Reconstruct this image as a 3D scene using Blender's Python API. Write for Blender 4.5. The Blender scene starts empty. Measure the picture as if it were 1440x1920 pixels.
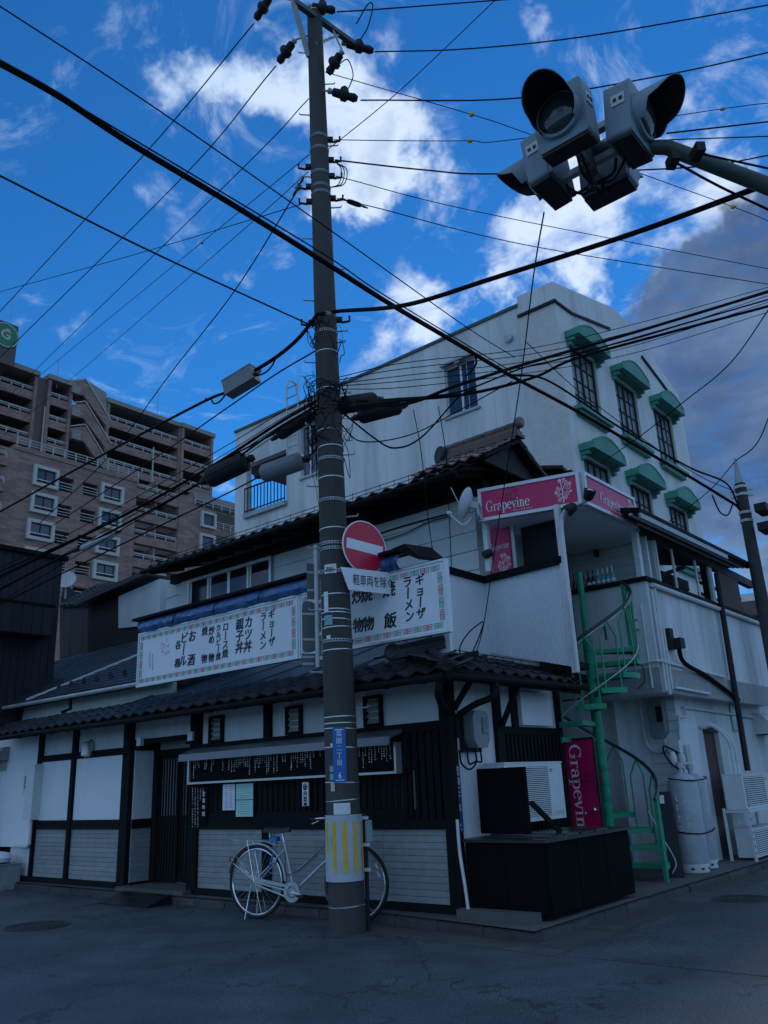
import bpy, math, random
from mathutils import Vector, Matrix
random.seed(11)
PI = math.pi
scene = bpy.context.scene
COL = scene.collection
V = Vector
# ------------------------------------------------------------------ camera
FPX, CEN = 1540.0, (720.0, 960.0)          # focal length and centre in photograph pixels (1440 x 1920)
CAM = V((5.31, -7.33, 1.38))
YAW, PIT, ROL = math.radians(-39.57), math.radians(18.25), math.radians(-2.55)
fw = V((math.sin(YAW)*math.cos(PIT), math.cos(YAW)*math.cos(PIT), math.sin(PIT)))
r0 = V((math.cos(YAW), -math.sin(YAW), 0)); u0 = r0.cross(fw)
rt = r0*math.cos(ROL) + u0*math.sin(ROL); up = -r0*math.sin(ROL) + u0*math.cos(ROL)
cd = bpy.data.cameras.new('camera'); cam = bpy.data.objects.new('camera', cd); COL.objects.link(cam)
cd.sensor_fit = 'HORIZONTAL'; cd.sensor_width = 36; cd.lens = FPX/1440*36
cd.clip_start = .05; cd.clip_end = 3000
cam.matrix_world = Matrix(((rt.x, up.x, -fw.x, CAM.x), (rt.y, up.y, -fw.y, CAM.y), (rt.z, up.z, -fw.z, CAM.z), (0, 0, 0, 1)))
scene.camera = cam
def ray(x, y): return ((x-CEN[0])*rt - (y-CEN[1])*up + FPX*fw).normalized()
def GZ(x, y, z): d = ray(x, y); return CAM + d*((z-CAM.z)/d.z)      # sight line meets a level plane
def FY(x, y, Y): d = ray(x, y); return CAM + d*((Y-CAM.y)/d.y)      # ... a wall facing the left street
def FX(x, y, X): d = ray(x, y); return CAM + d*((X-CAM.x)/d.x)      # ... a wall facing the right street
def DD(x, y, D): return CAM + ray(x, y)*D                           # ... at a distance
# ------------------------------------------------------------------ sky and light
SUN_AZ, SUN_EL = math.radians(-19.8), math.radians(38.2)
world = bpy.data.worlds.new('World'); scene.world = world; world.use_nodes = True
def build_world():
    nt = world.node_tree; N = nt.nodes; L = nt.links; N.clear()
    out = N.new('ShaderNodeOutputWorld'); bg = N.new('ShaderNodeBackground'); L.new(bg.outputs[0], out.inputs[0])
    sky = N.new('ShaderNodeTexSky'); sky.sky_type = 'NISHITA'; sky.sun_disc = False
    sky.sun_elevation = SUN_EL; sky.sun_rotation = SUN_AZ; sky.air_density = 1.0; sky.dust_density = .0; sky.ozone_density = 2.2
    tc = N.new('ShaderNodeTexCoord'); G = tc.outputs['Generated']
    def math_(op, a, b=None, c=None, clamp=False):
        n = N.new('ShaderNodeMath'); n.operation = op; n.use_clamp = clamp
        for i, q in enumerate((a, b, c)):
            if q is None: continue
            if isinstance(q, (int, float)): n.inputs[i].default_value = q
            else: L.new(q, n.inputs[i])
        return n.outputs[0]
    def smooth(x, a, b):
        n = N.new('ShaderNodeMapRange'); n.interpolation_type = 'SMOOTHSTEP'
        L.new(x, n.inputs[0]); n.inputs[1].default_value = a; n.inputs[2].default_value = b
        return n.outputs[0]
    def mix(f, a, b, mode='MIX'):
        n = N.new('ShaderNodeMix'); n.data_type = 'RGBA'; n.blend_type = mode
        if isinstance(f, (int, float)): n.inputs[0].default_value = f
        else: L.new(f, n.inputs[0])
        for i, q in ((6, a), (7, b)):
            if isinstance(q, tuple): n.inputs[i].default_value = (*q, 1)
            else: L.new(q, n.inputs[i])
        return n.outputs[2]
    # cloud layer: directions laid on a level sheet overhead
    sep = N.new('ShaderNodeSeparateXYZ'); L.new(G, sep.inputs[0])
    den = math_('ADD', math_('MAXIMUM', sep.outputs[2], 0.0), .22)
    cx = math_('DIVIDE', sep.outputs[0], den); cy = math_('DIVIDE', sep.outputs[1], den)
    comb = N.new('ShaderNodeCombineXYZ'); L.new(cx, comb.inputs[0]); L.new(cy, comb.inputs[1]); comb.inputs[2].default_value = SKYSEED
    def noise(scale, detail, rough, dist, off=0):
        n = N.new('ShaderNodeTexNoise'); n.noise_dimensions = '3D'
        n.inputs['Scale'].default_value = scale; n.inputs['Detail'].default_value = detail
        n.inputs['Roughness'].default_value = rough; n.inputs['Distortion'].default_value = dist
        if off:
            a = N.new('ShaderNodeVectorMath'); a.operation = 'ADD'; L.new(comb.outputs[0], a.inputs[0]); a.inputs[1].default_value = (off, off*.7, off*.3)
            L.new(a.outputs[0], n.inputs['Vector'])
        else: L.new(comb.outputs[0], n.inputs['Vector'])
        return n.outputs['Fac']
    n1 = noise(3.4, 6, .58, .35); n2 = noise(1.3, 2, .55, .2, 5.3); n3 = noise(9.0, 6, .62, .5, 11.1); n4 = noise(4.6, 6, .66, 1.3, 21.7)
    wn = N.new('ShaderNodeTexNoise'); wn.inputs['Scale'].default_value = 7; wn.inputs['Detail'].default_value = 5; wn.inputs['Roughness'].default_value = .62; L.new(G, wn.inputs['Vector'])
    w0 = N.new('ShaderNodeVectorMath'); w0.operation = 'SUBTRACT'; L.new(wn.outputs['Color'], w0.inputs[0]); w0.inputs[1].default_value = (.5, .5, .5)
    w1 = N.new('ShaderNodeVectorMath'); w1.operation = 'SCALE'; L.new(w0.outputs[0], w1.inputs[0]); w1.inputs['Scale'].default_value = .26
    w2 = N.new('ShaderNodeVectorMath'); w2.operation = 'ADD'; L.new(G, w2.inputs[0]); L.new(w1.outputs[0], w2.inputs[1])
    w3 = N.new('ShaderNodeVectorMath'); w3.operation = 'NORMALIZE'; L.new(w2.outputs[0], w3.inputs[0])
    def blob(px, py, rad, soft):
        d = ray(px, py); v = N.new('ShaderNodeVectorMath'); v.operation = 'DOT_PRODUCT'
        L.new(w3.outputs[0], v.inputs[0]); v.inputs[1].default_value = d
        a = math_('ARCCOSINE', math_('MINIMUM', v.outputs['Value'], 1.0))
        n = N.new('ShaderNodeMapRange'); n.interpolation_type = 'SMOOTHSTEP'; L.new(a, n.inputs[0])
        n.inputs[1].default_value = math.radians(rad+soft); n.inputs[2].default_value = math.radians(max(rad-soft, 0))
        return n.outputs[0]
    def total(lst):
        s = None
        for (px, py, rad, soft, w) in lst:
            b = math_('MULTIPLY', blob(px, py, rad, soft), w); s = b if s is None else math_('ADD', s, b)
        return s
    heap = total(CLOUDS); bank = math_('MINIMUM', total(BANK), .42)
    clear = blob(680, 330, 32, 12)                       # blue gap kept in view; unseen cloud around it added to light walls
    base = math_('ADD', math_('MULTIPLY', n1, .55), math_('MULTIPLY', n3, .45))
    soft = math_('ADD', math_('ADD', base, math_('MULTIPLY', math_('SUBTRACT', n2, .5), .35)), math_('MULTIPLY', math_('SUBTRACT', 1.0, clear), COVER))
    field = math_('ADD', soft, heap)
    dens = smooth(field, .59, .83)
    dens = math_('MAXIMUM', dens, math_('MULTIPLY', smooth(n4, .53, .80), .62))   # thin torn wisps
    thick = smooth(field, .74, 1.02)
    bankn = math_('ADD', bank, math_('MULTIPLY', math_('SUBTRACT', base, .5), .9))
    skyc = mix(1.0, sky.outputs[0], SKYTINT, 'MULTIPLY')
    # towards the sun thin cloud shines, thick cloud goes grey
    sd = V((math.sin(SUN_AZ)*math.cos(SUN_EL), math.cos(SUN_AZ)*math.cos(SUN_EL), math.sin(SUN_EL)))
    v = N.new('ShaderNodeVectorMath'); v.operation = 'DOT_PRODUCT'; L.new(G, v.inputs[0]); v.inputs[1].default_value = sd
    near = smooth(v.outputs['Value'], .80, 1.0)
    lit = mix(near, (5.7, 7.8, 10.8), (8.4, 9.8, 11.8))
    grey = mix(near, (3.3, 4.9, 7.6), (3.4, 4.7, 6.9))
    cl = mix(math_('MULTIPLY', thick, .8), lit, grey)
    bankc = mix(smooth(n1, .35, .65), (.75, 1.2, 2.4), (1.55, 2.45, 4.0))
    c = mix(math_('MULTIPLY', dens, .97), skyc, cl)
    c = mix(math_('MULTIPLY', smooth(bankn, .08, .42), .93), c, bankc)
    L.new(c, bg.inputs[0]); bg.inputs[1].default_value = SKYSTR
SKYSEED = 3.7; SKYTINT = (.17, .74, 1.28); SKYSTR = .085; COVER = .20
#         px   py  radius soft weight  (where the photograph's clouds stand, as directions in the sky)
CLOUDS = [(630, 200, 4.6, 5, .25), (500, 110, 2.5, 4, .18), (740, 300, 2.8, 3.5, .24), (660, 350, 1.5, 3, .12), (330, 140, 1.5, 3.5, .16), (430, 190, 2, 3, .15), (570, 290, 3, 4, .16),
          (90, 190, 1.5, 3.5, .17), (60, 20, .8, 3, .12), (300, 390, 1.4, 3.6, .18), (490, 470, 1.4, 3.2, .20), (1000, 420, 2.8, 3.5, .26), (1290, 310, 2.4, 3, .26), (1130, 380, 1.8, 2.6, .2),
          (1130, 490, 1, 2.5, .18), (960, 545, .8, 2.2, .18), (1260, 480, 1.6, 2.5, .24), (1380, 400, 2, 2.5, .24), (720, 560, 2.0, 3.5, .19), (790, 630, 1.4, 3, .16), (1040, 50, 1, 2.8, .17), (380, 640, .6, 2.2, .14), (120, 550, 1, 2.8, .15), (780, 60, .6, 2.4, .12)]
BANK = [(1370, 600, 4.2, 4, .42), (1300, 720, 5.5, 4, .42), (1520, 740, 9, 5, .42), (1420, 950, 7, 6, .30), (1700, 600, 12, 6, .42)]
build_world()
sl = bpy.data.lights.new('sun', 'SUN'); sun = bpy.data.objects.new('sun', sl); COL.objects.link(sun)
sl.energy = .5; sl.angle = math.radians(12); sl.color = (1, .95, .88)
sun.rotation_euler = (PI/2-SUN_EL, 0, PI-SUN_AZ)
sun.location = (0, 0, 40)
vs = scene.view_settings; vs.view_transform = 'Standard'; vs.look = 'None'; vs.exposure = .18; vs.gamma = 1; vs.use_curve_mapping = False
scene.cycles.max_bounces = 6; scene.cycles.diffuse_bounces = 3; scene.cycles.glossy_bounces = 3; scene.cycles.transmission_bounces = 4
# ------------------------------------------------------------------ materials
MATS = {}
def M(name, col, rough=.7, var=.12, scale=6, bump=0, metal=0, spec=.4, streak=0, rand=.0, dirt=None, dirt_amt=.0, bscale=None, coat=0):
    m = bpy.data.materials.new(name); m.use_nodes = True; nt = m.node_tree; N = nt.nodes; L = nt.links
    b = N['Principled BSDF']; b.inputs['Roughness'].default_value = rough; b.inputs['Metallic'].default_value = metal
    b.inputs['Specular IOR Level'].default_value = spec; b.inputs['Coat Weight'].default_value = coat
    geo = N.new('ShaderNodeNewGeometry'); pos = geo.outputs['Position']
    mp = N.new('ShaderNodeMapping'); L.new(pos, mp.inputs[0]); mp.inputs['Scale'].default_value = (1, 1, .12 if streak else 1)
    no = N.new('ShaderNodeTexNoise'); no.inputs['Scale'].default_value = scale; no.inputs['Detail'].default_value = 6; no.inputs['Roughness'].default_value = .62
    L.new(mp.outputs[0], no.inputs['Vector'])
    mr = N.new('ShaderNodeMapRange'); mr.inputs[1].default_value = .3; mr.inputs[2].default_value = .7; mr.inputs[3].default_value = 1-var; mr.inputs[4].default_value = 1+var
    L.new(no.outputs['Fac'], mr.inputs[0]); val = mr.outputs[0]
    if rand:
        oi = N.new('ShaderNodeObjectInfo'); m2 = N.new('ShaderNodeMapRange'); m2.inputs[3].default_value = 1-rand; m2.inputs[4].default_value = 1+rand
        L.new(oi.outputs['Random'], m2.inputs[0]); mu = N.new('ShaderNodeMath'); mu.operation = 'MULTIPLY'; L.new(val, mu.inputs[0]); L.new(m2.outputs[0], mu.inputs[1]); val = mu.outputs[0]
    vm = N.new('ShaderNodeVectorMath'); vm.operation = 'SCALE'; vm.inputs[0].default_value = col[:3]; L.new(val, vm.inputs['Scale'])
    cout = vm.outputs[0]
    if dirt:
        n2 = N.new('ShaderNodeTexNoise'); n2.inputs['Scale'].default_value = scale*.45; n2.inputs['Detail'].default_value = 8; n2.inputs['Roughness'].default_value = .7
        L.new(mp.outputs[0], n2.inputs['Vector'])
        m3 = N.new('ShaderNodeMapRange'); m3.inputs[1].default_value = .48; m3.inputs[2].default_value = .72; m3.inputs[4].default_value = dirt_amt; L.new(n2.outputs['Fac'], m3.inputs[0])
        mx = N.new('ShaderNodeMix'); mx.data_type = 'RGBA'; L.new(m3.outputs[0], mx.inputs[0]); L.new(cout, mx.inputs[6]); mx.inputs[7].default_value = (*dirt, 1); cout = mx.outputs[2]
    L.new(cout, b.inputs['Base Color'])
    if rough > .15:
        rr = N.new('ShaderNodeMapRange'); rr.inputs[1].default_value = .3; rr.inputs[2].default_value = .7; rr.inputs[3].default_value = max(.05, rough-.1); rr.inputs[4].default_value = min(1, rough+.1)
        L.new(no.outputs['Fac'], rr.inputs[0]); L.new(rr.outputs[0], b.inputs['Roughness'])
    if bump:
        bn = N.new('ShaderNodeTexNoise'); bn.inputs['Scale'].default_value = bscale or scale*4; bn.inputs['Detail'].default_value = 5; L.new(pos, bn.inputs['Vector'])
        bp = N.new('ShaderNodeBump'); bp.inputs['Strength'].default_value = bump; bp.inputs['Distance'].default_value = .01; L.new(bn.outputs['Fac'], bp.inputs['Height']); L.new(bp.outputs[0], b.inputs['Normal'])
    MATS[name] = m; return m
M('asphalt', (.064, .080, .092), .62, .35, 1.2, .5, spec=.5, dirt=(.045, .047, .051), dirt_amt=.7, bscale=160)  # bluish base colour: the blue cast of the shade is put into it
M('asphalt_new', (.056, .064, .073), .60, .25, 1.5, .5, spec=.5, bscale=160)
M('concrete', (.095, .095, .093), .85, .25, 3, .35, dirt=(.10, .10, .095), dirt_amt=.7, rand=.12)
M('kerb_stone', (.070, .070, .069), .85, .3, 5, .4, dirt=(.07, .07, .065), dirt_amt=.8, rand=.2)
M('pole_concrete', (.075, .073, .070), .85, .25, 3, .3, streak=1, dirt=(.04, .039, .038), dirt_amt=.7, spec=.2)
M('plaster', (.74, .75, .77), .85, .07, 3, .15, streak=1, dirt=(.36, .37, .36), dirt_amt=.5)
M('plaster_old', (.70, .72, .74), .85, .1, 2, .25, streak=1, dirt=(.24, .25, .25), dirt_amt=.75)
M('panel_white', (.80, .81, .84), .5, .04, 2, 0, streak=1, dirt=(.6, .61, .63), dirt_amt=.4)
M('tower_white', (.73, .72, .71), .8, .08, 1.8, .15, streak=1, dirt=(.34, .33, .32), dirt_amt=.75)
M('tile_white', (.64, .60, .56), .45, .06, 2, 0, rand=.05)
M('siding_grey', (.31, .315, .32), .7, .12, 8, .25, rand=.08, dirt=(.15, .15, .155), dirt_amt=.3)
M('siding_cream', (.60, .63, .62), .7, .1, 2, .1, streak=1, rand=.05, dirt=(.35, .36, .35), dirt_amt=.5)
M('wood_black', (.010, .010, .011), .75, .3, 8, .3, streak=1, spec=.12, rand=.2)
M('wood_brown', (.06, .038, .028), .6, .3, 10, .3, streak=1)
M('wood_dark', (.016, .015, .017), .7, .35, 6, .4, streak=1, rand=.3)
M('tile_black', (.022, .023, .026), .5, .3, 7, .2, spec=.35, rand=.3)
M('tile_red', (.16, .10, .085), .5, .3, 7, .2, spec=.5, rand=.3)
M('metal_blue', (.05, .085, .14), .38, .25, 2.5, .12, spec=.5, dirt=(.09, .11, .14), dirt_amt=.5)
M('roof_blue', (.024, .029, .040), .5, .2, 3, .1, rand=.2, spec=.5)
M('tarp_blue', (.05, .13, .30), .32, .25, 4, .5, bscale=9, spec=.5)
M('sign_white', (.76, .79, .83), .45, .05, 2, 0, dirt=(.5, .52, .53), dirt_amt=.3)
M('brush_black', (.012, .012, .014), .5, .1)
M('ink_red', (.60, .08, .08), .5, .1); M('ink_green', (.10, .33, .17), .5, .1); M('ink_pink', (.75, .30, .36), .6, .1)
M('frame_alu', (.55, .56, .57), .4, .1, 5, 0, metal=.6)
M('steel_grey', (.33, .34, .35), .45, .2, 5, 0, metal=.5)
M('galv', (.45, .46, .47), .5, .2, 8, .05, metal=.4)
M('band_steel', (.60, .60, .60), .35, .15, 8, 0, metal=.8)
M('pipe_white', (.66, .67, .68), .5, .1, 5, 0, dirt=(.4, .4, .4), dirt_amt=.5)
M('hood_grey', (.20, .215, .235), .4, .1, 4, 0, metal=.3)
M('board_black', (.007, .007, .008), .8, .1, spec=.08)
M('chalk', (.85, .86, .88), .8, .1)
M('paper_white', (.78, .77, .86), .9, .04); M('paper_green', (.48, .74, .70), .9, .04)
M('pink', (.62, .006, .11), .35, .06, 2, 0, spec=.5); M('pink_door', (.55, .006, .09), .4, .1, 3, 0)
M('print_pale', (.88, .82, .84), .5, .03)
M('print_dark', (.22, .008, .06), .5, .03)
M('stair_green', (.013, .31, .165), .5, .2, 5, .1, spec=.4, dirt=(.03, .09, .06), dirt_amt=.75)
M('hood_green', (.06, .28, .205), .6, .2, 2, .1, streak=1, dirt=(.035, .14, .105), dirt_amt=.7)
M('handrail', (.03, .03, .032), .35, .2, 8, 0, spec=.6)
M('black_matt', (.005, .005, .006), .85, .3, 5, .1, spec=.08); M('black_top', (.012, .012, .013), .35, .3, 4, .2, spec=.5)
M('rubber', (.016, .016, .017), .6, .1); M('cable', (.008, .008, .009), .8, .1, spec=.1)
M('bike_silver', (.50, .52, .54), .32, .08, 6, 0, metal=.35); M('chrome', (.75, .76, .78), .2, .05, metal=.9)
M('saddle', (.03, .03, .032), .45, .1); M('strap_blue', (.03, .22, .55), .5, .1)
M('sign_red', (.62, .012, .05), .35, .04, 3, 0, spec=.5); M('sign_plate', (.80, .82, .84), .4, .03); M('sign_back', (.13, .135, .14), .5, .15, 5, 0, metal=.5)
M('plate_blue', (.02, .13, .42), .4, .06, 4); M('plate_blue_dark', (.012, .05, .20), .4, .06, 4)
M('guard_grey', (.46, .49, .52), .5, .1, 6, .1); M('guard_yellow', (.78, .46, .015), .5, .15, 9, .1, dirt=(.5, .40, .2), dirt_amt=.5)
M('sticker_white', (.75, .76, .75), .7, .1, 20, 0, dirt=(.45, .5, .5), dirt_amt=.5); M('sticker_teal', (.25, .42, .42), .6, .2, 40); M('sticker_pink', (.70, .45, .45), .7, .2, 60)
M('signal_shell', (.20, .26, .30), .5, .15, 5, .05, streak=1, dirt=(.13, .14, .15), dirt_amt=.6); M('visor_black', (.010, .010, .012), .55, .1)
M('arm_green', (.06, .085, .078), .5, .15, 6, .05)
M('gas_grey', (.42, .45, .50), .45, .1, 5, 0, dirt=(.28, .29, .31), dirt_amt=.5); M('meter_grey', (.22, .24, .24), .5, .1, 5)
M('ac_white', (.66, .67, .68), .5, .06, 4, 0, dirt=(.45, .45, .44), dirt_amt=.3); M('ac_dark', (.02, .02, .022), .7, .1)
M('splice_black', (.014, .014, .016), .7, .15, 10, .1); M('splice_grey', (.20, .215, .23), .55, .12, 8)
M('iron', (.055, .057, .06), .6, .3, 20, .4, metal=.3)
M('apt_brick', (.31, .19, .16), .85, .12, .8, .1, streak=1); M('apt_dark', (.13, .095, .085), .85, .12, .8); M('apt_conc', (.30, .265, .235), .85, .1, .6)
M('apt_frame', (.52, .49, .45), .7, .06, 2); M('rail_white', (.48, .47, .45), .6, .05)
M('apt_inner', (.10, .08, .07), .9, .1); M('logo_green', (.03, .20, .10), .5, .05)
M('house_dark', (.018, .021, .028), .75, .25, 6, .2, streak=1, rand=.25)
M('clay_dark', (.03, .03, .034), .6, .3, 5, .2)
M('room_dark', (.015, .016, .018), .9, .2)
M('tile_edge', (.30, .31, .33), .5, .2)
M('louvre', (.33, .34, .32), .5, .15, 6); M('curtain', (.14, .07, .045), .9, .3, 20, 0, streak=1)
M('bottle_teal', (.03, .42, .45), .2, .1, spec=.6); M('bottle_red', (.35, .02, .05), .2, .1, spec=.6); M('bottle_dark', (.02, .015, .015), .2, .1, spec=.6); M('bottle_white', (.7, .72, .74), .4, .05)
M('corr_white', (.72, .75, .80), .45, .05, 2, 0, streak=1); M('rust_wood', (.10, .055, .05), .75, .3, 6, .2, streak=1)
M('paint_yellow', (.45, .38, .12), .8, .5, 25)
def gritty(name, crack=.5):
    m = MATS[name]; nt = m.node_tree; N = nt.nodes; L = nt.links; b = N['Principled BSDF']; src = b.inputs['Base Color'].links[0].from_socket
    geo = N.new('ShaderNodeNewGeometry'); pos = geo.outputs['Position']
    def tex(scale, lo, hi, a, c, detail=2):
        n = N.new('ShaderNodeTexNoise'); n.inputs['Scale'].default_value = scale; n.inputs['Detail'].default_value = detail; L.new(pos, n.inputs['Vector'])
        r = N.new('ShaderNodeMapRange'); r.inputs[1].default_value = lo; r.inputs[2].default_value = hi; r.inputs[3].default_value = a; r.inputs[4].default_value = c; L.new(n.outputs['Fac'], r.inputs[0]); return r.outputs[0]
    def mul(p, q):
        v = N.new('ShaderNodeMath'); v.operation = 'MULTIPLY'; L.new(p, v.inputs[0]); L.new(q, v.inputs[1]); return v.outputs[0]
    g = mul(tex(60, .35, .65, .66, 1.34, 3), tex(.7, .35, .65, .84, 1.16, 6))
    g = mul(g, tex(95, .63, .70, 1, 3.4, 1))                                  # pale stones in the mix
    vo = N.new('ShaderNodeTexVoronoi'); vo.feature = 'DISTANCE_TO_EDGE'; vo.inputs['Scale'].default_value = .55
    wv = N.new('ShaderNodeTexNoise'); wv.inputs['Scale'].default_value = 2.5; wv.inputs['Detail'].default_value = 6; L.new(pos, wv.inputs['Vector'])
    ad = N.new('ShaderNodeVectorMath'); ad.operation = 'ADD'; L.new(pos, ad.inputs[0]); L.new(wv.outputs['Color'], ad.inputs[1]); L.new(ad.outputs[0], vo.inputs['Vector'])
    cr = N.new('ShaderNodeMapRange'); cr.inputs[1].default_value = .0; cr.inputs[2].default_value = .014; cr.inputs[3].default_value = 1-crack; cr.inputs[4].default_value = 1; L.new(vo.outputs['Distance'], cr.inputs[0])
    g = mul(g, cr.outputs[0])
    vm = N.new('ShaderNodeVectorMath'); vm.operation = 'SCALE'; L.new(src, vm.inputs[0]); L.new(g, vm.inputs['Scale']); L.new(vm.outputs[0], b.inputs['Base Color'])
gritty('asphalt', .6); gritty('asphalt_new', .0)
def glass(name, col, rough=.06):
    m = M(name, col, .1, .05, spec=.6); b = m.node_tree.nodes['Principled BSDF']; b.inputs['Roughness'].default_value = rough; b.inputs['IOR'].default_value = 1.5
    for l in list(m.node_tree.links):
        if l.to_socket == b.inputs['Roughness']: m.node_tree.links.remove(l)
glass('glass_dark', (.012, .014, .017)); glass('glass_blue', (.03, .05, .075)); glass('glass_lens', (.03, .035, .04), .12)
glass('glass_pale', (.16, .17, .18), .35)  # frosted glass; in the white building's windows its paleness stands for sky reflection
# brick course pattern for the far apartment block (too far to tell bricks apart)
def brickify(name, sx, sz, amt):
    m = MATS[name]; nt = m.node_tree; N = nt.nodes; L = nt.links; b = N['Principled BSDF']
    src = b.inputs['Base Color'].links[0].from_socket
    geo = N.new('ShaderNodeNewGeometry'); sp = N.new('ShaderNodeSeparateXYZ'); L.new(geo.outputs['Position'], sp.inputs[0])
    ad = N.new('ShaderNodeMath'); ad.operation = 'ADD'; L.new(sp.outputs[0], ad.inputs[0]); L.new(sp.outputs[1], ad.inputs[1])
    cb = N.new('ShaderNodeCombineXYZ'); L.new(ad.outputs[0], cb.inputs[0]); L.new(sp.outputs[2], cb.inputs[1])
    br = N.new('ShaderNodeTexBrick'); L.new(cb.outputs[0], br.inputs['Vector']); br.inputs['Scale'].default_value = 1
    br.inputs['Brick Width'].default_value = sx; br.inputs['Row Height'].default_value = sz; br.inputs['Mortar Size'].default_value = min(sx, sz)*.06
    br.inputs['Color1'].default_value = (1-amt, 1-amt, 1-amt, 1); br.inputs['Color2'].default_value = (1+amt, 1+amt, 1+amt, 1); br.inputs['Mortar'].default_value = (.72, .72, .72, 1)
    mx = N.new('ShaderNodeMix'); mx.data_type = 'RGBA'; mx.blend_type = 'MULTIPLY'; mx.inputs[0].default_value = 1; L.new(src, mx.inputs[6]); L.new(br.outputs[0], mx.inputs[7])
    L.new(mx.outputs[2], b.inputs['Base Color'])
brickify('apt_brick', 1.1, .28, .22); brickify('tile_white', .105, .055, .05)
# ------------------------------------------------------------------ mesh helpers
class MB:
    def __init__(s): s.v = []; s.f = []
    def add(s, vs, fs):
        o = len(s.v); s.v += [tuple(q) for q in vs]; s.f += [tuple(i+o for i in f) for f in fs]; return s
    def box(s, x0, x1, y0, y1, z0, z1):
        if x0 > x1: x0, x1 = x1, x0
        if y0 > y1: y0, y1 = y1, y0
        if z0 > z1: z0, z1 = z1, z0
        return s.add([(x0,y0,z0),(x1,y0,z0),(x1,y1,z0),(x0,y1,z0),(x0,y0,z1),(x1,y0,z1),(x1,y1,z1),(x0,y1,z1)],
                     [(0,3,2,1),(4,5,6,7),(0,1,5,4),(1,2,6,5),(2,3,7,6),(3,0,4,7)])
    def obox(s, c, a, b, d):            # centre and three half-axes
        c, a, b, d = V(c), V(a), V(b), V(d)
        P = [c+a*i+b*j+d*k for k in (-1,1) for (i,j) in ((-1,-1),(1,-1),(1,1),(-1,1))]
        return s.add(P, [(0,3,2,1),(4,5,6,7),(0,1,5,4),(1,2,6,5),(2,3,7,6),(3,0,4,7)])
    def beam(s, p, q, w, h, upv=(0,0,1)):
        p, q = V(p), V(q); d = q-p; dn = d.normalized(); u = V(upv)
        if abs(dn.dot(u)) > .99: u = V((0,1,0))
        sd = dn.cross(u).normalized(); u = sd.cross(dn)
        return s.obox((p+q)/2, d/2, sd*w/2, u*h/2)
    def tube(s, pts, r, n=8, caps=True):
        pts = [V(p) for p in pts]; rs = r if isinstance(r, (list, tuple)) else [r]*len(pts)
        o = len(s.v); prev = None
        for i, p in enumerate(pts):
            t = (pts[min(i+1,len(pts)-1)]-pts[max(i-1,0)]).normalized()
            if prev is None:
                a = V((0,0,1)) if abs(t.z) < .9 else V((1,0,0)); e = t.cross(a).normalized()
            else: e = (prev - t*prev.dot(t)).normalized()
            prev = e; g = t.cross(e)
            for k in range(n):
                an = 2*PI*k/n; s.v.append(tuple(p + (e*math.cos(an)+g*math.sin(an))*rs[i]))
        for i in range(len(pts)-1):
            for k in range(n):
                a = o+i*n+k; b = o+i*n+(k+1)%n; s.f.append((a, b, b+n, a+n))
        if caps:
            s.f.append(tuple(o+k for k in range(n))[::-1]); s.f.append(tuple(o+(len(pts)-1)*n+k for k in range(n)))
        return s
    def lathe(s, prof, c, axis=(0,0,1), n=20, cap0=True, cap1=True):   # prof: (radius, height)
        c = V(c); ax = V(axis).normalized(); a = V((1,0,0)) if abs(ax.x) < .9 else V((0,1,0)); e = ax.cross(a).normalized(); g = ax.cross(e); o = len(s.v)
        for (r, h) in prof:
            for k in range(n):
                t = 2*PI*k/n; s.v.append(tuple(c+ax*h+(e*math.cos(t)+g*math.sin(t))*r))
        for i in range(len(prof)-1):
            for k in range(n):
                A = o+i*n+k; B = o+i*n+(k+1)%n; s.f.append((A, B, B+n, A+n))
        if cap0: s.f.append(tuple(o+k for k in range(n))[::-1])
        if cap1: s.f.append(tuple(o+(len(prof)-1)*n+k for k in range(n)))
        return s
    def prism(s, poly, ext):
        ext = V(ext); n = len(poly); P = [V(p) for p in poly]
        return s.add(P+[p+ext for p in P], [tuple(range(n))[::-1], tuple(range(n, 2*n))]+[(i, (i+1) % n, (i+1) % n+n, i+n) for i in range(n)])
    def quad(s, a, b, c, d): return s.add([a, b, c, d], [(0,1,2,3)])
    def mesh(s, name):
        me = bpy.data.meshes.new(name); me.from_pydata(s.v, [], s.f); me.update(); return me
    def build(s, name, mat, parent=None, smooth=False, label=None):
        me = s.mesh(name); me.materials.append(MATS[mat])
        if smooth:
            me.polygons.foreach_set('use_smooth', [True]*len(me.polygons)); sharp(me)
        return link(name, me, parent, label)
def sharp(me, ang=38):
    try: me.set_sharp_from_angle(angle=math.radians(ang))
    except Exception: pass
ORG = {}
def link(name, me, parent=None, label=None, mw=None):
    o = bpy.data.objects.new(name, me); COL.objects.link(o)
    if mw is not None: o.matrix_basis = mw
    if parent is not None:
        o.parent = parent; o.matrix_parent_inverse = Matrix.Translation(-ORG[parent.name])
    ORG[o.name] = V((0,0,0)) if parent is None or True else None
    if label: o['label'] = label
    return o
def thing(name, label, cat, loc=(0,0,0), group=None):
    o = bpy.data.objects.new(name, None); COL.objects.link(o); o.location = loc; o.empty_display_size = .2
    ORG[o.name] = V(loc); o['label'] = label; o['category'] = cat
    if group: o['group'] = group
    return o
def tag(o, label, cat, group=None):
    o['label'] = label; o['category'] = cat
    if group: o['group'] = group
    return o
def struct(o): o['kind'] = 'structure'; return o
def stuff(o): o['kind'] = 'stuff'; return o
def piece(me, name, parent, mw): return link(name, me, parent, None, mw)       # one of many alike pieces that share a mesh
def umesh(mb, name, mat, smooth=False):
    me = mb.mesh(name); me.materials.append(MATS[mat])
    if smooth: me.polygons.foreach_set('use_smooth', [True]*len(me.polygons)); sharp(me)
    return me
UNIT = {}
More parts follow.
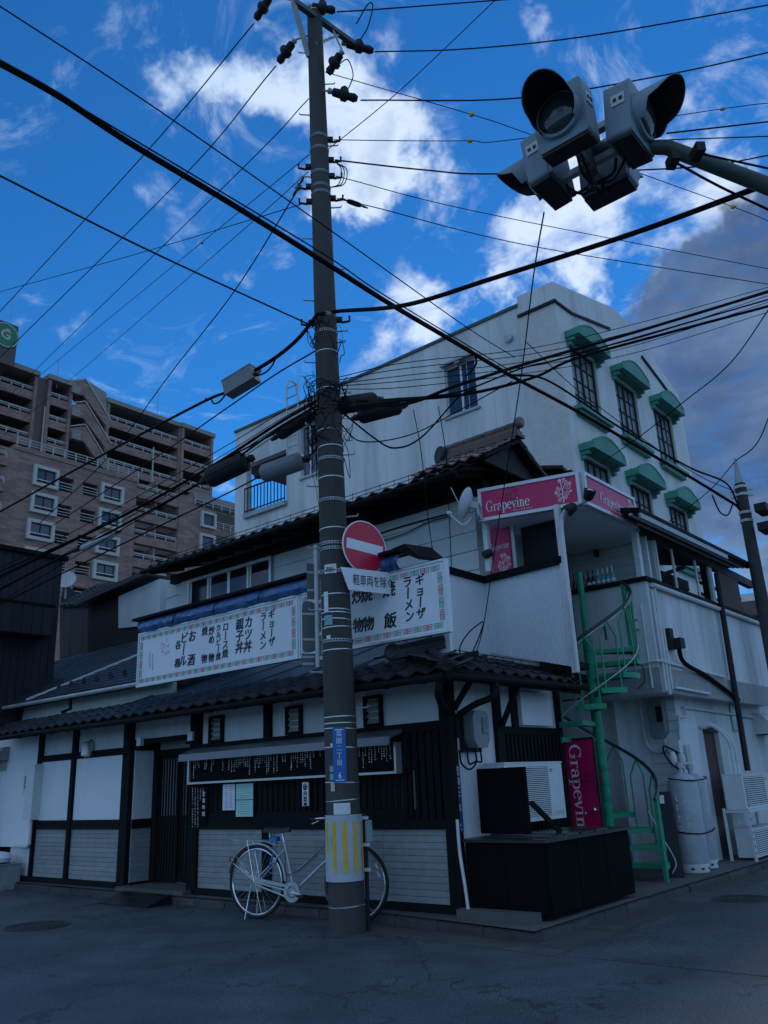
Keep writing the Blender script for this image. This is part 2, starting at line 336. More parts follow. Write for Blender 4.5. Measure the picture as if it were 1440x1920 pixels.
def ubox(mat):
    if mat not in UNIT: UNIT[mat] = umesh(MB().box(-.5,.5,-.5,.5,-.5,.5), 'block', mat)
    return UNIT[mat]
def bpiece(name, mat, parent, x0, x1, y0, y1, z0, z1):                          # axis-aligned block from the shared unit mesh
    return piece(ubox(mat), name, parent, Matrix.Translation(((x0+x1)/2,(y0+y1)/2,(z0+z1)/2)) @ Matrix.Diagonal((abs(x1-x0),abs(y1-y0),abs(z1-z0),1)))
def bbeam(name, mat, parent, p, q, w, h, upv=(0,0,1)):
    p, q = V(p), V(q); d = q-p; dn = d.normalized(); u = V(upv)
    if abs(dn.dot(u)) > .99: u = V((0,1,0))
    sd = dn.cross(u).normalized(); u = sd.cross(dn); c = (p+q)/2; L = d.length
    mw = Matrix(((dn.x*L, sd.x*w, u.x*h, c.x), (dn.y*L, sd.y*w, u.y*h, c.y), (dn.z*L, sd.z*w, u.z*h, c.z), (0,0,0,1)))
    return piece(ubox(mat), name, parent, mw)
def frame(o, right, upv):                                                       # matrix of a flat face: x right, y up, z out
    r_ = V(right).normalized(); u_ = V(upv).normalized(); n_ = r_.cross(u_); o = V(o)
    return Matrix(((r_.x,u_.x,n_.x,o.x),(r_.y,u_.y,n_.y,o.y),(r_.z,u_.z,n_.z,o.z),(0,0,0,1)))
def text(body, size, mat, parent, mw, name='lettering', bold=0, sx=1, shear=0, align='CENTER', line=1.0, ext=.0015, weight=0):
    c = bpy.data.curves.new('lettering', 'FONT'); c.body = body; c.size = size; c.align_x = align; c.align_y = 'CENTER'
    c.offset = bold; c.shear = shear; c.space_line = line; c.extrude = ext; c.resolution_u = 2
    t = bpy.data.objects.new('lettering_curve', c); COL.objects.link(t); bpy.context.view_layer.update()
    me = bpy.data.meshes.new_from_object(t.evaluated_get(bpy.context.evaluated_depsgraph_get()))
    bpy.data.objects.remove(t); bpy.data.curves.remove(c)
    me.materials.clear(); me.materials.append(MATS[mat])
    if sx != 1: me.transform(Matrix.Diagonal((sx,1,1,1)))
    if weight:                              # brush weight: the strokes laid again a little aside
        vs0 = [v.co.copy() for v in me.vertices]; fs0 = [tuple(p.vertices) for p in me.polygons]; nv = len(vs0); VV = []; FF = []
        for k, (dx, dy) in enumerate(((0,0),(weight,0),(weight*.5,weight),(-weight*.4,weight*.5))): VV += [v+V((dx,dy,.0003*k)) for v in vs0]; FF += [tuple(i+nv*k for i in f) for f in fs0]
        me = bpy.data.meshes.new('lettering'); me.from_pydata(VV, [], FF); me.materials.append(MATS[mat])
    return link(name, me, parent, None, mw)
def vtext(s): return '\n'.join(s)
def wall_holes(mb, o, ux, uz, W, H, holes, depth, nrm):
    """face of W x H with rectangular holes (u0,u1,v0,v1) and reveals going in by depth"""
    o, ux, uz, nrm = V(o), V(ux), V(uz), V(nrm)
    us = sorted({0, W, *[h[0] for h in holes], *[h[1] for h in holes]}); vs_ = sorted({0, H, *[h[2] for h in holes], *[h[3] for h in holes]})
    us = [u for u in us if 0 <= u <= W]; vs_ = [v for v in vs_ if 0 <= v <= H]
    P = lambda u, v, d=0: o+ux*u+uz*v-nrm*d
    for i in range(len(us)-1):
        for j in range(len(vs_)-1):
            a, b, c, d = us[i], us[i+1], vs_[j], vs_[j+1]; mu, mv = (a+b)/2, (c+d)/2
            if any(h[0] < mu < h[1] and h[2] < mv < h[3] for h in holes): continue
            mb.quad(P(a,c), P(b,c), P(b,d), P(a,d))
    for (a, b, c, d) in holes:
        mb.quad(P(a,c), P(a,c,depth), P(b,c,depth), P(b,c)); mb.quad(P(a,d), P(b,d), P(b,d,depth), P(a,d,depth))
        mb.quad(P(a,c), P(a,d), P(a,d,depth), P(a,c,depth)); mb.quad(P(b,c), P(b,c,depth), P(b,d,depth), P(b,d))
def sag(p, q, s, n=14):
    p, q = V(p), V(q); return [p.lerp(q, i/n)-V((0,0,s*4*(i/n)*(1-i/n))) for i in range(n+1)]
def spl(pts, n=8):                     # smooth curve through points
    P = [V(p) for p in pts]; P = [P[0]*2-P[1]]+P+[P[-1]*2-P[-2]]; out = []
    for i in range(1, len(P)-2):
        for k in range(n):
            t = k/n; a, b, c, d = P[i-1], P[i], P[i+1], P[i+2]
            out.append(.5*((2*b)+(c-a)*t+(2*a-5*b+4*c-d)*t*t+(3*b-a-3*c+d)*t**3))
    return out+[P[-2]]
# ================================================================== the setting
ground = struct(MB().quad((-400,-400,0),(400,-400,0),(400,400,0),(-400,400,0)).build('ground', 'asphalt'))
K = [V((-12,-.10,0)), V((-6.4,-.17,0)), V((-3.4,-.20,0)), V((-.67,-.22,0)), V((1.14,-.49,0)), V((1.12,.9,0)), V((1.15,2.4,0)), V((1.2,5,0)), V((1.34,10,0)), V((1.5,16,0))]
KT = .11
poly = [(p.x,p.y,0) for p in K] + [(-.3,16,0), (-.3,.3,0), (-12,.3,0)]
m = MB(); n = len(poly)
inn = lambda p: V((p[0], p[1], KT-.006))
for i in range(5): m.quad(inn(K[i]), inn(K[i+1]) if i < 4 else inn(K[4]), V((K[min(i+1,4)].x,.5,KT-.006)), V((K[i].x,.5,KT-.006)))
m.quad((-.6,.5,KT-.006), (1.13,.5,KT-.006), (1.15,2.4,KT-.006), (-.6,2.4,KT-.006)); m.quad((-.6,2.4,KT-.006), (1.15,2.4,KT-.006), (1.2,5,KT-.006), (-.6,5,KT-.006)); m.quad((-.6,5,KT-.006), (1.2,5,KT-.006), (1.5,16,KT-.006), (-.6,16,KT-.006))
pavement = struct(m.build('pavement', 'concrete'))
def kerb_run(a, b, side):
    a, b = V(a), V(b); L = (b-a).length; k = max(1, round(L/.6)); d = (b-a).normalized(); inw = V((-d.y, d.x, 0))*side
    for i in range(k):
        p = a.lerp(b, i/k)+d*.006; q = a.lerp(b, (i+1)/k)-d*.006; c = (p+q)/2+inw*(.07+random.uniform(-.006,.006)); h = KT+random.uniform(-.006,.008)
        bl = (q-p).length; w = .065
        pr = [(-w,0),(-w,h-.03),(-w+.03,h),(w,h),(w,0)]            # rounded street edge
        mb = MB(); mb.prism([c-d*bl/2+inw*x+V((0,0,z-.02)) for x, z in pr], d*bl); mb.build('kerb_stone', 'kerb_stone', pavement)
for i in range(4): kerb_run(K[i], K[i+1], 1)
for i in range(4, 9): kerb_run(K[i]+(V((0,.08,0)) if i == 4 else V((0,0,0))), K[i+1], 1)
# concrete gutter slabs along the kerb
gut = struct(MB().prism([(1.14,-.49,.001),(1.5,-.86,.001),(1.6,2.4,.001),(1.66,5,.001),(1.9,12,.001),(1.4,12,.001),(1.2,5,.001),(1.15,2.4,.001)], (0,0,.003)).build('gutter', 'concrete'))
for i in range(9):
    t0 = i*.95-.6
    x0 = lambda y: 1.14+max(0,y)*.012
    MB().prism([(x0(t0)+.02,t0+.01,.004),(x0(t0)+.40,t0-.01,.004),(x0(t0)+.43,t0+.93,.004),(x0(t0)+.03,t0+.94,.004)], (0,0,.004+random.uniform(0,.003))).build('gutter_slab', 'kerb_stone', gut)
MB().prism([(-1.6,-.60,.001),(1.5,-.86,.001),(1.14,-.48,.001),(-1.6,-.31,.001)], (0,0,.004)).build('gutter_slab', 'kerb_stone', gut)
road = struct(MB().prism([(1.52,-.79,.001),(12,-.79,.001),(12,60,.001),(3.0,60,.001),(1.66,5,.001)], (0,0,.003)).build('road', 'asphalt_new'))
MB().prism([(1.75,6.2,.0045),(1.86,6.2,.0045),(2.2,14,.0045),(2.09,14,.0045)], (0,0,.003)).build('painted_line', 'paint_yellow', road)
def manhole(c, r, label, ringonly=False):
    t = thing('manhole_cover', label, 'manhole', (c[0], c[1], 0), None)
    MB().lathe([(r, .001), (r, .009), (r-.035, .012), (r-.04, .004)], (c[0],c[1],0), n=40, cap1=False).build('rim', 'concrete' if ringonly else 'iron', t)
    MB().lathe([(r-.04, .0015), (r-.045, .008), (.02, .009)], (c[0],c[1],0), n=40).build('lid', 'asphalt_new' if ringonly else 'iron', t)
    if not ringonly:
        st = umesh(MB().box(-.022,.022,-.009,.009,0,.005), 'stud', 'iron')
        mb = MB()
        for rr in range(1, 6):
            for k in range(rr*6):
                a = 2*PI*k/(rr*6)+rr*.2; q = r*.155*rr; x, y = c[0]+q*math.cos(a), c[1]+q*math.sin(a)
                mb.obox((x,y,.0105), V((math.cos(a),math.sin(a),0))*.012, V((-math.sin(a),math.cos(a),0))*.02, (0,0,.0025))
        stuff(mb.build('lid_pattern', 'iron', t))
manhole((-4.46,-2.03), .36, 'cast iron manhole cover in the road at the lower left')
manhole((-5.79,-.74), .27, 'pale ringed manhole cover nearest the restaurant kerb', True)
mc = GZ(1392,1686,0); manhole((mc.x,mc.y), .33, 'round manhole cover by the gutter at the right frame edge')
for i, (px, py) in enumerate(((335,1709),(400,1703))):
    g = GZ(px,py,.001); tag(MB().box(g.x-.22,g.x+.22,g.y-.03,g.y+.06,.001,.006).build('drain_lid', 'concrete'), ('flat pale drain lid in the road before the restaurant entrance','flat pale drain lid in the road beside the rear bicycle wheel')[i], 'drain lid')
ramp = tag(MB().prism([(-5.55,-.22,.005),(-5.55,-.22,.115),(-5.55,-.60,.012),(-5.55,-.60,.005)], (1.1,0,0)).build('kerb_ramp', 'black_top'), 'black kerb ramp before the restaurant entrance', 'ramp')
# ================================================================== restaurant
rest = thing('restaurant_building', 'old timber and plaster corner restaurant with tiled roofs and long signboards', 'building', (-4.5, 1, 0))
Wm = MB(); Wm.box(-9.4,-5.86,.05,5,.1,2.62); Wm.box(-5.86,-4.3,.48,5,.1,2.62); Wm.box(-4.3,-.05,.05,2.40,.1,2.62); Wm.box(-5.86,-4.3,.05,.5,2.14,2.62)
Wm.build('wall', 'plaster', rest)
def post(x0, x1, y0, y1, z0, z1, mat='wood_black', name='post'): return bpiece(name, mat, rest, x0, x1, y0, y1, z0, z1)
for a, b in ((-8.62,-8.53),(-7.53,-7.43),(-6.06,-5.86)): post(a, b, -.02, .06, .1, 2.46)
post(-4.42,-4.22,-.02,.07,.1,2.46); post(-2.93,-2.78,-.015,.06,.1,1.0); post(-2.91,-2.80,-.015,.06,1.99,2.46); post(-.09,.05,-.03,.09,.1,2.5); 
for a, b in ((-9.4,-6.06),(-4.22,-.09)): bpiece('sill_beam', 'wood_black', rest, a, b, -.03, .06, .06, .18)
for a, b in ((-8.53,-7.53),(-7.43,-6.06)):
    bpiece('beam', 'wood_black', rest, a, b, -.012, .06, .90, 1.03); bpiece('beam', 'wood_black', rest, a, b, -.012, .06, 1.96, 2.06)
bpiece('beam', 'wood_black', rest, -4.22, -.09, -.012, .06, .90, 1.0); bpiece('beam', 'wood_black', rest, -4.22, -.09, -.016, .06, 1.90, 1.995)
bpiece('eave_beam', 'wood_black', rest, -9.4, .05, -.04, .055, 2.42, 2.55); bpiece('beam', 'wood_black', rest, -5.86,-4.42,.0,.06,2.08,2.15)
# white boards pinned over the left bays
for a, b in ((-8.50,-7.55),(-7.41,-6.08)): bpiece('panel', 'panel_white', rest, a, b, .015, .046, 1.035, 1.955)
def siding(x0, x1, z0, z1, y, n=10):
    h = (z1-z0)/n; bpiece('siding_backing', 'siding_grey', rest, x0, x1, y+.012, y+.04, z0, z1)
    segs = max(1, round((x1-x0)/.95))
    for i in range(n):
        for s_ in range(segs):
            a = x0+(x1-x0)*s_/segs+(.002 if s_ else 0); b = x0+(x1-x0)*(s_+1)/segs-.002
            j = random.uniform(-.0015,.0015); bpiece('siding_board', 'siding_grey', rest, a, b, y+j, y+.016, z0+h*i+.004, z0+h*(i+1)-.003)
for a, b in ((-8.53,-7.53),(-7.43,-6.06),(-4.22,-2.93),(-2.78,-.09)): siding(a, b, .18, .90, .02, 11)
# entrance recess
bpiece('recess_panel', 'plaster', rest, -5.858,-5.84,.06,.40,1.03,2.0); bpiece('beam', 'wood_black', rest, -5.858,-5.82,.06,.46,.90,1.03); bpiece('beam', 'wood_black', rest, -5.858,-5.82,.06,.46,2.0,2.1)
for i in range(11): bpiece('siding_board', 'siding_grey', rest, -5.858,-5.84,.062,.40,.18+i*.0655,.18+i*.0655+.058)
bpiece('recess_sill', 'wood_black', rest, -5.858,-5.81,.06,.46,.1,.18)
bpiece('door_jamb', 'wood_black', rest, -5.86,-5.72,.38,.5,.1,2.13); bpiece('door_jamb', 'wood_black', rest, -4.78,-4.3,.38,.5,.1,2.13)
bpiece('door_lintel', 'wood_black', rest, -5.72,-4.78,.39,.5,1.93,2.0); bpiece('transom', 'louvre', rest, -5.72,-4.78,.41,.5,2.0,2.13)
bpiece('threshold', 'concrete', rest, -5.86,-4.3,-.15,.5,.08,.15)
for k in range(2):
    x0 = -5.72+k*.47; yy = .42+k*.035
    d = MB().box(x0,x0+.47,yy,yy+.03,.16,.24).box(x0,x0+.47,yy,yy+.03,1.87,1.93).box(x0,x0+.05,yy,yy+.03,.24,1.87).box(x0+.42,x0+.47,yy,yy+.03,.24,1.87).box(x0+.05,x0+.42,yy,yy+.03,1.02,1.06).build('sliding_door', 'wood_black', rest)
    MB().box(x0+.05,x0+.42,yy+.018,yy+.024,1.06,1.87).build('pane', 'glass_pale', d); MB().box(x0+.05,x0+.42,yy+.016,yy+.024,.24,1.02).build('lower_panel', 'wood_dark', d)
    for i in range(5): xx = x0+.085+i*.067; MB().box(xx,xx+.022,yy+.004,yy+.017,.24,1.87).build('slat', 'wood_black', d)
# upper small louvred windows
for a, b in ((-4.05,-3.76),(-2.52,-2.24),(-1.20,-.93)):
    w = MB().box(a,a+.035,.0,.06,2.0,2.35).box(b-.035,b,.0,.06,2.0,2.35).box(a+.035,b-.035,.0,.06,2.315,2.35).box(a+.035,b-.035,.0,.06,2.0,2.03).build('window', 'wood_black', rest)
    for i in range(4): z = 2.03+i*.071; MB().prism([(a+.035,.052,z+.003),(a+.035,.018,z+.01),(a+.035,.018,z+.016),(a+.035,.052,z+.068)], (b-a-.07,0,0)).build('louvre_slat', 'louvre', w)
bpiece('lath', 'plaster', rest, -4.2,-4.07,.03,.052,2.0,2.4)
# lattice below the menu and at the right
bpiece('lattice_backing', 'room_dark', rest, -4.22,-.09,.035,.052,1.0,1.905)
for a, b in ((-3.0,-2.1),(-1.35,-.5)): bpiece('lattice_pane', 'glass_pale', rest, a, b, .027, .034, 1.10, 1.50)
x = -4.2
while x < -.12:
    w_ = .072; wide = x > -.62
    bpiece('slat', 'wood_black', rest, x, x+(.045 if wide else w_), -.008 if wide else .002, .025, 1.0, 1.9 if wide else 1.55); x += .098
bpiece('beam', 'wood_black', rest, -4.22,-.62,-.006,.03,1.0,1.10)
# right flank (faces the other street)
bpiece('flank_wall', 'plaster', rest, -.049,-.012,.09,2.42,.1,2.60)
bpiece('post', 'wood_black', rest, -.06,.04,.90,1.02,.1,2.5); bpiece('post', 'wood_black', rest, -.06,.03,2.36,2.46,.1,2.5)
bpiece('beam', 'wood_black', rest, -.04,.02,1.02,2.36,1.86,1.95); bpiece('flank_panel', 'room_dark', rest, -.03,-.004,1.02,2.36,.11,1.86)
for i in range(15): bpiece('slat', 'wood_black', rest, -.004,.018,1.04+i*.089,1.085+i*.089,.6,1.86)
bpiece('flank_shutter', 'panel_white', rest, -.01,.06,1.44,2.16,1.97,2.36); bpiece('brace', 'wood_black', rest, -.012,.02,1.30,1.42,1.95,2.5)
bbeam('brace', 'wood_black', rest, (.06,.98,1.95), (.34,.98,2.42), .05, .05, (0,1,0)); bbeam('brace', 'wood_black', rest, (.06,.05,2.1), (.34,.05,2.42), .05, .05, (0,1,0))
# ------------------------------------------------------------------ roofs
def tile_mesh(mat, w=.27, l=.30, amp=.042, th=.022):
    mb = MB(); ns = 8; P = []
    for j in range(2):
        for i in range(ns+1):
            t = i/ns; z = amp*(math.cos(2*PI*t)*.5+.5)**1.0*1.0 if t < .5 else amp*(math.cos(2*PI*t)*.5+.5); P.append((-w/2+w*t, j*l, z+(0 if j == 0 else -.004)))
    n1 = ns+1; Q = [(x, y, z-th) for x, y, z in P]
    F = [(i, i+1, i+1+n1, i+n1) for i in range(ns)]; o = 2*n1
    F += [(o+i+n1, o+i+1+n1, o+i+1, o+i) for i in range(ns)] + [(o+i, o+i+1, i+1, i) for i in range(ns)] + [(0, n1, o+n1, o), (ns, o+ns, o+ns+n1, ns+n1)]
    mb.add(P+Q, F)
    return umesh(mb, 'roof_tile', mat, True)
TB = tile_mesh('tile_black'); TR = tile_mesh('tile_red', .2, .24)
capm = MB(); capm.lathe([(.05,-.01),(.055,.0),(.055,.02),(.035,.032),(.015,.03)], (0,0,0), (0,-1,0), 10); CAPB = umesh(capm, 'eave_cap', 'tile_black', True)
def tiles(parent, o, right, slope, cols, rows, w=.262, l=.25, me=None, name='roof_tile', caps=False, keep=None):
    right = V(right).normalized(); slope = V(slope).normalized(); nrm = right.cross(slope); o = V(o); me = me or TB
    for j in range(rows):
        for i in range(cols):
            p = o+right*(w*(i+.5))+slope*(l*j)+nrm*(.004+.018*(0)+random.uniform(-.004,.004))
            if keep and not keep(p): continue
            rr = random.uniform(-.02,.02); r2 = (right+slope*rr).normalized(); s2 = nrm.cross(r2); n2 = (nrm+slope*.07).normalized(); s2 = n2.cross(r2)
            piece(me, name, parent, Matrix(((r2.x,s2.x,n2.x,p.x),(r2.y,s2.y,n2.y,p.y),(r2.z,s2.z,n2.z,p.z),(0,0,0,1))))
    if caps:
        for i in range(cols):
            p = o+right*(w*(i+.0))+nrm*.012
            piece(CAPB, 'eave_cap', parent, Matrix(((right.x,slope.x,nrm.x,p.x),(right.y,slope.y,nrm.y,p.y),(right.z,slope.z,nrm.z,p.z),(0,0,0,1))))
# front pent roof: eave y=-.6 z=2.42, rising to the sheet metal behind the signboard
sl_ = V((0,1,.40)).normalized()
MB().prism([(-9.6,-.58,2.36),(-9.6,.1,2.63),(-9.6,.1,2.69),(-9.6,-.58,2.415)], (10.0,0,0)).build('pent_roof_deck', 'wood_black', rest)
hipx = lambda y: .46-(y+.58)*1.12
tiles(rest, (-9.6,-.62,2.425), (1,0,0), sl_, 39, 3, keep=lambda p: p.x < hipx(p.y)+.02)
bpiece('fascia', 'wood_black', rest, -9.6,.42,-.60,-.575,2.33,2.40)
gb = MB(); gpts = [(-9.6+10.05*i/10,-.66,2.355+.01*math.sin(i)) for i in range(11)]
gb.tube(gpts, .035, 8).build('gutter_pipe', 'wood_black', rest, True)
for i in range(19): xx = -9.3+i*.53; bpiece('rafter', 'wood_black', rest, xx, xx+.05, -.56, .0, 2.40, 2.45)
MB().prism([(-6.3,.06,2.67),(-6.3,1.99,3.32),(-6.3,1.99,3.36),(-6.3,.06,2.71)], (5.45,0,0)).build('sheet_roof', 'metal_blue', rest)
for i in range(6): bbeam('sheet_seam', 'metal_blue', rest, (-6.1+i*.95,.07,2.715), (-6.1+i*.95,1.95,3.352), .02, .025)
# right flank roof, eave over the pavement
MB().prism([(.46,-.58,2.40),(.46,2.17,2.40),(-.75,2.17,2.83),(-.75,.60,2.83),(-.30,.10,2.67)], (0,0,.055)).build('flank_roof_deck', 'wood_black', rest)
tiles(rest, (.47,-.55,2.465), (0,1,0), (-1,0,.355), 11, 5, w=.25, keep=lambda p: p.x > hipx(p.y)-.06)
bpiece('fascia', 'wood_black', rest, .44,.47,-.60,2.2,2.33,2.42)
for i in range(6): bbeam('rafter', 'wood_black', rest, (.44,-.2+i*.44,2.40), (-.05,-.2+i*.44,2.575), .05, .05)
MB().tube([(.52,-.62,2.36),(.52,2.3,2.40)], .035, 8).build('gutter_pipe', 'wood_black', rest, True)
MB().tube(spl([(.40,-.62,2.34),(.36,-.62,2.2),(.20,-.35,2.12),(.09,-.08,2.05),(.085,-.07,1.8),(.085,-.07,.2)]), .04, 8).build('downpipe', 'wood_black', rest, True)
MB().tube(spl([(.52,.2,2.34),(.50,.15,2.2),(.32,.05,2.12),(.13,.0,2.0),(.12,.0,1.8)]), .035, 8).build('downpipe', 'wood_black', rest, True)
# hip ridge at the corner with its round end tile
bbeam('hip_ridge', 'tile_black', rest, (.44,-.57,2.49), (-.30,.10,2.755), .11, .07); MB().tube([(.44,-.57,2.535),(-.30,.10,2.80)], .045, 8).build('hip_ridge_cap', 'tile_black', rest, True)
e = FY(737,1224,-.2); bbeam('pent_ridge', 'tile_black', rest, e+V((.02,.02,-.03)), (-.05,.12,2.82), .12, .09); MB().tube([e+V((0,.02,.03)), (-.05,.12,2.88)], .05, 8).build('pent_ridge_cap', 'tile_black', rest, True); MB().lathe([(.09,-.03),(.10,0),(.10,.03),(.075,.045),(.06,.035)], e, (.35,-.9,.1), 16).build('ridge_end_tile', 'tile_black', rest, True)
# wire snow guard along the flank eave
sg = MB()
for i in range(12):
    y = -.1+i*.19
    sg.tube([(.30,y,2.53),(.22,y+.02,2.70)], .004, 4)
sg.tube([(.22,-.1,2.70),(.22,2.2,2.70)], .005, 4); sg.tube([(.29,-.1,2.60),(.29,2.2,2.60)], .005, 4); stuff(sg.build('snow_guard', 'cable', rest))
# ------------------------------------------------------------------ upper storey, set back
bpiece('upper_wall', 'siding_cream', rest, -8.0,-.74,2.03,5,2.9,5.30)
def upper_siding(x0, x1, z0, z1):
    k = round((z1-z0)/.30)
    for i in range(k):
        a = z0+(z1-z0)*i/k; b = z0+(z1-z0)*(i+1)/k
        MB().prism([(x0,1.995,a+.004),(x0,2.028,a+.004),(x0,2.028,b),(x0,2.012,b)], (x1-x0,0,0)).build('upper_siding_board', 'siding_cream', rest)
upper_siding(-4.9,-2.55,3.3,5.25); upper_siding(-2.55,-.74,3.3,5.25); upper_siding(-8.0,-7.45,3.3,5.25)
bpiece('upper_post', 'siding_cream', rest, -7.5,-7.28,1.97,2.03,3.3,5.3)
wx0, wx1 = -7.28, -4.95
w = MB().box(wx0,wx0+.05,1.96,2.05,4.0,5.2).box(wx1-.05,wx1,1.96,2.05,4.0,5.2).box(wx0+.05,wx1-.05,1.96,2.05,5.14,5.2).box(wx0+.05,wx1-.05,1.96,2.05,4.0,4.06).build('upper_window', 'frame_alu', rest)
for i in range(4):
    a = wx0+.05+(wx1-wx0-.1)*i/4; b = wx0+.05+(wx1-wx0-.1)*(i+1)/4; yy = 1.985+.02*(i % 2)
    MB().box(a,a+.05,yy,yy+.02,4.06,5.14).box(b-.05,b,yy,yy+.02,4.06,5.14).build('sash', 'frame_alu', w)
    MB().box(a+.05,b-.05,yy+.006,yy+.012,4.06,5.14).build('pane', 'glass_dark', w)
MB().box(wx0+.75,wx0+1.0,2.022,2.026,4.1,5.12).build('curtain', 'curtain', w)
bpiece('upper_window_sill', 'frame_alu', rest, wx0-.05, wx1+.05, 1.93, 2.0, 3.94, 4.0)
# main roof of the upper storey
ez = 5.32
MB().prism([(-7.75,1.33,ez),(-7.75,4.2,ez+.80),(-7.75,4.2,ez+.86),(-7.75,1.33,ez+.05)], (7.35,0,0)).build('main_roof_deck', 'wood_black', rest)
MB().prism([(-7.75,4.2,ez+.80),(-7.75,7,ez+.0),(-7.75,7,ez+.05),(-7.75,4.2,ez+.86)], (7.35,0,0)).build('main_roof_back', 'tile_black', rest)
tiles(rest, (-7.78,1.29,ez+.055), (1,0,0), (0,1,.285), 28, 3)
for i in range(15): bbeam('rafter', 'wood_black', rest, (-7.6+i*.5,1.35,ez-.02), (-7.6+i*.5,2.1,ez+.18), .05, .06)
bpiece('soffit_beam', 'wood_black', rest, -7.75,-.5,1.9,2.06,5.2,5.36)
MB().tube([(-7.75,1.25,ez+.0),(-.5,1.25,ez-.02)], .04, 8).build('gutter_pipe', 'wood_black', rest, True)
sg = MB()
for i in range(26): xx = -7.6+i*.27; sg.tube([(xx,1.36,ez+.08),(xx,1.36,ez+.22)], .005, 4)
sg.tube([(-7.7,1.36,ez+.2),(-.6,1.36,ez+.2)], .006, 4); sg.tube([(-7.7,1.36,ez+.14),(-.6,1.36,ez+.14)], .006, 4); stuff(sg.build('snow_guard', 'cable', rest))
# weathered reddish gable end at the right
g0, g1 = -1.35, -.12; ry, rz = 2.35, 6.02
for s_, ya, za in ((-1,1.42,5.50),(1,3.25,5.50)):
    MB().prism([(g0,ya,za-.05),(g0,ry,rz-.08),(g0,ry,rz-.02),(g0,ya,za)], (g1-g0,0,0)).build('gable_roof_deck', 'wood_black', rest)
tiles(rest, (g0,1.38,5.485), (1,0,0), (0,ry-1.42,rz-5.5), 6, 5, w=.205, l=.2, me=TR)
tiles(rest, (g1,3.28,5.485), (-1,0,0), (0,ry-3.25,rz-5.5), 6, 5, w=.205, l=.2, me=TR)
MB().prism([(g1-.2,1.6,5.5),(g1-.2,3.05,5.5),(g1-.2,ry,5.93)], (.06,0,0)).build('gable_wall', 'wood_dark', rest)
for k in range(3): bbeam('ridge_course', 'tile_red', rest, (g0-.1+.02*k,ry,rz+.02+k*.055), (g1+.05-.02*k,ry,rz+.02+k*.055), .20-.05*k, .05)
for i in range(7): MB().tube([(g0-.05+i*.185,ry,rz+.19),(g0+.12+i*.185,ry,rz+.195)], [.066,.056], 8).build('ridge_tile', 'tile_red', rest, True)
for xx, yy, zz, rad in ((g1+.04,ry,rz+.22,.085),(g0-.12,ry-.05,rz+.10,.15)): MB().lathe([(rad*.8,-.05),(rad,-.03),(rad,.03),(rad*.7,.055),(rad*.5,.05)], (xx,yy,zz), (1,0,0) if xx > -.5 else (-.4,-.9,0), 16).build('ridge_end_tile', 'tile_red' if xx > -.5 else 'tile_black', rest, True)
# ------------------------------------------------------------------ left wing: low metal roof with flashing, wall strip under it
wz = 3.05
bpiece('wing_wall', 'siding_cream', rest, -12,-5.6,.5,.58,2.6,3.06)
A = V((-12.5,.16,wz)); slw = V((0,1,.62))
MB().prism([(-12.5,.16,wz-.03),(-12.5,2.2,wz+1.23),(-12.5,2.2,wz+1.26),(-12.5,.16,wz)], (6.95,0,0)).build('wing_roof_deck', 'wood_black', rest)
nu = V((0,-.62,1)).normalized(); sd = slw.normalized()
for j in range(17):
    for i in range(5):
        p0 = V((-12.5+i*1.39+(.5 if j % 2 else 0),.15,wz+.006))+sd*(.14*j); x1 = min(p0.x+1.38, -5.56)
        q = V((x1, p0.y, p0.z)); a = p0+nu*.020; b = q+nu*.020
        MB().add([a, b, b+sd*.145-nu*.01, a+sd*.145-nu*.01, p0-nu*.004, q-nu*.004], [(0,1,2,3),(4,5,1,0)]).build('roof_sheet', 'roof_blue', rest)
bpiece('wing_fascia', 'wood_black', rest, -12.5,-5.56,.13,.16,wz-.09,wz-.01)
MB().tube([(-12.4,.10,wz-.03),(-5.6,.10,wz-.05)], .035, 8).build('gutter_pipe', 'frame_alu', rest, True)
f0 = V((-9.6,.2,wz+.05)); f1 = V((-6.3,2.2,wz+1.30)); bbeam('roof_flashing', 'steel_grey', rest, f0, f1, .06, .05)
for i in range(9):
    p = V((-9.4+i*.42,.42,wz+.19)); MB().prism([p, p+V((.08,0,0)), p+V((.04,-.02,.09))], (0,.05,.03)).build('snow_stop', 'wood_dark', rest)
MB().tube([(-7.95,.12,wz-.03),(-7.95,.14,wz-.25),(-7.98,.0,2.74)], .03, 8).build('downpipe', 'wood_black', rest, True)
# slope of the rear wing roof seen against the apartment block
for k in range(2): bbeam('rear_roof_edge', 'tile_black' if k == 0 else 'steel_grey', rest, FY(165,1136,2.6)+V((0,0,.03*k)), FY(297,1078,2.6)+V((0,0,.03*k)), .7-.3*k, .10-.04*k)
MB().prism([FY(222,1118,2.5),FY(300,1085,2.5),FY(300,1170,2.5),FY(222,1178,2.5)], (0,1.5,0)).build('rear_wing_wall', 'siding_cream', rest); MB().prism([FY(165,1142,2.55),FY(300,1090,2.55),FY(300,1220,2.55),FY(165,1230,2.55)], (0,1.4,0)).build('rear_wing_shade', 'wood_dark', rest)
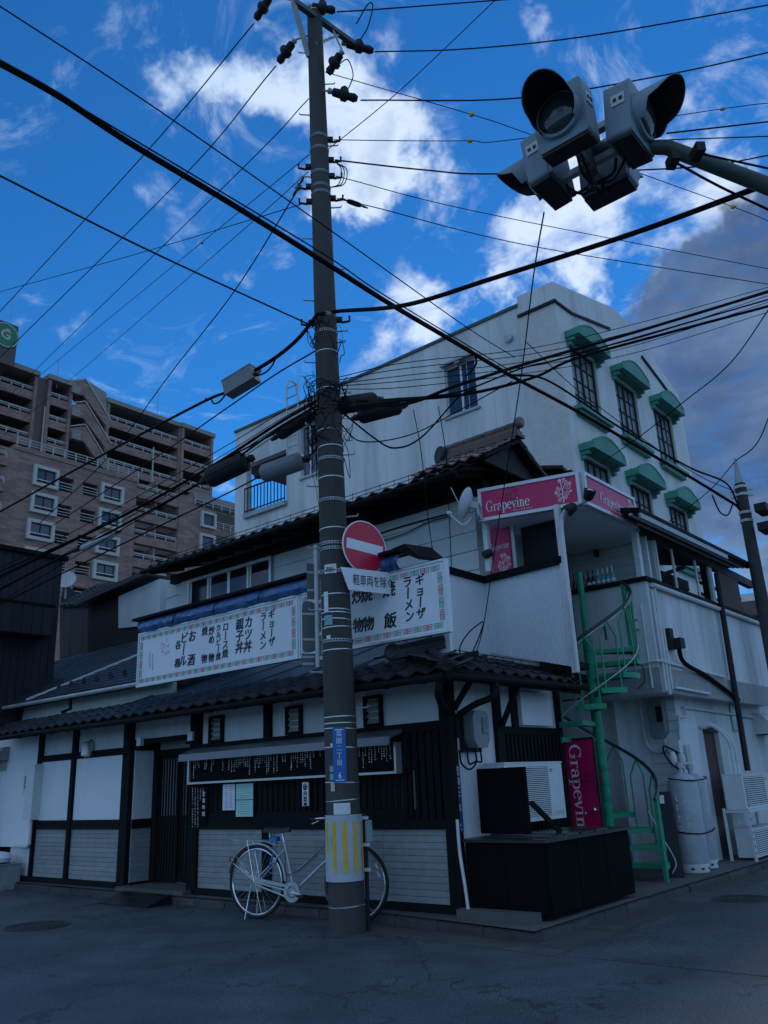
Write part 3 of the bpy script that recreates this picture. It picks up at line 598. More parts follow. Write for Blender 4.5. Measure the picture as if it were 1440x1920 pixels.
# fittings of the restaurant that are things of their own -----------------------------------------
def fixture(name, label, cat, loc): return thing(name, label, cat, loc)
lm = fixture('wall_lamp', 'silver bell shaped lamp on the upper white panel of the left bay', 'lamp', (-7.05,0,2.2))
c = FY(165,1402,-.02); MB().lathe([(.02,.10),(.07,.085),(.095,.03),(.10,-.07),(.105,-.12)], c, n=16, cap1=False).build('shade', 'frame_alu', lm, True); MB().tube([c+V((0,.0,.09)),c+V((0,.07,.12))], .012, 6).build('bracket', 'wood_black', lm)
MB().lathe([(.09,-.115),(.05,-.14)], c, n=14).build('bulb', 'panel_white', lm, True)
for px, py, lab in ((266,1392,'small white utility box on the entrance post'), (362,1382,'small white utility box on the lintel right of the entrance')):
    c = FY(px,py,.0); t = fixture('utility_box', lab, 'box', c); MB().box(c.x-.05,c.x+.05,-.06,.0,c.z-.05,c.z+.07).build('casing', 'panel_white', t); MB().box(c.x-.07,c.x+.07,-.07,.0,c.z-.09,c.z-.06).build('base', 'wood_black', t)
# duct casing, conduit and hood at the left end
c = FY(72,1470,.0)
dc = fixture('duct_casing', 'white vertical air conditioner duct casing on the left end of the facade', 'duct', (c.x,-.05,1.0))
MB().box(c.x-.16,c.x+.10,-.14,.05,1.05,1.93).build('casing', 'ac_white', dc); MB().box(c.x-.28,c.x-.165,-.12,.05,1.45,1.9).build('side_box', 'ac_white', dc)
for i in range(6): MB().box(c.x-.25,c.x-.19,-.125,-.119,1.55+i*.035,1.57+i*.035).build('vent_slot', 'ac_dark', dc)
MB().tube([(c.x-.02,-.06,1.05),(c.x-.02,-.06,.67),(c.x-.06,-.06,.64),(c.x-.5,-.06,.64)], .028, 8).build('conduit', 'pipe_white', dc, True)
c = FY(10,1415,.0); vh = fixture('vent_hood', 'grey metal kitchen vent hood at the left frame edge', 'vent', (c.x,-.1,c.z))
MB().prism([(c.x-.3,.05,c.z+.14),(c.x-.3,-.12,c.z+.12),(c.x-.3,-.26,c.z-.1),(c.x-.3,.05,c.z-.1)], (.46,0,0)).build('hood', 'steel_grey', vh); MB().box(c.x-.2,c.x+.12,-.02,.05,c.z-.28,c.z-.1).build('flap', 'galv', vh)
bpiece('left_panel', 'panel_white', rest, -12,-8.63,-.005,.05,.62,2.42)
bt = thing('utility_crate', 'grey metal cabinet on the ground by the left wall', 'cabinet', (-8.95,-.15,0)); c = GZ(37,1648,.02)
MB().box(-9.35,-8.78,-.42,-.06,.0,.36).build('body', 'galv', bt); MB().box(-9.37,-8.76,-.44,-.04,.36,.385).build('top', 'steel_grey', bt); MB().box(-9.08,-9.05,-.428,-.42,.03,.33).build('door_edge', 'steel_grey', bt)
bg_ = tag(MB().lathe([(.10,0),(.26,.03),(.30,.10),(.25,.17),(.10,.20)], (-9.15,-.28,.386), n=14).build('plastic_bag', 'panel_white', None, True), 'white plastic bag lying on the grey cabinet', 'bag'); bg_.scale = (1.0,.7,.9); bg_.location = (0,-.085,.04)
wb = thing('wooden_crate', 'brown wooden crate at the left frame edge beside the grey cabinet', 'crate', (-9.62,-.25,0))
for i in range(5): MB().box(-9.86+i*.092,-9.78+i*.092,-.44,-.41,0,.33).build('slat', 'wood_brown', wb)
MB().box(-9.86,-9.40,-.40,-.05,0,.32).build('body', 'wood_brown', wb)
# ================================================================== lettering drawn as serif strokes
def ribbon(mb, pts, ws):
    n = len(pts); Lf = []; Rt = []
    for i in range(n):
        a = V((*pts[max(i-1,0)],0)); b = V((*pts[min(i+1,n-1)],0)); t = b-a
        t = t.normalized() if t.length > 1e-9 else V((1,0,0)); nn = V((-t.y,t.x,0)); p = V((*pts[i],0)); w = ws[i] if isinstance(ws, list) else ws
        Lf.append(p+nn*w/2); Rt.append(p-nn*w/2)
    mb.add(Lf+Rt, [(i+1, i, n+i, n+i+1) for i in range(n-1)])
def earc(cx, cy, rx, ry, a0, a1, lo, hi, n=14):
    P = []; W = []
    for i in range(n+1):
        a = math.radians(a0+(a1-a0)*i/n); P.append((cx+rx*math.cos(a), cy+ry*math.sin(a))); W.append(lo+(hi-lo)*abs(math.cos(a))**1.5)
    return P, W
def serif_word(word):
    """thin-and-thick serif strokes, cap height 1"""
    mb = MB(); x = 0; T, H = .125, .04
    def bar(x0, x1, y0, y1): mb.quad((x+x0,y0,0),(x+x1,y0,0),(x+x1,y1,0),(x+x0,y1,0))
    def arc(*a):
        P, W = earc(*a); ribbon(mb, [(x+p, q) for p, q in P], W)
    def line(p, q, w): ribbon(mb, [(x+p[0],p[1]),(x+q[0],q[1])], w)
    for ch in word:
        if ch == 'G':
            arc(.40,.5,.33,.48,48,325,.04,.14); bar(.60,.72,.03,.42); bar(.50,.80,.40,.45); bar(.64,.68,.70,.98); x += .86
        elif ch == 'r':
            bar(.08,.20,0,.62); bar(.0,.30,0,H); bar(.0,.10,.57,.62); arc(.32,.44,.13,.16,170,60,.04,.07); bar(.33,.43,.50,.62); x += .46
        elif ch == 'a':
            bar(.33,.45,.06,.45); arc(.24,.45,.15,.17,0,160,.05,.11); arc(.25,.18,.18,.18,60,300,.04,.12); bar(.05,.15,.44,.54); bar(.40,.53,0,H+.02); x += .56
        elif ch == 'p':
            bar(.08,.20,-.28,.62); bar(0,.30,-.28,-.24); bar(0,.10,.57,.62); arc(.28,.31,.22,.30,-150,150,.04,.13); x += .60
        elif ch == 'e':
            arc(.27,.31,.22,.30,5,318,.04,.13); bar(.07,.49,.34,.39); x += .54
        elif ch == 'v':
            line((.08,.62),(.28,.0),.12); line((.28,.0),(.45,.62),.05); bar(-.02,.22,.58,.62); bar(.34,.56,.58,.62); x += .55
        elif ch == 'i':
            bar(.09,.21,0,.62); bar(0,.30,0,H); bar(0,.10,.57,.62); arc(.15,.84,.035,.035,0,360,.07,.07); x += .34
        elif ch == 'n':
            bar(.08,.20,0,.62); bar(0,.28,0,H); bar(0,.10,.57,.62); bar(.38,.50,0,.46); bar(.31,.58,0,H); arc(.33,.44,.12,.16,0,165,.05,.10); x += .64
    return mb, x
def serif_text(word, size, mat, parent, mw, sx=1.0, name='lettering', length=None):
    mb, w = serif_word(word)
    if length: sx = length/(w*size)
    me = mb.mesh('lettering'); me.transform(Matrix.Diagonal((size*sx,size,1,1))); me.materials.append(MATS[mat])
    return link(name, me, parent, None, mw)
def vine(size, mat, parent, mw, name='vine_ornament'):
    mb = MB()
    def spiral(cx, cy, r, a0, turns, dirn, w):
        P = []; W = []
        for i in range(29):
            t = i/28; a = a0+dirn*turns*2*PI*t; q = r*(1-.78*t); P.append((cx+q*math.cos(a), cy+q*math.sin(a))); W.append(w*(1-.45*t))
        ribbon(mb, P, W); k = P[-1]; ribbon(mb, *earc(k[0],k[1],w*.5,w*.5,0,360,w,w,8))
    stem = [(0,-1.0),(.06,-.7),(-.02,-.35),(.05,0),(-.03,.3),(-.06,.6),(-.10,.75)]; ribbon(mb, stem, [.05,.08,.08,.07,.06,.05,.04])
    for (cx, cy, r, a0, t, d) in ((.30,.62,.24,PI,1.25,-1),(.42,.22,.30,PI*1.05,1.3,-1),(.36,-.22,.24,PI*.9,1.2,1),(-.30,.05,.24,0,1.25,1),(-.32,-.35,.20,.1,1.1,1),(-.22,-.72,.22,.2,1.2,1),(.22,-.62,.18,PI,1.1,-1),(.16,.95,.14,-PI/2,1,1),(.60,.52,.16,-PI/2,1.1,1)):
        spiral(cx, cy, r, a0, t, d, .055)
    for (cx, cy, s_) in ((-.12,.86,.20),(.66,-.12,.15),(-.52,-.10,.15),(-.36,.30,.13),(.04,-.88,.10)):
        for k in range(5):
            a = 2*PI*k/5+.3; b1 = a+.45; b2 = a-.45
            mb.add([(cx,cy,0),(cx+s_*.6*math.cos(b2),cy+s_*.6*math.sin(b2),0),(cx+s_*math.cos(a),cy+s_*math.sin(a),0),(cx+s_*.6*math.cos(b1),cy+s_*.6*math.sin(b1),0)], [(0,1,2,3)])
    # layers of one print: each stroke a hair higher so that crossings do not share a plane
    me = mb.mesh(name); me.transform(Matrix.Diagonal((size,size,1,1))); me.materials.append(MATS[mat])
    for i, p in enumerate(me.polygons):
        pass
    return link(name, me, parent, None, mw)
# ================================================================== long signboards over the pent roof
SY = -.30
def sign_pt(px, py): return FY(px, py, SY)
def meander(mb, u, z, s, flip, vert=False):
    segs = [((0,0),(1,0)),((1,0),(1,1)),((1,1),(0,1)),((0,1),(0,.34)),((0,.34),(.66,.34)),((.66,.34),(.66,.68)),((.66,.68),(.32,.68))]
    for (a, b) in segs:
        x0, x1 = sorted((a[0],b[0])); y0, y1 = sorted((a[1],b[1])); t = .055
        if flip: x0, x1 = 1-x1, 1-x0
        if vert: x0, x1, y0, y1 = y0, y1, x0, x1
        mb.box(u+(x0-t)*s, u+(x1+t)*s, SY-.0035, SY-.001, z+(y0-t)*s, z+(y1+t)*s)
def signboard(name, label, x0, x1, z0, z1, cols, phase=0):
    t = thing(name, label, 'signboard', ((x0+x1)/2, SY, z0), 'handwritten restaurant signboards')
    MB().box(x0, x1, SY, SY+.04, z0, z1).build('board', 'sign_white', t)
    f = .025; MB().box(x0-f,x1+f,SY-.012,SY+.06,z0-f,z0).box(x0-f,x1+f,SY-.012,SY+.06,z1,z1+f).box(x0-f,x0,SY-.012,SY+.06,z0,z1).box(x1,x1+f,SY-.012,SY+.06,z0,z1).build('frame', 'frame_alu', t)
    red, grn = MB(), MB(); s_ = .052; m_ = .035; k = phase
    u = x0+m_
    while u+2*s_*1.2 < x1-m_+.02:
        tgt = red if k % 2 == 0 else grn
        for z in (z0+m_, z1-m_-s_):
            meander(tgt, u, z, s_, False); meander(tgt, u+s_*1.2, z, s_, True)
        u += s_*2.75; k += 1
    z = z0+m_+s_*1.5; k = phase+1
    while z+s_*2.2 < z1-m_-s_*1.2:
        tgt = red if k % 2 == 0 else grn
        for uu in (x0+m_, x1-m_-s_):
            meander(tgt, uu, z, s_, False, True); meander(tgt, uu, z+s_*1.15, s_, True, True)
        z += s_*2.6; k += 1
    stuff(red.build('border', 'ink_red', t, label='red key pattern border')); stuff(grn.build('border', 'ink_green', t, label='green key pattern border'))
    for (s, px, y0, y1) in cols:
        a = sign_pt(px, y0); b = sign_pt(px, y1); h = a.z-b.z; sz = h/len(s)*1.06
        mw = frame((a.x, SY-.002, (a.z+b.z)/2-sz*.04), (1,0,0), (0,0,1))
        mw = mw @ Matrix.Rotation(random.uniform(-.04,.04), 4, 'Z')
        text(vtext(s), sz, 'brush_black', t, mw, shear=.10, line=.95, weight=sz*.035)
    return t
xs = sign_pt(560,1150).x; ZB, ZT = 2.885, 3.635
sb1 = signboard('signboard', 'long white menu signboard with black brush characters and rolled blue tarp above', sign_pt(262,1200).x, xs-.03, ZB, ZT,
    [('ギョ丨ザ',509,1144,1212),('ラ丨メン',493,1149,1219),('カツ丼',465,1157,1224),('親子丼',449,1161,1226),('ロ丨ス焼',423,1168,1234),('カルビ丨焼',410,1171,1238),('炒め　物',397,1175,1242),('焼　　物',384,1176,1244),('お　酒',360,1183,1249),('ビ丨ル',345,1187,1250),('各　種',334,1202,1252)])
st = MB()
for i in range(26):
    c = sign_pt(311+random.uniform(-9,9), 1212+random.uniform(-15,15)); a = random.choice((0,.5,1.5)); st.obox(c+V((0,-.002-.0001*i,0)), V((math.cos(a),0,math.sin(a)))*.018, (0,.0006,0), V((-math.sin(a),0,math.cos(a)))*.0035)
stuff(st.build('seal_print', 'ink_pink', sb1))
st = MB()
for k, px in enumerate((281,286)):
    for i in range(12):
        c = sign_pt(px, 1224+i*2.6+k*3); st.box(c.x-.008,c.x+.008,SY-.0025,SY-.001,c.z-.005,c.z+.005)
stuff(st.build('small_print', 'brush_black', sb1))
sb2 = signboard('signboard', 'white menu signboard partly behind the utility pole, the right hand one of the pair', xs+.03, sign_pt(836,1120).x, ZB, ZT,
    [('ギョ丨ザ',785,1078,1162),('ラ丨メン',763,1082,1168),('焼　飯',728,1092,1180),('焼　物',687,1103,1185),('炒　物',669,1106,1188)], 1)
for i, x in enumerate((-4.9,-3.4,-2.6,-1.2)): MB().beam((x,SY+.06,3.3),(x,.9,3.1),.04,.04).build('strut', 'steel_grey', sb1 if i < 2 else sb2)
MB().box(sign_pt(770,1200).x,sign_pt(803,1200).x,.1,.14,2.72,2.96).build('prop_board', 'panel_white', sb2)
# rolled tarpaulin and its rail above the left board
def tarp(x0, x1, label, sag_=0.0):
    t = thing('rolled_tarp', label, 'tarpaulin', ((x0+x1)/2,SY,ZT)); mb = MB(); nx = 60; prof = [(.04,.035),(-.035,.028),(-.075,.085),(-.07,.15),(-.03,.20),(.06,.215)]
    Pv = []
    for i in range(nx+1):
        x = x0+(x1-x0)*i/nx; w1 = .012*math.sin(i*1.9)+.010*math.sin(i*.73+1)+random.uniform(-.005,.005)
        for (y, z) in prof: Pv.append((x+.03*math.sin(z*20+i), SY+y+w1, ZT+z*.95+w1*.6))
    k = len(prof); mb.add(Pv, [(i*k+j, (i+1)*k+j, (i+1)*k+j+1, i*k+j+1) for i in range(nx) for j in range(k-1)]); mb.build('sheet', 'tarp_blue', t, True)
    MB().box(x0-.08,x1+.03,SY-.10,SY+.16,ZT+.208,ZT+.245).build('rail', 'wood_black', t)
    n_ = int((x1-x0)/.75)
    for i in range(1, n_): x = x0+(x1-x0)*i/n_; MB().tube([(x,SY-.085,ZT+.03),(x+.04,SY-.10,ZT+.12),(x+.07,SY-.05,ZT+.21)], .007, 5).build('cord', 'cable', t)
    MB().tube([(x0-.06,SY-.12,ZT+.20),(x0-.08,SY-.05,ZT+.23),(x0-.08,.1,ZT+.23)], .014, 6).build('rail_hook', 'steel_grey', t)
tarp(sign_pt(263,1180).x, sign_pt(586,1100).x, 'blue tarpaulin rolled up along the left menu signboard')
tarp(sign_pt(655,1060).x, sign_pt(752,1040).x, 'short end of rolled blue tarpaulin right of the utility pole')
# second row boards and awning bracket at the right end of the tarp
aw = thing('awning_bracket', 'dark awning bracket above the right menu signboard', 'bracket', sign_pt(770,1035)); a = sign_pt(745,1032); b = sign_pt(795,1045)
MB().prism([a+V((0,-.1,0)), b+V((0,-.1,-.04)), b+V((0,-.1,0)), (a+b)/2+V((0,-.1,.10))], (0,.5,.05)).build('bracket', 'wood_black', aw)
# ------------------------------------------------------------------ menu board with hood under the small windows
mY = -.10; a = FY(353,1467,mY); b = FY(746,1455,mY); t_ = FY(350,1424,mY)
MX0, MX1, MZ0, MZ1 = a.x, b.x, (a.z+b.z)/2, t_.z
mbd = thing('menu_board', 'long black chalk lettered menu board under a grey metal hood', 'menu board', ((MX0+MX1)/2, 0, MZ0))
MB().box(MX0+.03,MX1-.03,mY+.01,-.02,MZ0+.02,MZ1+.02).build('board', 'board_black', mbd)
MB().box(MX0,MX1,mY-.02,-.02,MZ0,MZ0+.025).box(MX0,MX0+.03,mY-.02,-.02,MZ0+.025,MZ1).box(MX1-.03,MX1,mY-.02,-.02,MZ0+.025,MZ1).build('frame', 'frame_alu', mbd)
MB().prism([(MX0-.04,-.02,MZ1+.14),(MX0-.04,-.24,MZ1+.06),(MX0-.04,-.25,MZ1-.03),(MX0-.04,-.24,MZ1-.03),(MX0-.04,-.22,MZ1+.04),(MX0-.04,-.02,MZ1+.10)], (MX1-MX0+.06,0,0)).build('hood', 'hood_grey', mbd)
ch = MB(); x = MX0+.10                  # columns of chalk writing too small to read
while x < MX1-.08:
    if random.random() < .13: x += .07; continue
    ln = random.choice((3,4,5,6,7,8,9)); hh = .017
    for i in range(ln):
        z = MZ1-.035-i*.026
        if z < MZ0+.05: break
        for q in range(3):
            w = random.uniform(.004,.009); oz = random.uniform(-.008,.008)
            if random.random() < .5: ch.box(x-w,x+w,mY+.006,mY+.009,z+oz-.0018,z+oz+.0018)
            else: ch.box(x-.002+oz,x+.002+oz,mY+.0065,mY+.0092,z-.008,z+.008)
    x += random.choice((.036,.036,.04,.055))
stuff(ch.build('chalk_writing', 'chalk', mbd))
ch = MB()
for k, px in enumerate((361,366,371,376,381)):
    for i in range(24 if k < 3 else 8):
        c = FY(px, 1478+i*3.1, -.03)
        for q in range(2): w = random.uniform(.005,.010); oz = random.uniform(-.006,.006); ch.box(c.x-w,c.x+w,-.032,-.029,c.z+oz-.002,c.z+oz+.002)
hb = thing('hours_board', 'black notice board with small white writing beside the door', 'notice', FY(372,1510,-.02)); p0 = FY(358,1474,-.02); p1 = FY(388,1548,-.02)
MB().box(p0.x,p1.x,-.028,-.0,p1.z,p0.z).build('board', 'board_black', hb); stuff(ch.build('chalk_writing', 'chalk', hb))
text(vtext('営業時間'), .062, 'chalk', hb, frame(FY(382,1508,-.03)+V((0,-.001,0)), (1,0,0), (0,0,1)), line=1.35)
def sheet(px0, py0, px1, py1, Y, mat, name, label, cat, lines, nl, extra=None):
    a = FY(px0,py0,Y); b = FY(px1,py1,Y); t = thing(name, label, cat, ((a.x+b.x)/2,Y,b.z)); MB().box(a.x,b.x,Y,Y+.004,b.z,a.z).build('sheet', mat, t)
    mb = MB()
    for i in range(nl):
        z = a.z-(a.z-b.z)*(i+1.2)/(nl+1.5)
        for k in range(lines): x = a.x+(b.x-a.x)*(.12+.76*(k+.5)/lines); w = (b.x-a.x)*.3/lines*random.uniform(.5,1.0); mb.box(x-w,x+w,Y-.002,Y-.0005,z-.003,z+.003)
    mb.build('print', extra or 'steel_grey', t); return t
sheet(418,1471,440,1519,-.03,'paper_white','paper_notice','lavender white paper notice on the dark slats','notice',2,12)
pg = sheet(443,1470,474,1531,-.034,'paper_green','calendar_poster','pale green two part calendar poster on the slats','poster',7,13,'ink_green')
a = FY(443,1498,-.04); b = FY(474,1499,-.04); MB().box(a.x,b.x,-.040,-.037,b.z-.004,b.z+.004).build('divider', 'brush_black', pg)
a = FY(567,1467,-.04); b = FY(579,1511,-.04); t = thing('name_plate', 'narrow white plate with black characters hanging on the slats', 'plate', ((a.x+b.x)/2,-.04,b.z)); MB().box(a.x,b.x,-.045,-.03,b.z,a.z).build('plate', 'sign_plate', t)
text(vtext('店内禁煙'), .062, 'brush_black', t, frame(((a.x+b.x)/2,-.0465,(a.z+b.z)/2-.03), (1,0,0), (0,0,1)), bold=.002, line=1.05)
MB().lathe([(.035,0),(.035,.002),(.026,.002),(.026,0)], ((a.x+b.x)/2,-.046,a.z-.05), (0,-1,0), 16, False, False).build('mark', 'brush_black', t)
# ================================================================== bar building (corner of the other street)
bar = thing('bar_building', 'pale blue two storey bar with overhanging upper floor beside the spiral stair', 'building', (.3,5,0))
def bp(name, mat, *a): return bpiece(name, mat, bar, *a)
XB = .90; YB = 3.70; ZR = 3.95
bp('lower_wall', 'plaster_old', -2.0,-.18,3.74,4.5,.1,2.4)
mbw = MB(); dy0 = FX(1338,1500,.6).y; dy1 = FX(1367,1500,.6).y
wall_holes(mbw, (.6,4.9,.1), (0,1,0), (0,0,1), 4.4, 2.35, [(dy0-4.9,dy1-4.9,0,1.83)], .35, (1,0,0)); mbw.quad((-.18,4.9,.1),(.6,4.9,.1),(.6,4.9,2.45),(-.18,4.9,2.45)); mbw.quad((-.18,3.74,.1),(-.18,4.9,.1),(-.18,4.9,2.45),(-.18,3.74,2.45))
mbw.build('street_wall', 'plaster_old', bar)
bp('back_door', 'rust_wood', .50,.53,dy0,dy1,.1,1.93); bp('door_head', 'wood_dark', .5,.605,dy0,dy1,1.93,2.0)
for i in range(15): bp('siding_board', 'plaster', .16,.598,4.865,4.898,.15+i*.148,.15+i*.148+.138)
UW = MB(); UW.box(-2.0,XB,YB,YB+.12,2.42,ZR-.03); UW.box(XB-.12,XB,YB+.12,8.9,2.42,ZR-.03); UW.build('upper_wall', 'plaster_old', bar)
bp('floor_slab', 'plaster_old', -1.6,XB-.12,YB+.12,8.9,2.42,2.55)
for x0, x1, y0, y1 in ((-.2,XB+.02,YB-.02,YB+.0),(XB,XB+.02,YB+.0,8.92)): bp('band', 'siding_grey', x0, x1, y0, y1, 2.38, 2.72)
bp('parapet_cap', 'wood_black', -1.3,XB+.04,YB-.06,YB+.16,ZR-.03,ZR+.03); bp('parapet_cap', 'wood_black', XB-.16,XB+.04,YB+.16,8.95,ZR-.03,ZR+.03)
MB().tube([(XB+.05,YB+.1,ZR-.08),(XB+.05,8.95,ZR-.08)], .035, 8).build('gutter_pipe', 'pipe_white', bar, True)
# roofed veranda above the parapet
for px, w in ((1264,.03),(1304,.03)):
    y = FX(px,1060,XB-.04).y; MB().tube([(XB-.05,y,ZR),(XB-.05,y,4.9)], .022, 8).build('veranda_post', 'pipe_white', bar, True)
for px, w, mt in ((1218,.05,'pipe_white'),(1330,.16,'siding_cream'),(1322,.05,'wood_black'),(1352,.06,'wood_black')):
    y = FX(px,1080,XB-.06).y; bp('veranda_post', mt, XB-.12,XB-.03,y-w/2,y+w/2,ZR+.03,4.85)
rA = FX(1196,952,1.2); rB = FX(1410,1058,1.2)
MB().prism([(1.22,rA.y,rA.z),(1.22,rA.y,rA.z-.06),(-1.5,rA.y,rA.z+.55),(-1.5,rA.y,rA.z+.62)], (0,rB.y-rA.y,rB.z-rA.z)).build('veranda_roof', 'wood_black', bar)
for k in range(7): bbeam('roof_batten', 'siding_cream' if k % 2 else 'wood_dark', bar, (1.15-k*.08,rA.y+.03,rA.z-.07+k*.017), (1.15-k*.08,rB.y-.1,rB.z-.07+k*.017), .05, .03)
bbeam('eave_board', 'steel_grey', bar, (1.20,rA.y+.02,rA.z-.10), (1.20,rA.y+(rB.y-rA.y)*.72,rA.z+(rB.z-rA.z)*.72-.10), .03, .07)
bbeam('header', 'wood_dark', bar, (XB-.06,YB+.1,4.72), (XB-.06,8.9,4.66), .10, .14)
be = FX(1346,1080,XB-.03); bf = FX(1384,1100,XB-.03); bp('end_panel', 'rust_wood', XB-.08,XB-.02,be.y,bf.y,ZR+.03,4.75)
cm = MB(); ny = 70
for i in range(ny):
    y0 = YB+.6+3.6*i/ny; y1 = YB+.6+3.6*(i+1)/ny; d0 = .012*math.sin(i*1.6); d1 = .012*math.sin((i+1)*1.6); cm.quad((-.1+d0,y0,ZR),(-.1+d1,y1,ZR),(-.1+d1,y1,4.62),(-.1+d0,y0,4.62))
cm.build('corrugated_screen', 'corr_white', bar, True)
bp('veranda_back', 'room_dark', -1.55,-1.5,YB+.6,8.9,ZR,5.3); bp('veranda_beam', 'wood_black', -.05,.0,YB+.5,8.0,4.56,4.75)
bbeam('brace_rail', 'wood_black', bar, (XB-.25,YB+.55,ZR+.1), (XB-.25,YB+2.3,4.55), .05, .06)
for z in (ZR+.22,ZR+.42): bbeam('rail_bar', 'wood_black', bar, (XB-.2,6.4,z), (XB-.2,8.6,z), .04, .04)
# siding behind the bottles and balcony soffit
for i in range(6): bp('inner_siding_board', 'siding_cream', -.75,.85,4.28,4.31,ZR-.05+i*.15,ZR-.05+i*.15+.145)
bp('inner_wall', 'room_dark', -1.9,-.12,3.4,3.45,2.9,4.66); bp('inner_wall', 'siding_cream', -.75,.88,4.31,4.36,2.6,4.8)
# ------------------------------------------------------------------ balcony
ba = FY(914,1000,2.14).x; bb_ = FY(955,1000,2.14).x
BL = V((-.73,2.05,0)); BR = V((.6,1.9,0))
bal = thing('balcony', 'corrugated white balcony box with black rail below the pink sign', 'balcony', (0,2,2.6))
n = 150; cm = MB()
for i in range(n+1):
    t = i/n; p = BL.lerp(BR, t); off = .008*(1 if (i//2) % 2 else -1); zb = 2.98+(2.62-2.98)*t; cm.v += [(p.x,p.y-off,zb),(p.x,p.y-off,3.94)]
cm.f = [(2*i, 2*i+2, 2*i+3, 2*i+1) for i in range(n)]; cm.build('corrugated_panel', 'corr_white', bal)
MB().beam((BL.x,BL.y-.01,3.97),(BR.x,BR.y-.01,3.97),.10,.09).build('rail', 'wood_black', bal)
MB().prism([(-.70,1.15,2.85),(-.70,2.05,2.95),(-.70,2.05,3.94),(-.70,1.15,3.94)], (-.03,0,0)).build('side_panel', 'panel_white', bal); MB().beam((-.71,1.1,3.97),(-.71,2.03,3.97),.10,.09).build('rail', 'wood_black', bal)
MB().box(-.74,-.02,2.07,3.66,2.62,2.70).box(-.02,.58,1.96,2.30,2.62,2.70).build('floor', 'wood_black', bal)
MB().beam((.60,1.88,2.55),(.60,1.88,4.7),.065,.065,(0,1,0)).build('post', 'pipe_white', bal); MB().beam((-.44,1.78,4.0),(-.44,1.78,4.68),.07,.07,(0,1,0)).build('post', 'pipe_white', bal)
MB().tube(spl([(.66,1.82,2.55),(.66,1.82,4.0),(.67,1.83,4.45),(.74,1.9,4.62),(.86,1.98,4.68)]), .028, 8).build('conduit', 'pipe_white', bal, True)
MB().box(bb_+.08,FY(1041,1000,2.32).x,2.32,2.36,3.9,4.665).build('dark_doorway', 'room_dark', bal); MB().box(.80,.88,3.66,3.76,ZR,4.7).build('post', 'pipe_white', bal)
MB().prism([(-.42,1.66,4.67),(.88,2.04,4.67),(.88,4.3,4.67),(-.42,4.3,4.67)], (0,0,.03)).build('soffit', 'panel_white', bal)
MB().box(bb_+.02,bb_+.07,2.14,2.18,3.9,4.70).build('door_frame', 'frame_alu', bal)
a = MB().box(ba,bb_,2.14,2.16,3.9,4.70).build('banner', 'pink', bal, label='dark pink banner with white vine print')
serif_text('Grapevine', .10, 'print_pale', a, frame((ba+.03,2.137,4.38),(1,0,0),(0,0,1)), length=bb_-ba-.05); vine(.15, 'print_pale', a, frame(((ba+bb_)/2+.04,2.137,4.16),(1,0,0),(0,0,1)))
# pink sign box
SL = V((-.42,1.62,0)); SR = V((.9,2.0,0)); Z0, Z1 = 4.66, 5.12
psg = thing('bar_sign', 'magenta wraparound Grapevine sign box with white vine on the balcony corner', 'sign', (.3,2,Z0))
def signface(p, q, flip=1):
    d = (q-p); L = d.length; d.normalize(); nn = d.cross(V((0,0,1))); P = lambda u, z, o=0: p+d*u+V((0,0,z))+nn*o
    f = .045
    for (u0, u1, z0, z1) in ((0,L,Z0,Z0+f),(0,L,Z1-f,Z1),(0,f,Z0+f,Z1-f),(L-f,L,Z0+f,Z1-f)): MB().obox(P((u0+u1)/2,(z0+z1)/2,-.03), d*(u1-u0)/2, nn*.04, V((0,0,(z1-z0)/2))).build('frame', 'frame_alu', psg)
    MB().obox(P(L/2,(Z0+Z1)/2,-.03), d*(L/2-f), nn*.025, V((0,0,(Z1-Z0)/2-f))).build('face', 'pink', psg)
    return P, L, d
P, L1, d1 = signface(SL, SR)
serif_text('Grapevine', .155, 'print_pale', psg, frame(P(.10,Z0+.115,.003), d1, (0,0,1)), length=.60)
text('グレープヴァイン', .034, 'print_pale', psg, frame(P(.60,Z0+.075,.003), d1, (0,0,1)))
vine(.165, 'print_pale', psg, frame(P(1.14,Z0+.23,.003), d1, (0,0,1))); vine(.15, 'print_dark', psg, frame(P(.45,Z0+.28,-.0035), d1, (0,0,1)))
P, L2, d2 = signface(SR+V((.045,.045,0)), V((.945,3.6,0)))
serif_text('Grapevine', .155, 'print_pale', psg, frame(P(.42,Z0+.13,.003), d2, (0,0,1)), length=.72); text('グレープヴァイン', .034, 'print_pale', psg, frame(P(.95,Z0+.09,.003), d2, (0,0,1)))
vine(.165, 'print_pale', psg, frame(P(1.36,Z0+.22,.003), d2, (0,0,1)))
MB().prism([SL+V((0,.03,Z1-.004)), SR+V((-.03,.03,Z1-.004)), V((.88,3.6,Z1-.004)), V((-.42,3.6,Z1-.004))], (0,0,-.02)).build('top_sheet', 'wood_black', psg)
MB().box(.70,.80,2.0,2.1,Z1,Z1+.05).build('cap_box', 'wood_black', psg)
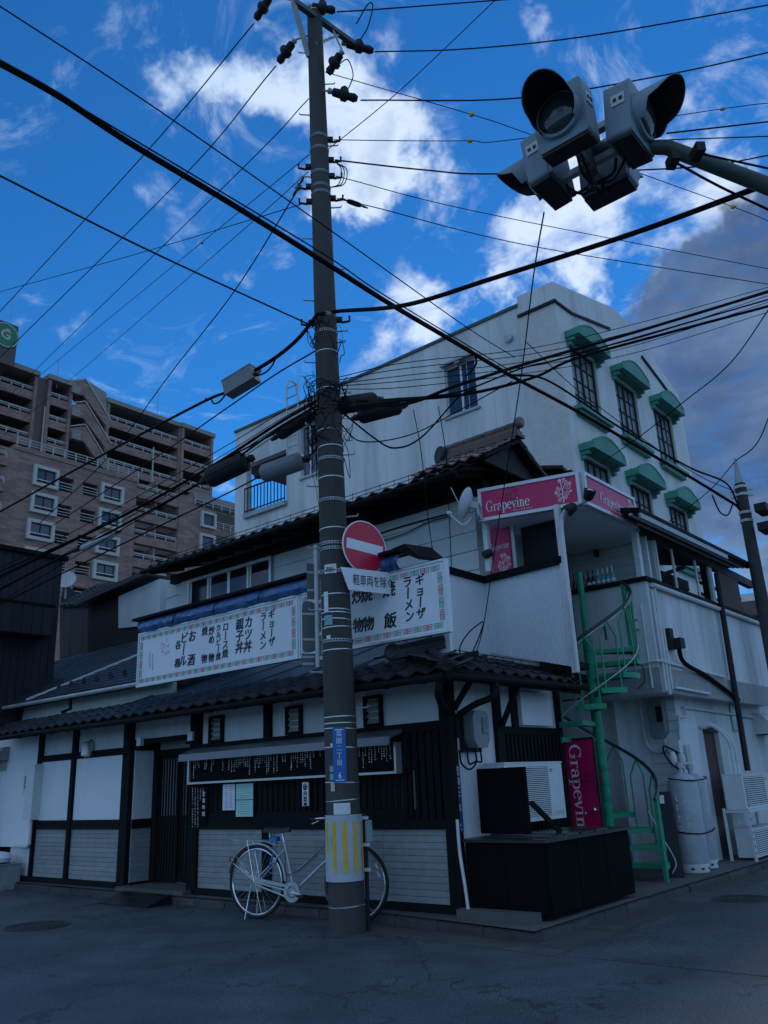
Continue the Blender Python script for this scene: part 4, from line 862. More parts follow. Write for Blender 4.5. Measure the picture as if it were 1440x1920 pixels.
# spot lamps at the sign corner
for c, dr, lab in ((FY(1003+65,955,1.80),(-.9,-.35,-.5),'round spotlight hanging under the sign, lamp facing left'),(FY(1105,925,1.88),(.5,-.2,.75),'black spotlight on the outer corner of the pink sign')):
    t = thing('spotlight', lab, 'spotlight', c); MB().lathe([(.03,-.10),(.06,-.07),(.075,0),(.08,.05)], c, dr, 14, True, False).build('housing', 'visor_black', t, True); MB().lathe([(.076,.035),(.02,.055)], c, dr, 14).build('lens', 'glass_pale', t, True)
    MB().tube([c, c+V((-.02,.06,-.06)), V((.80,1.96,4.64))], .014, 6).build('arm', 'steel_grey', t)
c = FY(915,1038,1.74); t = thing('camera_lamp', 'small black lamp on the left balcony post', 'lamp', c); MB().lathe([(.05,-.05),(.06,0),(.05,.07)], c, (-.5,-.6,-.3), 12).build('housing', 'visor_black', t, True); MB().tube([c,c+V((.02,.03,.12))], .012, 6).build('bracket', 'steel_grey', t)
# satellite dish
c = FY(880,945,1.5); sd_ = thing('satellite_dish', 'white satellite dish left of the pink sign', 'satellite dish', c); ax = V((-.45,-.35,.5)).normalized()
ax = V((-.80,-.25,.35)).normalized(); MB().lathe([(.0,0),(.10,.012),(.18,.04),(.22,.062),(.222,.058),(.18,.03),(.10,-.002),(.0,-.012)], c, ax, 24, False, False).build('reflector', 'panel_white', sd_, True)
MB().beam(c-ax*.02,c-ax*.14,.06,.08).build('mount', 'galv', sd_); MB().tube(spl([c-ax*.12,c-ax*.13+V((0,0,-.15)),V((-.45,1.7,4.72)),V((-.38,1.66,4.70))]), .018, 8).build('bracket', 'galv', sd_, True)
MB().tube(spl([c+V((.02,0,-.2)),c+ax*.12+V((0,0,-.32)),c+ax*.30+V((0,0,-.22))]), .012, 6).build('feed_arm', 'panel_white', sd_, True); MB().lathe([(.025,-.03),(.03,0),(.02,.05)], c+ax*.32+V((0,0,-.20)), -ax, 10).build('receiver', 'panel_white', sd_, True)
MB().tube([c+ax*.25+V((0,-.02,.18)),c+ax*.10+V((0,0,-.14))], .006, 5).build('rod', 'panel_white', sd_)
# bottles on the parapet
for i in range(9):
    px = 1078+i*9.2; c = FY(px,1092,3.72); kind = ('bottle_red' if i < 3 else 'bottle_dark' if i < 5 else 'bottle_teal'); x = c.x
    t = thing('bottle', ['red bottle on the balcony parapet, leftmost of the row','red bottle second from the left on the balcony parapet','red bottle third from the left on the balcony parapet','dark bottle fourth from the left on the balcony parapet','dark bottle fifth from the left on the balcony parapet','teal bottle sixth from the left on the balcony parapet','teal bottle seventh from the left on the balcony parapet','teal bottle eighth from the left on the balcony parapet','teal bottle rightmost on the balcony parapet'][i], 'bottle', (x,3.70,ZR+.03), 'bottles on the balcony parapet')
    MB().lathe([(.028,0),(.032,.01),(.032,.10),(.026,.13),(.012,.16)], (x,3.70,ZR+.031), n=10).build('body', kind, t, True); MB().lathe([(.012,.16),(.011,.24),(.009,.25)], (x,3.70,ZR+.031), n=8).build('neck', 'bottle_white' if kind == 'bottle_teal' else kind, t, True)
    MB().lathe([(.0325,.03),(.0325,.07)], (x,3.70,ZR+.031), n=10, cap0=False, cap1=False).build('label', 'bottle_white' if i > 2 else 'bottle_dark', t, True)
# ------------------------------------------------------------------ pink street door under the balcony
DY = 2.52; a = FY(1057,1390,DY); b = FY(1110,1388,DY)
dr = thing('bar_door', 'pink door with white Grapevine lettering running down it under the stair', 'door', ((a.x+b.x)/2,DY,.1))
MB().box(a.x-.01,b.x,DY,DY+.035,.1,a.z).build('leaf', 'pink_door', dr); MB().box(a.x-.04,a.x-.01,DY-.01,DY+.04,.1,a.z+.03).box(b.x,b.x+.02,DY-.01,DY+.04,.1,a.z+.03).box(a.x-.01,b.x,DY-.01,DY+.04,a.z,a.z+.03).build('frame', 'wood_dark', dr)
serif_text('Grapevine', .165, 'print_pale', dr, frame((a.x+.06,DY-.002,a.z-.05),(0,0,-1),(1,0,0)), length=1.12)
vine(.18, 'print_dark', dr, frame((b.x-.10,DY-.0015,a.z-.5),(0,0,-1),(1,0,0)))
MB().lathe([(.012,0),(.012,.05),(.028,.055),(.03,.085),(.015,.095)], (b.x-.04,DY,.96), (0,-1,0), 12).build('knob', 'chrome', dr, True)
# ------------------------------------------------------------------ green spiral stair
stc = V((.25,3.0,0)); RO = .66
stair = thing('spiral_stair', 'bright green steel spiral staircase beside the pink door', 'staircase', (stc.x,stc.y,.1))
MB().tube([stc+V((0,0,.1)),stc+V((0,0,4.05))], .045, 14).build('column', 'stair_green', stair, True)
def spd(k): return math.radians(18+27.5*k)
for k in range(15):
    z = .30+.19*k; a0 = spd(k)-math.radians(15); a1 = spd(k)+math.radians(15); w = MB()
    ri = .05; pts = [stc+V((ri*math.cos(a0),ri*math.sin(a0),z))]+[stc+V((RO*math.cos(a0+(a1-a0)*i/4),RO*math.sin(a0+(a1-a0)*i/4),z)) for i in range(5)]+[stc+V((ri*math.cos(a1),ri*math.sin(a1),z))]
    step = MB().prism(pts, (0,0,.012)).build('step', 'stair_green', stair)
    lip = MB()
    for i in range(1, 5): lip.beam(pts[i]-V((0,0,.022)), pts[i+1]-V((0,0,.022)), .012, .068)
    lip.beam(pts[0]-V((0,0,.02)), pts[1]-V((0,0,.02)), .012, .05); lip.beam(pts[-1]-V((0,0,.02)), pts[-2]-V((0,0,.02)), .012, .05); lip.build('step_edge', 'stair_green', step)
    MB().lathe([(.062,-.02),(.068,0),(.068,.165),(.062,.17)], stc+V((0,0,z-.01)), n=14).build('sleeve', 'stair_green', step, True)
    # bent baluster pair at the outer edge
    am = spd(k); e1 = stc+V(((RO-.02)*math.cos(am-.17),(RO-.02)*math.sin(am-.17),z)); e2 = stc+V(((RO-.02)*math.cos(am+.17),(RO-.02)*math.sin(am+.17),z)); tp = stc+V(((RO-.01)*math.cos(am),(RO-.01)*math.sin(am),z+.86))
    if k not in (4,5,6,7):
        for e in (e1, e2): MB().tube([e, V((e.x,e.y,z+.66)), tp], .011, 6).build('baluster', 'stair_green', stair)
def helix(k0, k1, dz, r=RO-.01): return [stc+V((r*math.cos(math.radians(18+27.5*k)),r*math.sin(math.radians(18+27.5*k)),.30+.19*k+dz)) for k in [k0+(k1-k0)*i/40 for i in range(41)]]
MB().tube(helix(-.7,14.5,.88), .022, 8).build('handrail', 'handrail', stair, True); MB().tube(helix(-.6,14.4,.84), .006, 6).build('rail_strip', 'pipe_white', stair, True)
for k in (-.6,14.4):
    p = helix(k,k,0)[0]; MB().beam(p+V((0,0,0 if k > 0 else -.16)), p+V((0,0,.86)), .045, .045, (0,1,0)).build('newel', 'stair_green', stair)
MB().tube([p_+V((0,0,-.1)) for p_ in helix(8.6,13.6,.25)], .006, 5).build('stay_wire', 'pipe_white', stair, True)
q = helix(10.9,10.9,.80)[0]; MB().beam(q, q-V((0,0,.17)), .02, .03).build('strap', 'rubber', stair)
# ================================================================== white four storey building behind
WX, WY = -2.5, 9.05
wt = thing('white_building', 'tall white building with green arched window hoods behind the bar', 'building', (-6,12,0))
mb = MB(); SX = -14.5
hl = [(-13.95-SX,-12.07-SX,9.7,11.4),(-5.93-SX,-4.92-SX,10.43,11.87),(-11.42-SX,-10.70-SX,10.25,11.95)]
wall_holes(mb, (SX,WY,0), (1,0,0), (0,0,1), 11.0, 12.72, hl, .22, (0,-1,0)); mb.build('side_wall', 'tower_white', wt)
# front wall with window openings and a raised, sloped parapet
fm = MB(); wy = [(9.55,10.95),(12.05,13.45),(14.6,16.0)]; fh = [(a-WY,b-WY,z,z+1.75) for a, b in wy for z in (9.75,6.75,3.75)]
wall_holes(fm, (WX,WY,0), (0,1,0), (0,0,1), 8.05, 12.3, fh, .12, (1,0,0))
fm.prism([(WX-.25,WY,12.3),(WX-.25,WY+8.05,12.3),(WX-.25,WY+8.05,12.72),(WX-.25,13.7,13.86),(WX-.25,12.7,13.9),(WX-.25,WY,13.0)], (.25,0,0)); fm.build('front_wall', 'tower_white', wt)
MB().quad((WX,WY,0),(WX,WY,12.4),(WX-1.02,WY-.004,12.4),(WX-1.02,WY-.004,0)).build('tiled_corner', 'tile_white', wt)
MB().box(WX-1.0,WX-.25,WY-.03,WY+.25,12.42,13.0).build('corner_parapet', 'tower_white', wt)
MB().box(WX-1.03,WX+.05,WY-.06,WY+.02,12.40,12.47).build('cornice', 'wood_dark', wt)
for a, b in (((WX+.02,WY,12.42),(WX+.02,9.9,12.46)),((WX+.02,9.9,12.46),(WX+.02,12.2,13.0)),((WX+.02,14.3,12.98),(WX+.02,16.1,12.45))): MB().beam(a,b,.07,.06).build('cornice', 'wood_dark', wt)
MB().box(SX-.05,WX-1.0,WY-.05,WY+.18,12.72,12.80).build('parapet_cap', 'arm_green', wt); MB().box(SX-.05,SX+.15,WY+.18,15,12.72,12.80).build('parapet_cap', 'arm_green', wt)
MB().box(-11.2,WX-.3,WY+.25,17,12.2,12.4).build('roof', 'concrete', wt); MB().box(-11.3,-11.1,WY+.23,17,0,12.4).build('partition', 'tower_white', wt); MB().box(SX,SX+.2,WY+.23,12.5,11.45,12.7).build('end_wall', 'tower_white', wt)
MB().box(SX,-12.9,12.3,12.5,0,12.7).box(SX,SX+.2,WY+.23,12.3,0,9.68).build('end_wall', 'tower_white', wt); MB().box(SX,-11.3,WY+.23,12.3,11.42,11.6).build('balcony_ceiling', 'apt_dark', wt); MB().box(-2.52,-2.72,17.1,17.12,0,12.7).build('far_edge', 'tower_white', wt)
MB().box(SX+.3,-2.8,16.98,17.08,0,12.3).build('rear_wall', 'tower_white', wt)
def win(y0, y1, z0, z1, X=WX-.11):
    w = MB().box(X,X+.05,y0,y0+.06,z0,z1).box(X,X+.05,y1-.06,y1,z0,z1).box(X,X+.05,y0+.06,y1-.06,z0,z0+.06).box(X,X+.05,y0+.06,y1-.06,z1-.06,z1).box(X,X+.05,(y0+y1)/2-.03,(y0+y1)/2+.03,z0+.06,z1-.06).build('window', 'wood_dark', wt)
    MB().box(X+.005,X+.015,y0+.06,y1-.06,z0+.06,z1-.06).build('pane', 'glass_pale', w)  # pale colour stands in for the sky reflected in the glass
    for i in range(1, 4): z = z0+(z1-z0)*i/4; MB().box(X+.016,X+.04,y0+.06,y1-.06,z-.014,z+.014).build('muntin', 'wood_dark', w)
    for f in (.27,.73): y = y0+(y1-y0)*f; MB().box(X+.017,X+.038,y-.012,y+.012,z0+.06,z1-.06).build('muntin', 'wood_dark', w)
def hood(y0, y1, z):                     # segmental green hood with stepped brackets
    yc = (y0+y1)/2; hw = (y1-y0)/2+.18; dp = .38; n = 16
    prof = [(yc-hw,z),(yc-hw,z+.17)]+[(yc-hw+.06+(2*hw-.12)*i/n, z+.17+.27*math.sin(PI*i/n)) for i in range(n+1)]+[(yc+hw,z+.17),(yc+hw,z)]
    h = MB().prism([(WX+.002,y,zz) for y, zz in prof], (dp,0,0)).build('hood', 'hood_green', wt)
    for s_ in (0,1):
        rim = MB()
        for i in range(n):
            p = (WX+dp-.02, yc-hw+.06+(2*hw-.12)*i/n, z+.19+.27*math.sin(PI*i/n)); q = (WX+dp-.02, yc-hw+.06+(2*hw-.12)*(i+1)/n, z+.19+.27*math.sin(PI*(i+1)/n)); rim.beam(p, q, .07, .04)
        if s_ == 0: rim.build('hood_rim', 'hood_green', h)
    for y in (yc-hw+.10, yc+hw-.10):
        for k in range(2): MB().box(WX+.002,WX+.22-k*.10,y-.06+.012*k,y+.06-.012*k,z-.10*(k+1),z-.10*k-.002).build('bracket_step', 'hood_green', h)
def sill(y0, y1, z):
    s_ = MB().box(WX+.002,WX+.22,y0-.15,y1+.15,z-.10,z).build('window_sill', 'hood_green', wt); MB().box(WX+.002,WX+.14,y0-.08,y1+.08,z-.22,z-.102).build('sill_step', 'hood_green', s_)
for (a, b) in wy:
    for z in (9.75,6.75,3.75):
        win(a, b, z, z+1.75)
        if z > 5: hood(a, b, z+1.80); sill(a, b, z-.02)
for (x0, x1, z0, z1) in ((-5.93,-4.92,10.43,11.87),(-11.42,-10.70,10.25,11.95)):
    w = MB().box(x0,x0+.06,WY+.05,WY+.12,z0,z1).box(x1-.06,x1,WY+.05,WY+.12,z0,z1).box(x0+.06,x1-.06,WY+.05,WY+.12,z0,z0+.06).box(x0+.06,x1-.06,WY+.05,WY+.12,z1-.06,z1).box((x0+x1)/2-.03,(x0+x1)/2+.03,WY+.05,WY+.12,z0+.06,z1-.06).build('window', 'frame_alu', wt)
    MB().box(x0+.06,x1-.06,WY+.09,WY+.10,z0+.06,z1-.06).build('pane', 'glass_blue', w); MB().box(x0-.05,x1+.05,WY-.06,WY+.02,z0-.07,z0-.01).build('window_sill', 'steel_grey', wt); MB().box(x0-.04,x1+.04,WY-.14,WY-.002,z1+.02,z1+.08).build('window_head', 'steel_grey', wt)
for i in range(10): x = -10.2+i*.72+random.uniform(-.05,.05); MB().box(x,x+.014,WY-.0045,WY-.001,3,12.7).build('wall_joint', 'siding_cream', wt)
# balcony railing on the side wall
rl = MB().box(-13.98,-12.03,WY-.12,WY-.02,9.55,9.68).build('balcony_ledge', 'steel_grey', wt)
MB().box(-13.95,-12.06,WY-.09,WY-.06,10.52,10.57).box(-13.95,-12.06,WY-.09,WY-.06,9.76,9.79).build('railing', 'wood_dark', wt)
for i in range(13): MB().box(-13.95+i*.155,-13.92+i*.155,WY-.085,WY-.065,9.68,10.52).build('railing_bar', 'wood_dark', wt)
# roof ladder, vents on the wall, junction boxes
ld = thing('roof_ladder', 'pale hooped ladder standing over the roof edge of the white building', 'ladder', (-11.6,9,12))
for x in (-11.9,-11.4): MB().tube([(x,WY-.12,10.9),(x,WY-.12,13.5),(x,WY+.02,13.75),(x,WY+.25,13.7),(x,WY+.5,12.82)], .03, 6).build('rail', 'galv', ld, True)
for i in range(8): MB().tube([(-11.9,WY-.12,11+i*.34),(-11.4,WY-.12,11+i*.34)], .02, 6).build('rung', 'galv', ld)
for px, py in ((955,635),(858,677),(975,843)):
    c = FY(px,py,WY); MB().lathe([(.10,0),(.12,.03),(.12,.08),(.05,.11)], c, (0,-1,0), 12).build('wall_vent', 'galv', wt, True)
c = FY(462,765+20,WY-.6); MB().box(-14.95,-14.3,WY-.3,WY-.06,11.3,11.6).build('wall_box', 'galv', wt)
# ================================================================== apartment block far left
AX = -72
def A1(cx, cy, X=AX): return FX(cx/3, 560+cy/3, X)
ap = thing('apartment_block', 'brown brick high rise apartment block with white railed balconies', 'apartment block', (-75,40,0))
ly0, ly1, lz1 = 20, 42.3, 35.05
wins = [(180,325,950,1065),(165,315,1100,1215),(143,300,1250,1365),(125,275,1405,1520),(108,262,1555,1670),(560,690,1050,1157),(545,677,1190,1297),(530,665,1335,1442),(515,655,1480,1587),(500,640,1628,1735)]
bals = [(330,415,1005,1088),(318,402,1160,1232),(300,387,1308,1382),(285,372,1455,1530),(465,552,1040,1112),(450,537,1188,1262),(435,522,1333,1407),(420,507,1480,1555),(405,492,1625,1700)]
def rc(r, X=AX): a = A1(r[0],(r[2]+r[3])/2,X); b = A1(r[1],(r[2]+r[3])/2,X); cy = (r[0]+r[1])/2; return a.y, b.y, A1(cy,r[3],X).z, A1(cy,r[2],X).z
mb = MB(); holes = []
for r in bals: y0, y1, z0, z1 = rc(r); holes.append((y0-ly0, y1-ly0, z0, z1))
wall_holes(mb, (AX,ly0,0), (0,1,0), (0,0,1), ly1-ly0, lz1, holes, 1.6, (1,0,0)); mb.build('lower_wall', 'apt_brick', ap)
def rail(y0, y1, z, X, parent=ap, h=.9):
    r_ = MB().box(X-.05,X+.05,y0,y1,z+h-.08,z+h).box(X-.04,X+.04,y0,y1,z+.30,z+.36).box(X-.04,X+.04,y0,y1,z+.58,z+.64); k = max(1, round((y1-y0)/1.3))
    for i in range(k+1): y = y0+(y1-y0)*i/k; r_.box(X-.045,X+.045,y-.05,y+.05,z,z+h-.08)
    return r_.build('railing', 'rail_white', parent)
for r in bals:
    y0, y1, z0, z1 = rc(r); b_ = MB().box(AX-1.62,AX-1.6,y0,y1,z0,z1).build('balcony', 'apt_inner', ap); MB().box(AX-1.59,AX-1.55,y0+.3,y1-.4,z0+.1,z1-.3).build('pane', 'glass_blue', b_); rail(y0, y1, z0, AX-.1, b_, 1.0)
for r in wins:
    y0, y1, z0, z1 = rc(r); f = .34; X = AX
    w = MB().box(X,X+.35,y0,y1,z0,z0+f).box(X,X+.35,y0,y1,z1-f,z1).box(X,X+.35,y0,y0+f,z0+f,z1-f).box(X,X+.35,y1-f,y1,z0+f,z1-f).build('window', 'apt_frame', ap)
    MB().box(X+.01,X+.05,y0+f,y1-f,z0+f,z1-f).build('pane', 'glass_blue', w); MB().box(X+.051,X+.09,(y0+y1)/2-.06,(y0+y1)/2+.06,z0+f,z1-f).box(X+.051,X+.09,y0+f,y1-f,z0+f,z0+f+.42).build('sash', 'wood_dark', w)
    MB().box(X+.09,X+.11,y0+f,y1-f,z0+f+.36,z0+f+.44).build('sash_rail', 'frame_alu', w)
# terrace with railing on the lower roof
MB().box(AX-9,AX+.12,27.9,42.45,lz1,lz1+.5).build('terrace_parapet', 'apt_brick', ap); rail(28.2, 42.4, lz1+.5, AX, ap, .95)
# left end balconies of the lower storeys
for k in range(7):
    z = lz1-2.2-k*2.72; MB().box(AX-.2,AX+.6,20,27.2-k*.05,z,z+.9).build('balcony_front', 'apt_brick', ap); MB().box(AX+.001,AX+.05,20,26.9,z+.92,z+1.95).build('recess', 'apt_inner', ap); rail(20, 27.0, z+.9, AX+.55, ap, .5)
# recessed balcony column and right wing
for k in range(9):
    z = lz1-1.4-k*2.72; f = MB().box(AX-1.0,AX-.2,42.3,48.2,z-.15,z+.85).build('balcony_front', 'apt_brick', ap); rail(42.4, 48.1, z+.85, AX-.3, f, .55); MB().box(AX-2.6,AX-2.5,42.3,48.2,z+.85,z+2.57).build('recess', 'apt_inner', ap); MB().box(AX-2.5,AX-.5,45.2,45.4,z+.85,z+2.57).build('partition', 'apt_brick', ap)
MB().box(AX-10,AX-.1,48.2,60,0,35.2).build('right_wing', 'apt_brick', ap); MB().box(AX-10.1,AX+.05,50.2,60,35.2,35.9).build('wing_parapet', 'apt_conc', ap); rail(50.3, 57, 34.3, AX+.2, ap, .8); MB().box(AX-.09,AX-.02,50.6,57,34.3,35.15).build('recess', 'apt_inner', ap)
for (cx0, cx1, cy0, cy1) in ((1128,1212,1203,1292),(1120,1207,1328,1420)):
    y0, y1, z0, z1 = rc((cx0,cx1,cy0,cy1)); w = MB().box(AX-.1,AX+.25,y0,y1,z0,z0+.3).box(AX-.1,AX+.25,y0,y1,z1-.3,z1).box(AX-.1,AX+.25,y0,y0+.3,z0+.3,z1-.3).box(AX-.1,AX+.25,y1-.3,y1,z0+.3,z1-.3).build('window', 'apt_frame', ap); MB().box(AX-.09,AX-.02,y0+.3,y1-.3,z0+.3,z1-.3).build('pane', 'glass_blue', w)
    z = z0; b_ = MB().box(AX-.09,AX-.03,y1+.1,57,z0+.6,z1+.3).build('recess', 'apt_inner', ap); rail(y1+.1, 57, z0+.2, AX+.05, b_, .9)
# upper tier: three stepped groups of balconies
UX = -75.0
def tier(y0, y1, zt, rows, X, bays, seg=None, dz=2.72):
    MB().box(X-4.2,X-3.8,y0,y1,34,zt).build('upper_wall', 'apt_inner', ap); MB().box(X-5,X+.5,y0-.3,y1+.3,zt,zt+.55).build('roof_slab', 'apt_conc', ap)
    for k in range(rows):
        z = zt-dz*(k+1); f = MB().box(X-.1,X+.15,y0,y1,z-.2,z+.75).build('balcony_front', 'apt_brick', ap); MB().box(X-4,X-.1,y0,y1,z-.2,z-.05).build('balcony_floor', 'apt_dark', ap); rail(y0+.1, y1-.1, z+.75, X, f, .55)
        if k % 1 == 0: MB().box(X-3.79,X-3.75,y0+(y1-y0)*.15,y0+(y1-y0)*.45,z,z+1.9).build('balcony_door', 'glass_blue', ap)
    for y in [y0+(y1-y0)*i/bays for i in range(bays+1)]: MB().box(X-4,X+.25,y-.18,y+.18,34,zt).build('pier', 'apt_brick', ap)
a = A1(0,450,UX).y; tier(22, A1(200,450,UX).y, 45.4, 4, UX, 2); tier(A1(262,560,UX).y, A1(385,560,UX).y, 45.4, 4, UX+.3, 1)
b0, b1, b2 = A1(600,700,UX).y, A1(1005,800,UX).y, A1(1180,860,UX).y
tier(b0, b1, 45.2, 4, UX, 1); tier(b1+.3, b2, 45.2, 4, UX+.25, 1)
MB().tube([(UX+.4,A1(235,700,UX).y,36),(UX+.4,A1(235,700,UX).y,42)], .09, 6).build('downpipe', 'rail_white', ap); MB().tube([(UX+.6,A1(845,900,UX).y,35.6),(UX+.6,A1(845,900,UX).y,41.2)], .09, 6).build('downpipe', 'rail_white', ap)
MB().box(UX-4,UX+.2,A1(200,450,UX).y,A1(262,500,UX).y,34,45.4).build('upper_pier', 'apt_dark', ap)
# slanted stair flights between the groups
MB().box(UX-4,UX-3,A1(385,600,UX).y,b0,34,45.0).build('stair_back', 'apt_inner', ap)
for k, dy in enumerate((0,128,258)):
    P = [A1(cx,cy+dy,UX+.3) for cx, cy in ((395,470),(480,460),(625,700),(612,735),(470,545),(395,530))]
    f = MB().prism(P, (-.5,0,0)).build('stair_parapet', 'apt_brick', ap); 
    for p, q in ((P[1],P[2]),(P[0],P[1])): MB().beam(p+V((0,0,.25)), q+V((0,0,.25)), .12, .12).build('stair_rail', 'rail_white', f)
    c = A1(420,515+dy,UX+.5); MB().box(UX+.3,UX+.9,c.y-.5,c.y+.5,c.z-.5,c.z+.4).build('corner_block', 'apt_conc', ap)
P = [A1(cx,cy,UX+.2) for cx, cy in ((400,463),(480,455),(600,530),(600,640),(480,520),(400,515))]; MB().prism(P, (-3,0,0)).build('stair_roof', 'apt_conc', ap)
# penthouse with round green emblem
py1 = A1(105,160).y; MB().box(AX-8,AX,17,py1,44,48.75).build('penthouse', 'apt_dark', ap)
c = A1(30,205); d = MB().lathe([(1.42,0),(1.42,.08)], (AX+.01,c.y,c.z), (1,0,0), 40).build('emblem', 'logo_green', ap); MB().lathe([(1.36,.081),(1.36,.10),(1.26,.10),(1.26,.081)], (AX+.01,c.y,c.z), (1,0,0), 40, False, False).build('emblem_ring', 'apt_frame', d)
text('G', 1.5, 'apt_frame', d, frame((AX+.10,c.y,c.z+.02),(0,1,0),(0,0,1)), bold=.03)
MB().box(AX+.09,AX+.12,c.y-.05,c.y+.42,c.z+.62,c.z+.74).build('emblem_mark', 'apt_frame', d); text('GRANDEUR'[:5], .30, 'apt_frame', d, frame((AX+.10,c.y,c.z-.82),(0,1,0),(0,0,1))) if False else None
for px, py, h in ((20,605,3.2),(108,705,2.0),(295,770,2.6)):
    q = FX(px,py,UX); MB().tube([(UX,q.y,q.z-1.5),(UX,q.y,q.z+h)], .05, 5).build('antenna', 'steel_grey', ap)
# ================================================================== dark clad house at the left
DX = -10.3
dh = thing('dark_house', 'black board clad house at the left edge below the apartment block', 'house', (DX-2,2,0))
z1 = FX(60,1037,DX).z; yR = FX(117,1060,DX).y
MB().box(DX-5,DX-.02,-.6,yR,0,z1-.04).build('wall', 'house_dark', dh)
y = yR
while y > -.45: MB().box(DX-.02,DX+random.uniform(.0,.012),y-.145,y-.004,2.9,z1-.05).build('cladding_board', 'house_dark', dh); y -= .15
MB().box(DX-5.1,DX+.10,-.7,yR+.08,z1-.04,z1+.04).build('parapet_cap', 'wood_black', dh)
yb = FX(78,1170,DX).y; zb0, zb1 = FX(40,1195,DX).z, FX(40,1140,DX).z
MB().box(DX+.02,DX+.42,-.6,yb,zb0,zb1).build('bay', 'house_dark', dh); MB().box(DX+.02,DX+.46,-.62,yb+.03,zb1,zb1+.04).build('bay_cap', 'wood_black', dh)
for i in range(int((yb+.5)/.2)): yy = yb-.02-i*.2; MB().box(DX+.42,DX+.432,yy-.19,yy-.004,zb0+.01,zb1-.01).build('bay_board', 'house_dark', dh)
# white script on the sign corner of the dark house, cut by the frame
for k in range(0):
    c = FX(2,1048+k*24,DX); MB().tube(spl([c+V((.02,.0,.05)),c+V((.02,.10,.0)),c+V((.02,.02,-.06)),c+V((.02,.12,-.10))]), .008, 5).build('script_mark', 'chalk', dh)
# small tiled roof and dish between the dark house and the rear wing
sr = thing('tiled_shed_roof', 'small grey tiled roof between the dark house and the rear wing', 'roof', FY(140,1115,4.0)); a = FY(112,1136,3.8); b = FY(170,1130,3.8); c = FY(118,1100,5.0)
MB().prism([a-V((0,0,.06)), b-V((0,0,.06)), c+V((.25,0,-.06)), c-V((0,0,.06))], (0,0,.05)).build('deck', 'wood_black', sr)
rr_ = (b-a).normalized(); ss_ = (c-a); ss_ = (ss_-rr_*ss_.dot(rr_)); tiles(sr, a, rr_, ss_, max(2,int((b-a).length/.262)), 5)
MB().prism([FY(112,1136,3.9),FY(165,1136,3.9),FY(165,1250,3.9),FY(112,1250,3.9)], (0,1,0)).build('wall', 'wood_dark', sr)
c = FY(124,1088,3.6); sd2 = thing('satellite_dish', 'grey satellite dish above the small tiled roof', 'satellite dish', c); ax = V((.75,-.6,.35)).normalized()
MB().lathe([(0,0),(.14,.015),(.26,.06),(.262,.055),(.14,.0),(0,-.015)], c, ax, 20, False, False).build('reflector', 'galv', sd2, True); MB().tube([c-ax*.01,c-ax*.1+V((0,0,-.45))], .03, 6).build('mast', 'steel_grey', sd2)
# ================================================================== buildings at the far right
fr = thing('far_office', 'pale office block with window band far down the right street', 'building', (3,60,0)); X0 = -9
def R3(px, py, D): return DD(px, py, D)
a = R3(1382,1108,60); b = R3(1445,1108,60)
dirx = (b-a); dirx.z = 0; L_ = dirx.length; dirx.normalize(); nn = V((-dirx.y,dirx.x,0))
def fbox(u0, u1, z0, z1, o0, o1, mat, name): MB().obox(a+dirx*((u0+u1)/2)+V((0,0,(z0+z1)/2-a.z))+nn*((o0+o1)/2), dirx*(u1-u0)/2, nn*(o1-o0)/2, V((0,0,(z1-z0)/2))).build(name, mat, fr)
fbox(-1,L_+6,0,R3(1410,1112,60).z,0,8,'tower_white','upper_block'); fbox(-1.5,L_+6,R3(1410,1160,60).z,R3(1410,1132,60).z,-1.0,-.02,'apt_dark','canopy')
zt = R3(1420,1140,60).z; z0_ = R3(1420,1185,60).z
for i in range(8): fbox(.0+i*.8,.66+i*.8,z0_+.3,R3(1410,1160,60).z-.02,-.06,-.01,'glass_blue','window')
nh = thing('neighbour_house', 'dark eaved low house beyond the bar at the right frame edge', 'house', (1,12,0))
e0 = FX(1405,1190,.7); e1 = FX(1470,1215,.7)
MB().box(-3,.6,9.3,15,.1,3.1).build('wall', 'siding_cream', nh); MB().prism([(1.15,9.25,3.2),(1.15,9.25,3.3),(-3,9.25,4.6),(-3,9.25,4.5)], (0,6,0)).build('roof', 'wood_black', nh)
for i in range(4): MB().beam((1.1,9.5+i*1.2,3.22),(.0,9.5+i*1.2,3.55),.08,.1).build('rafter', 'wood_dark', nh)
MB().box(.6,.64,9.5,15,1.9,2.5).build('shutter_box', 'steel_grey', nh); MB().box(.6,.62,9.6,15,.1,1.9).build('shutter', 'siding_grey', nh)
# ================================================================== things on the pavement at the corner
bx = thing('black_cabinet', 'large black boxed counter on the pavement corner', 'cabinet', (.6,.7,.1))
ztop = FX(1035,1572,1.05).z
MB().box(.14,1.05,-.02,1.80,.14,ztop-.03).build('body', 'black_matt', bx); MB().box(.10,1.08,-.06,1.84,ztop-.03,ztop).build('top', 'black_top', bx)
for i in range(3): MB().box(1.051,1.058,.0+i*.6,.585+i*.6,.16,ztop-.05).build('side_board', 'black_matt', bx)
for i in range(2): MB().box(.16+i*.45,.59+i*.45,-.027,-.021,.16,ztop-.05).build('front_board', 'black_matt', bx)
for i in range(4): MB().box(.40,1.00,.15+i*.33,.44+i*.33,ztop+.0005,ztop+.012+.004*(i % 2)).build('top_plank', 'black_top', bx)
cb = tag(MB().box(.12,.98,-.22,-.08,.105,.19).build('concrete_block', 'concrete'), 'low concrete footing along the street side of the black counter', 'block')
a = FY(895,1442,.30); b = FY(993,1537,.30)
tv = thing('flat_display', 'black flat panel propped upright on the counter', 'panel', ((a.x+b.x)/2,.3,ztop))
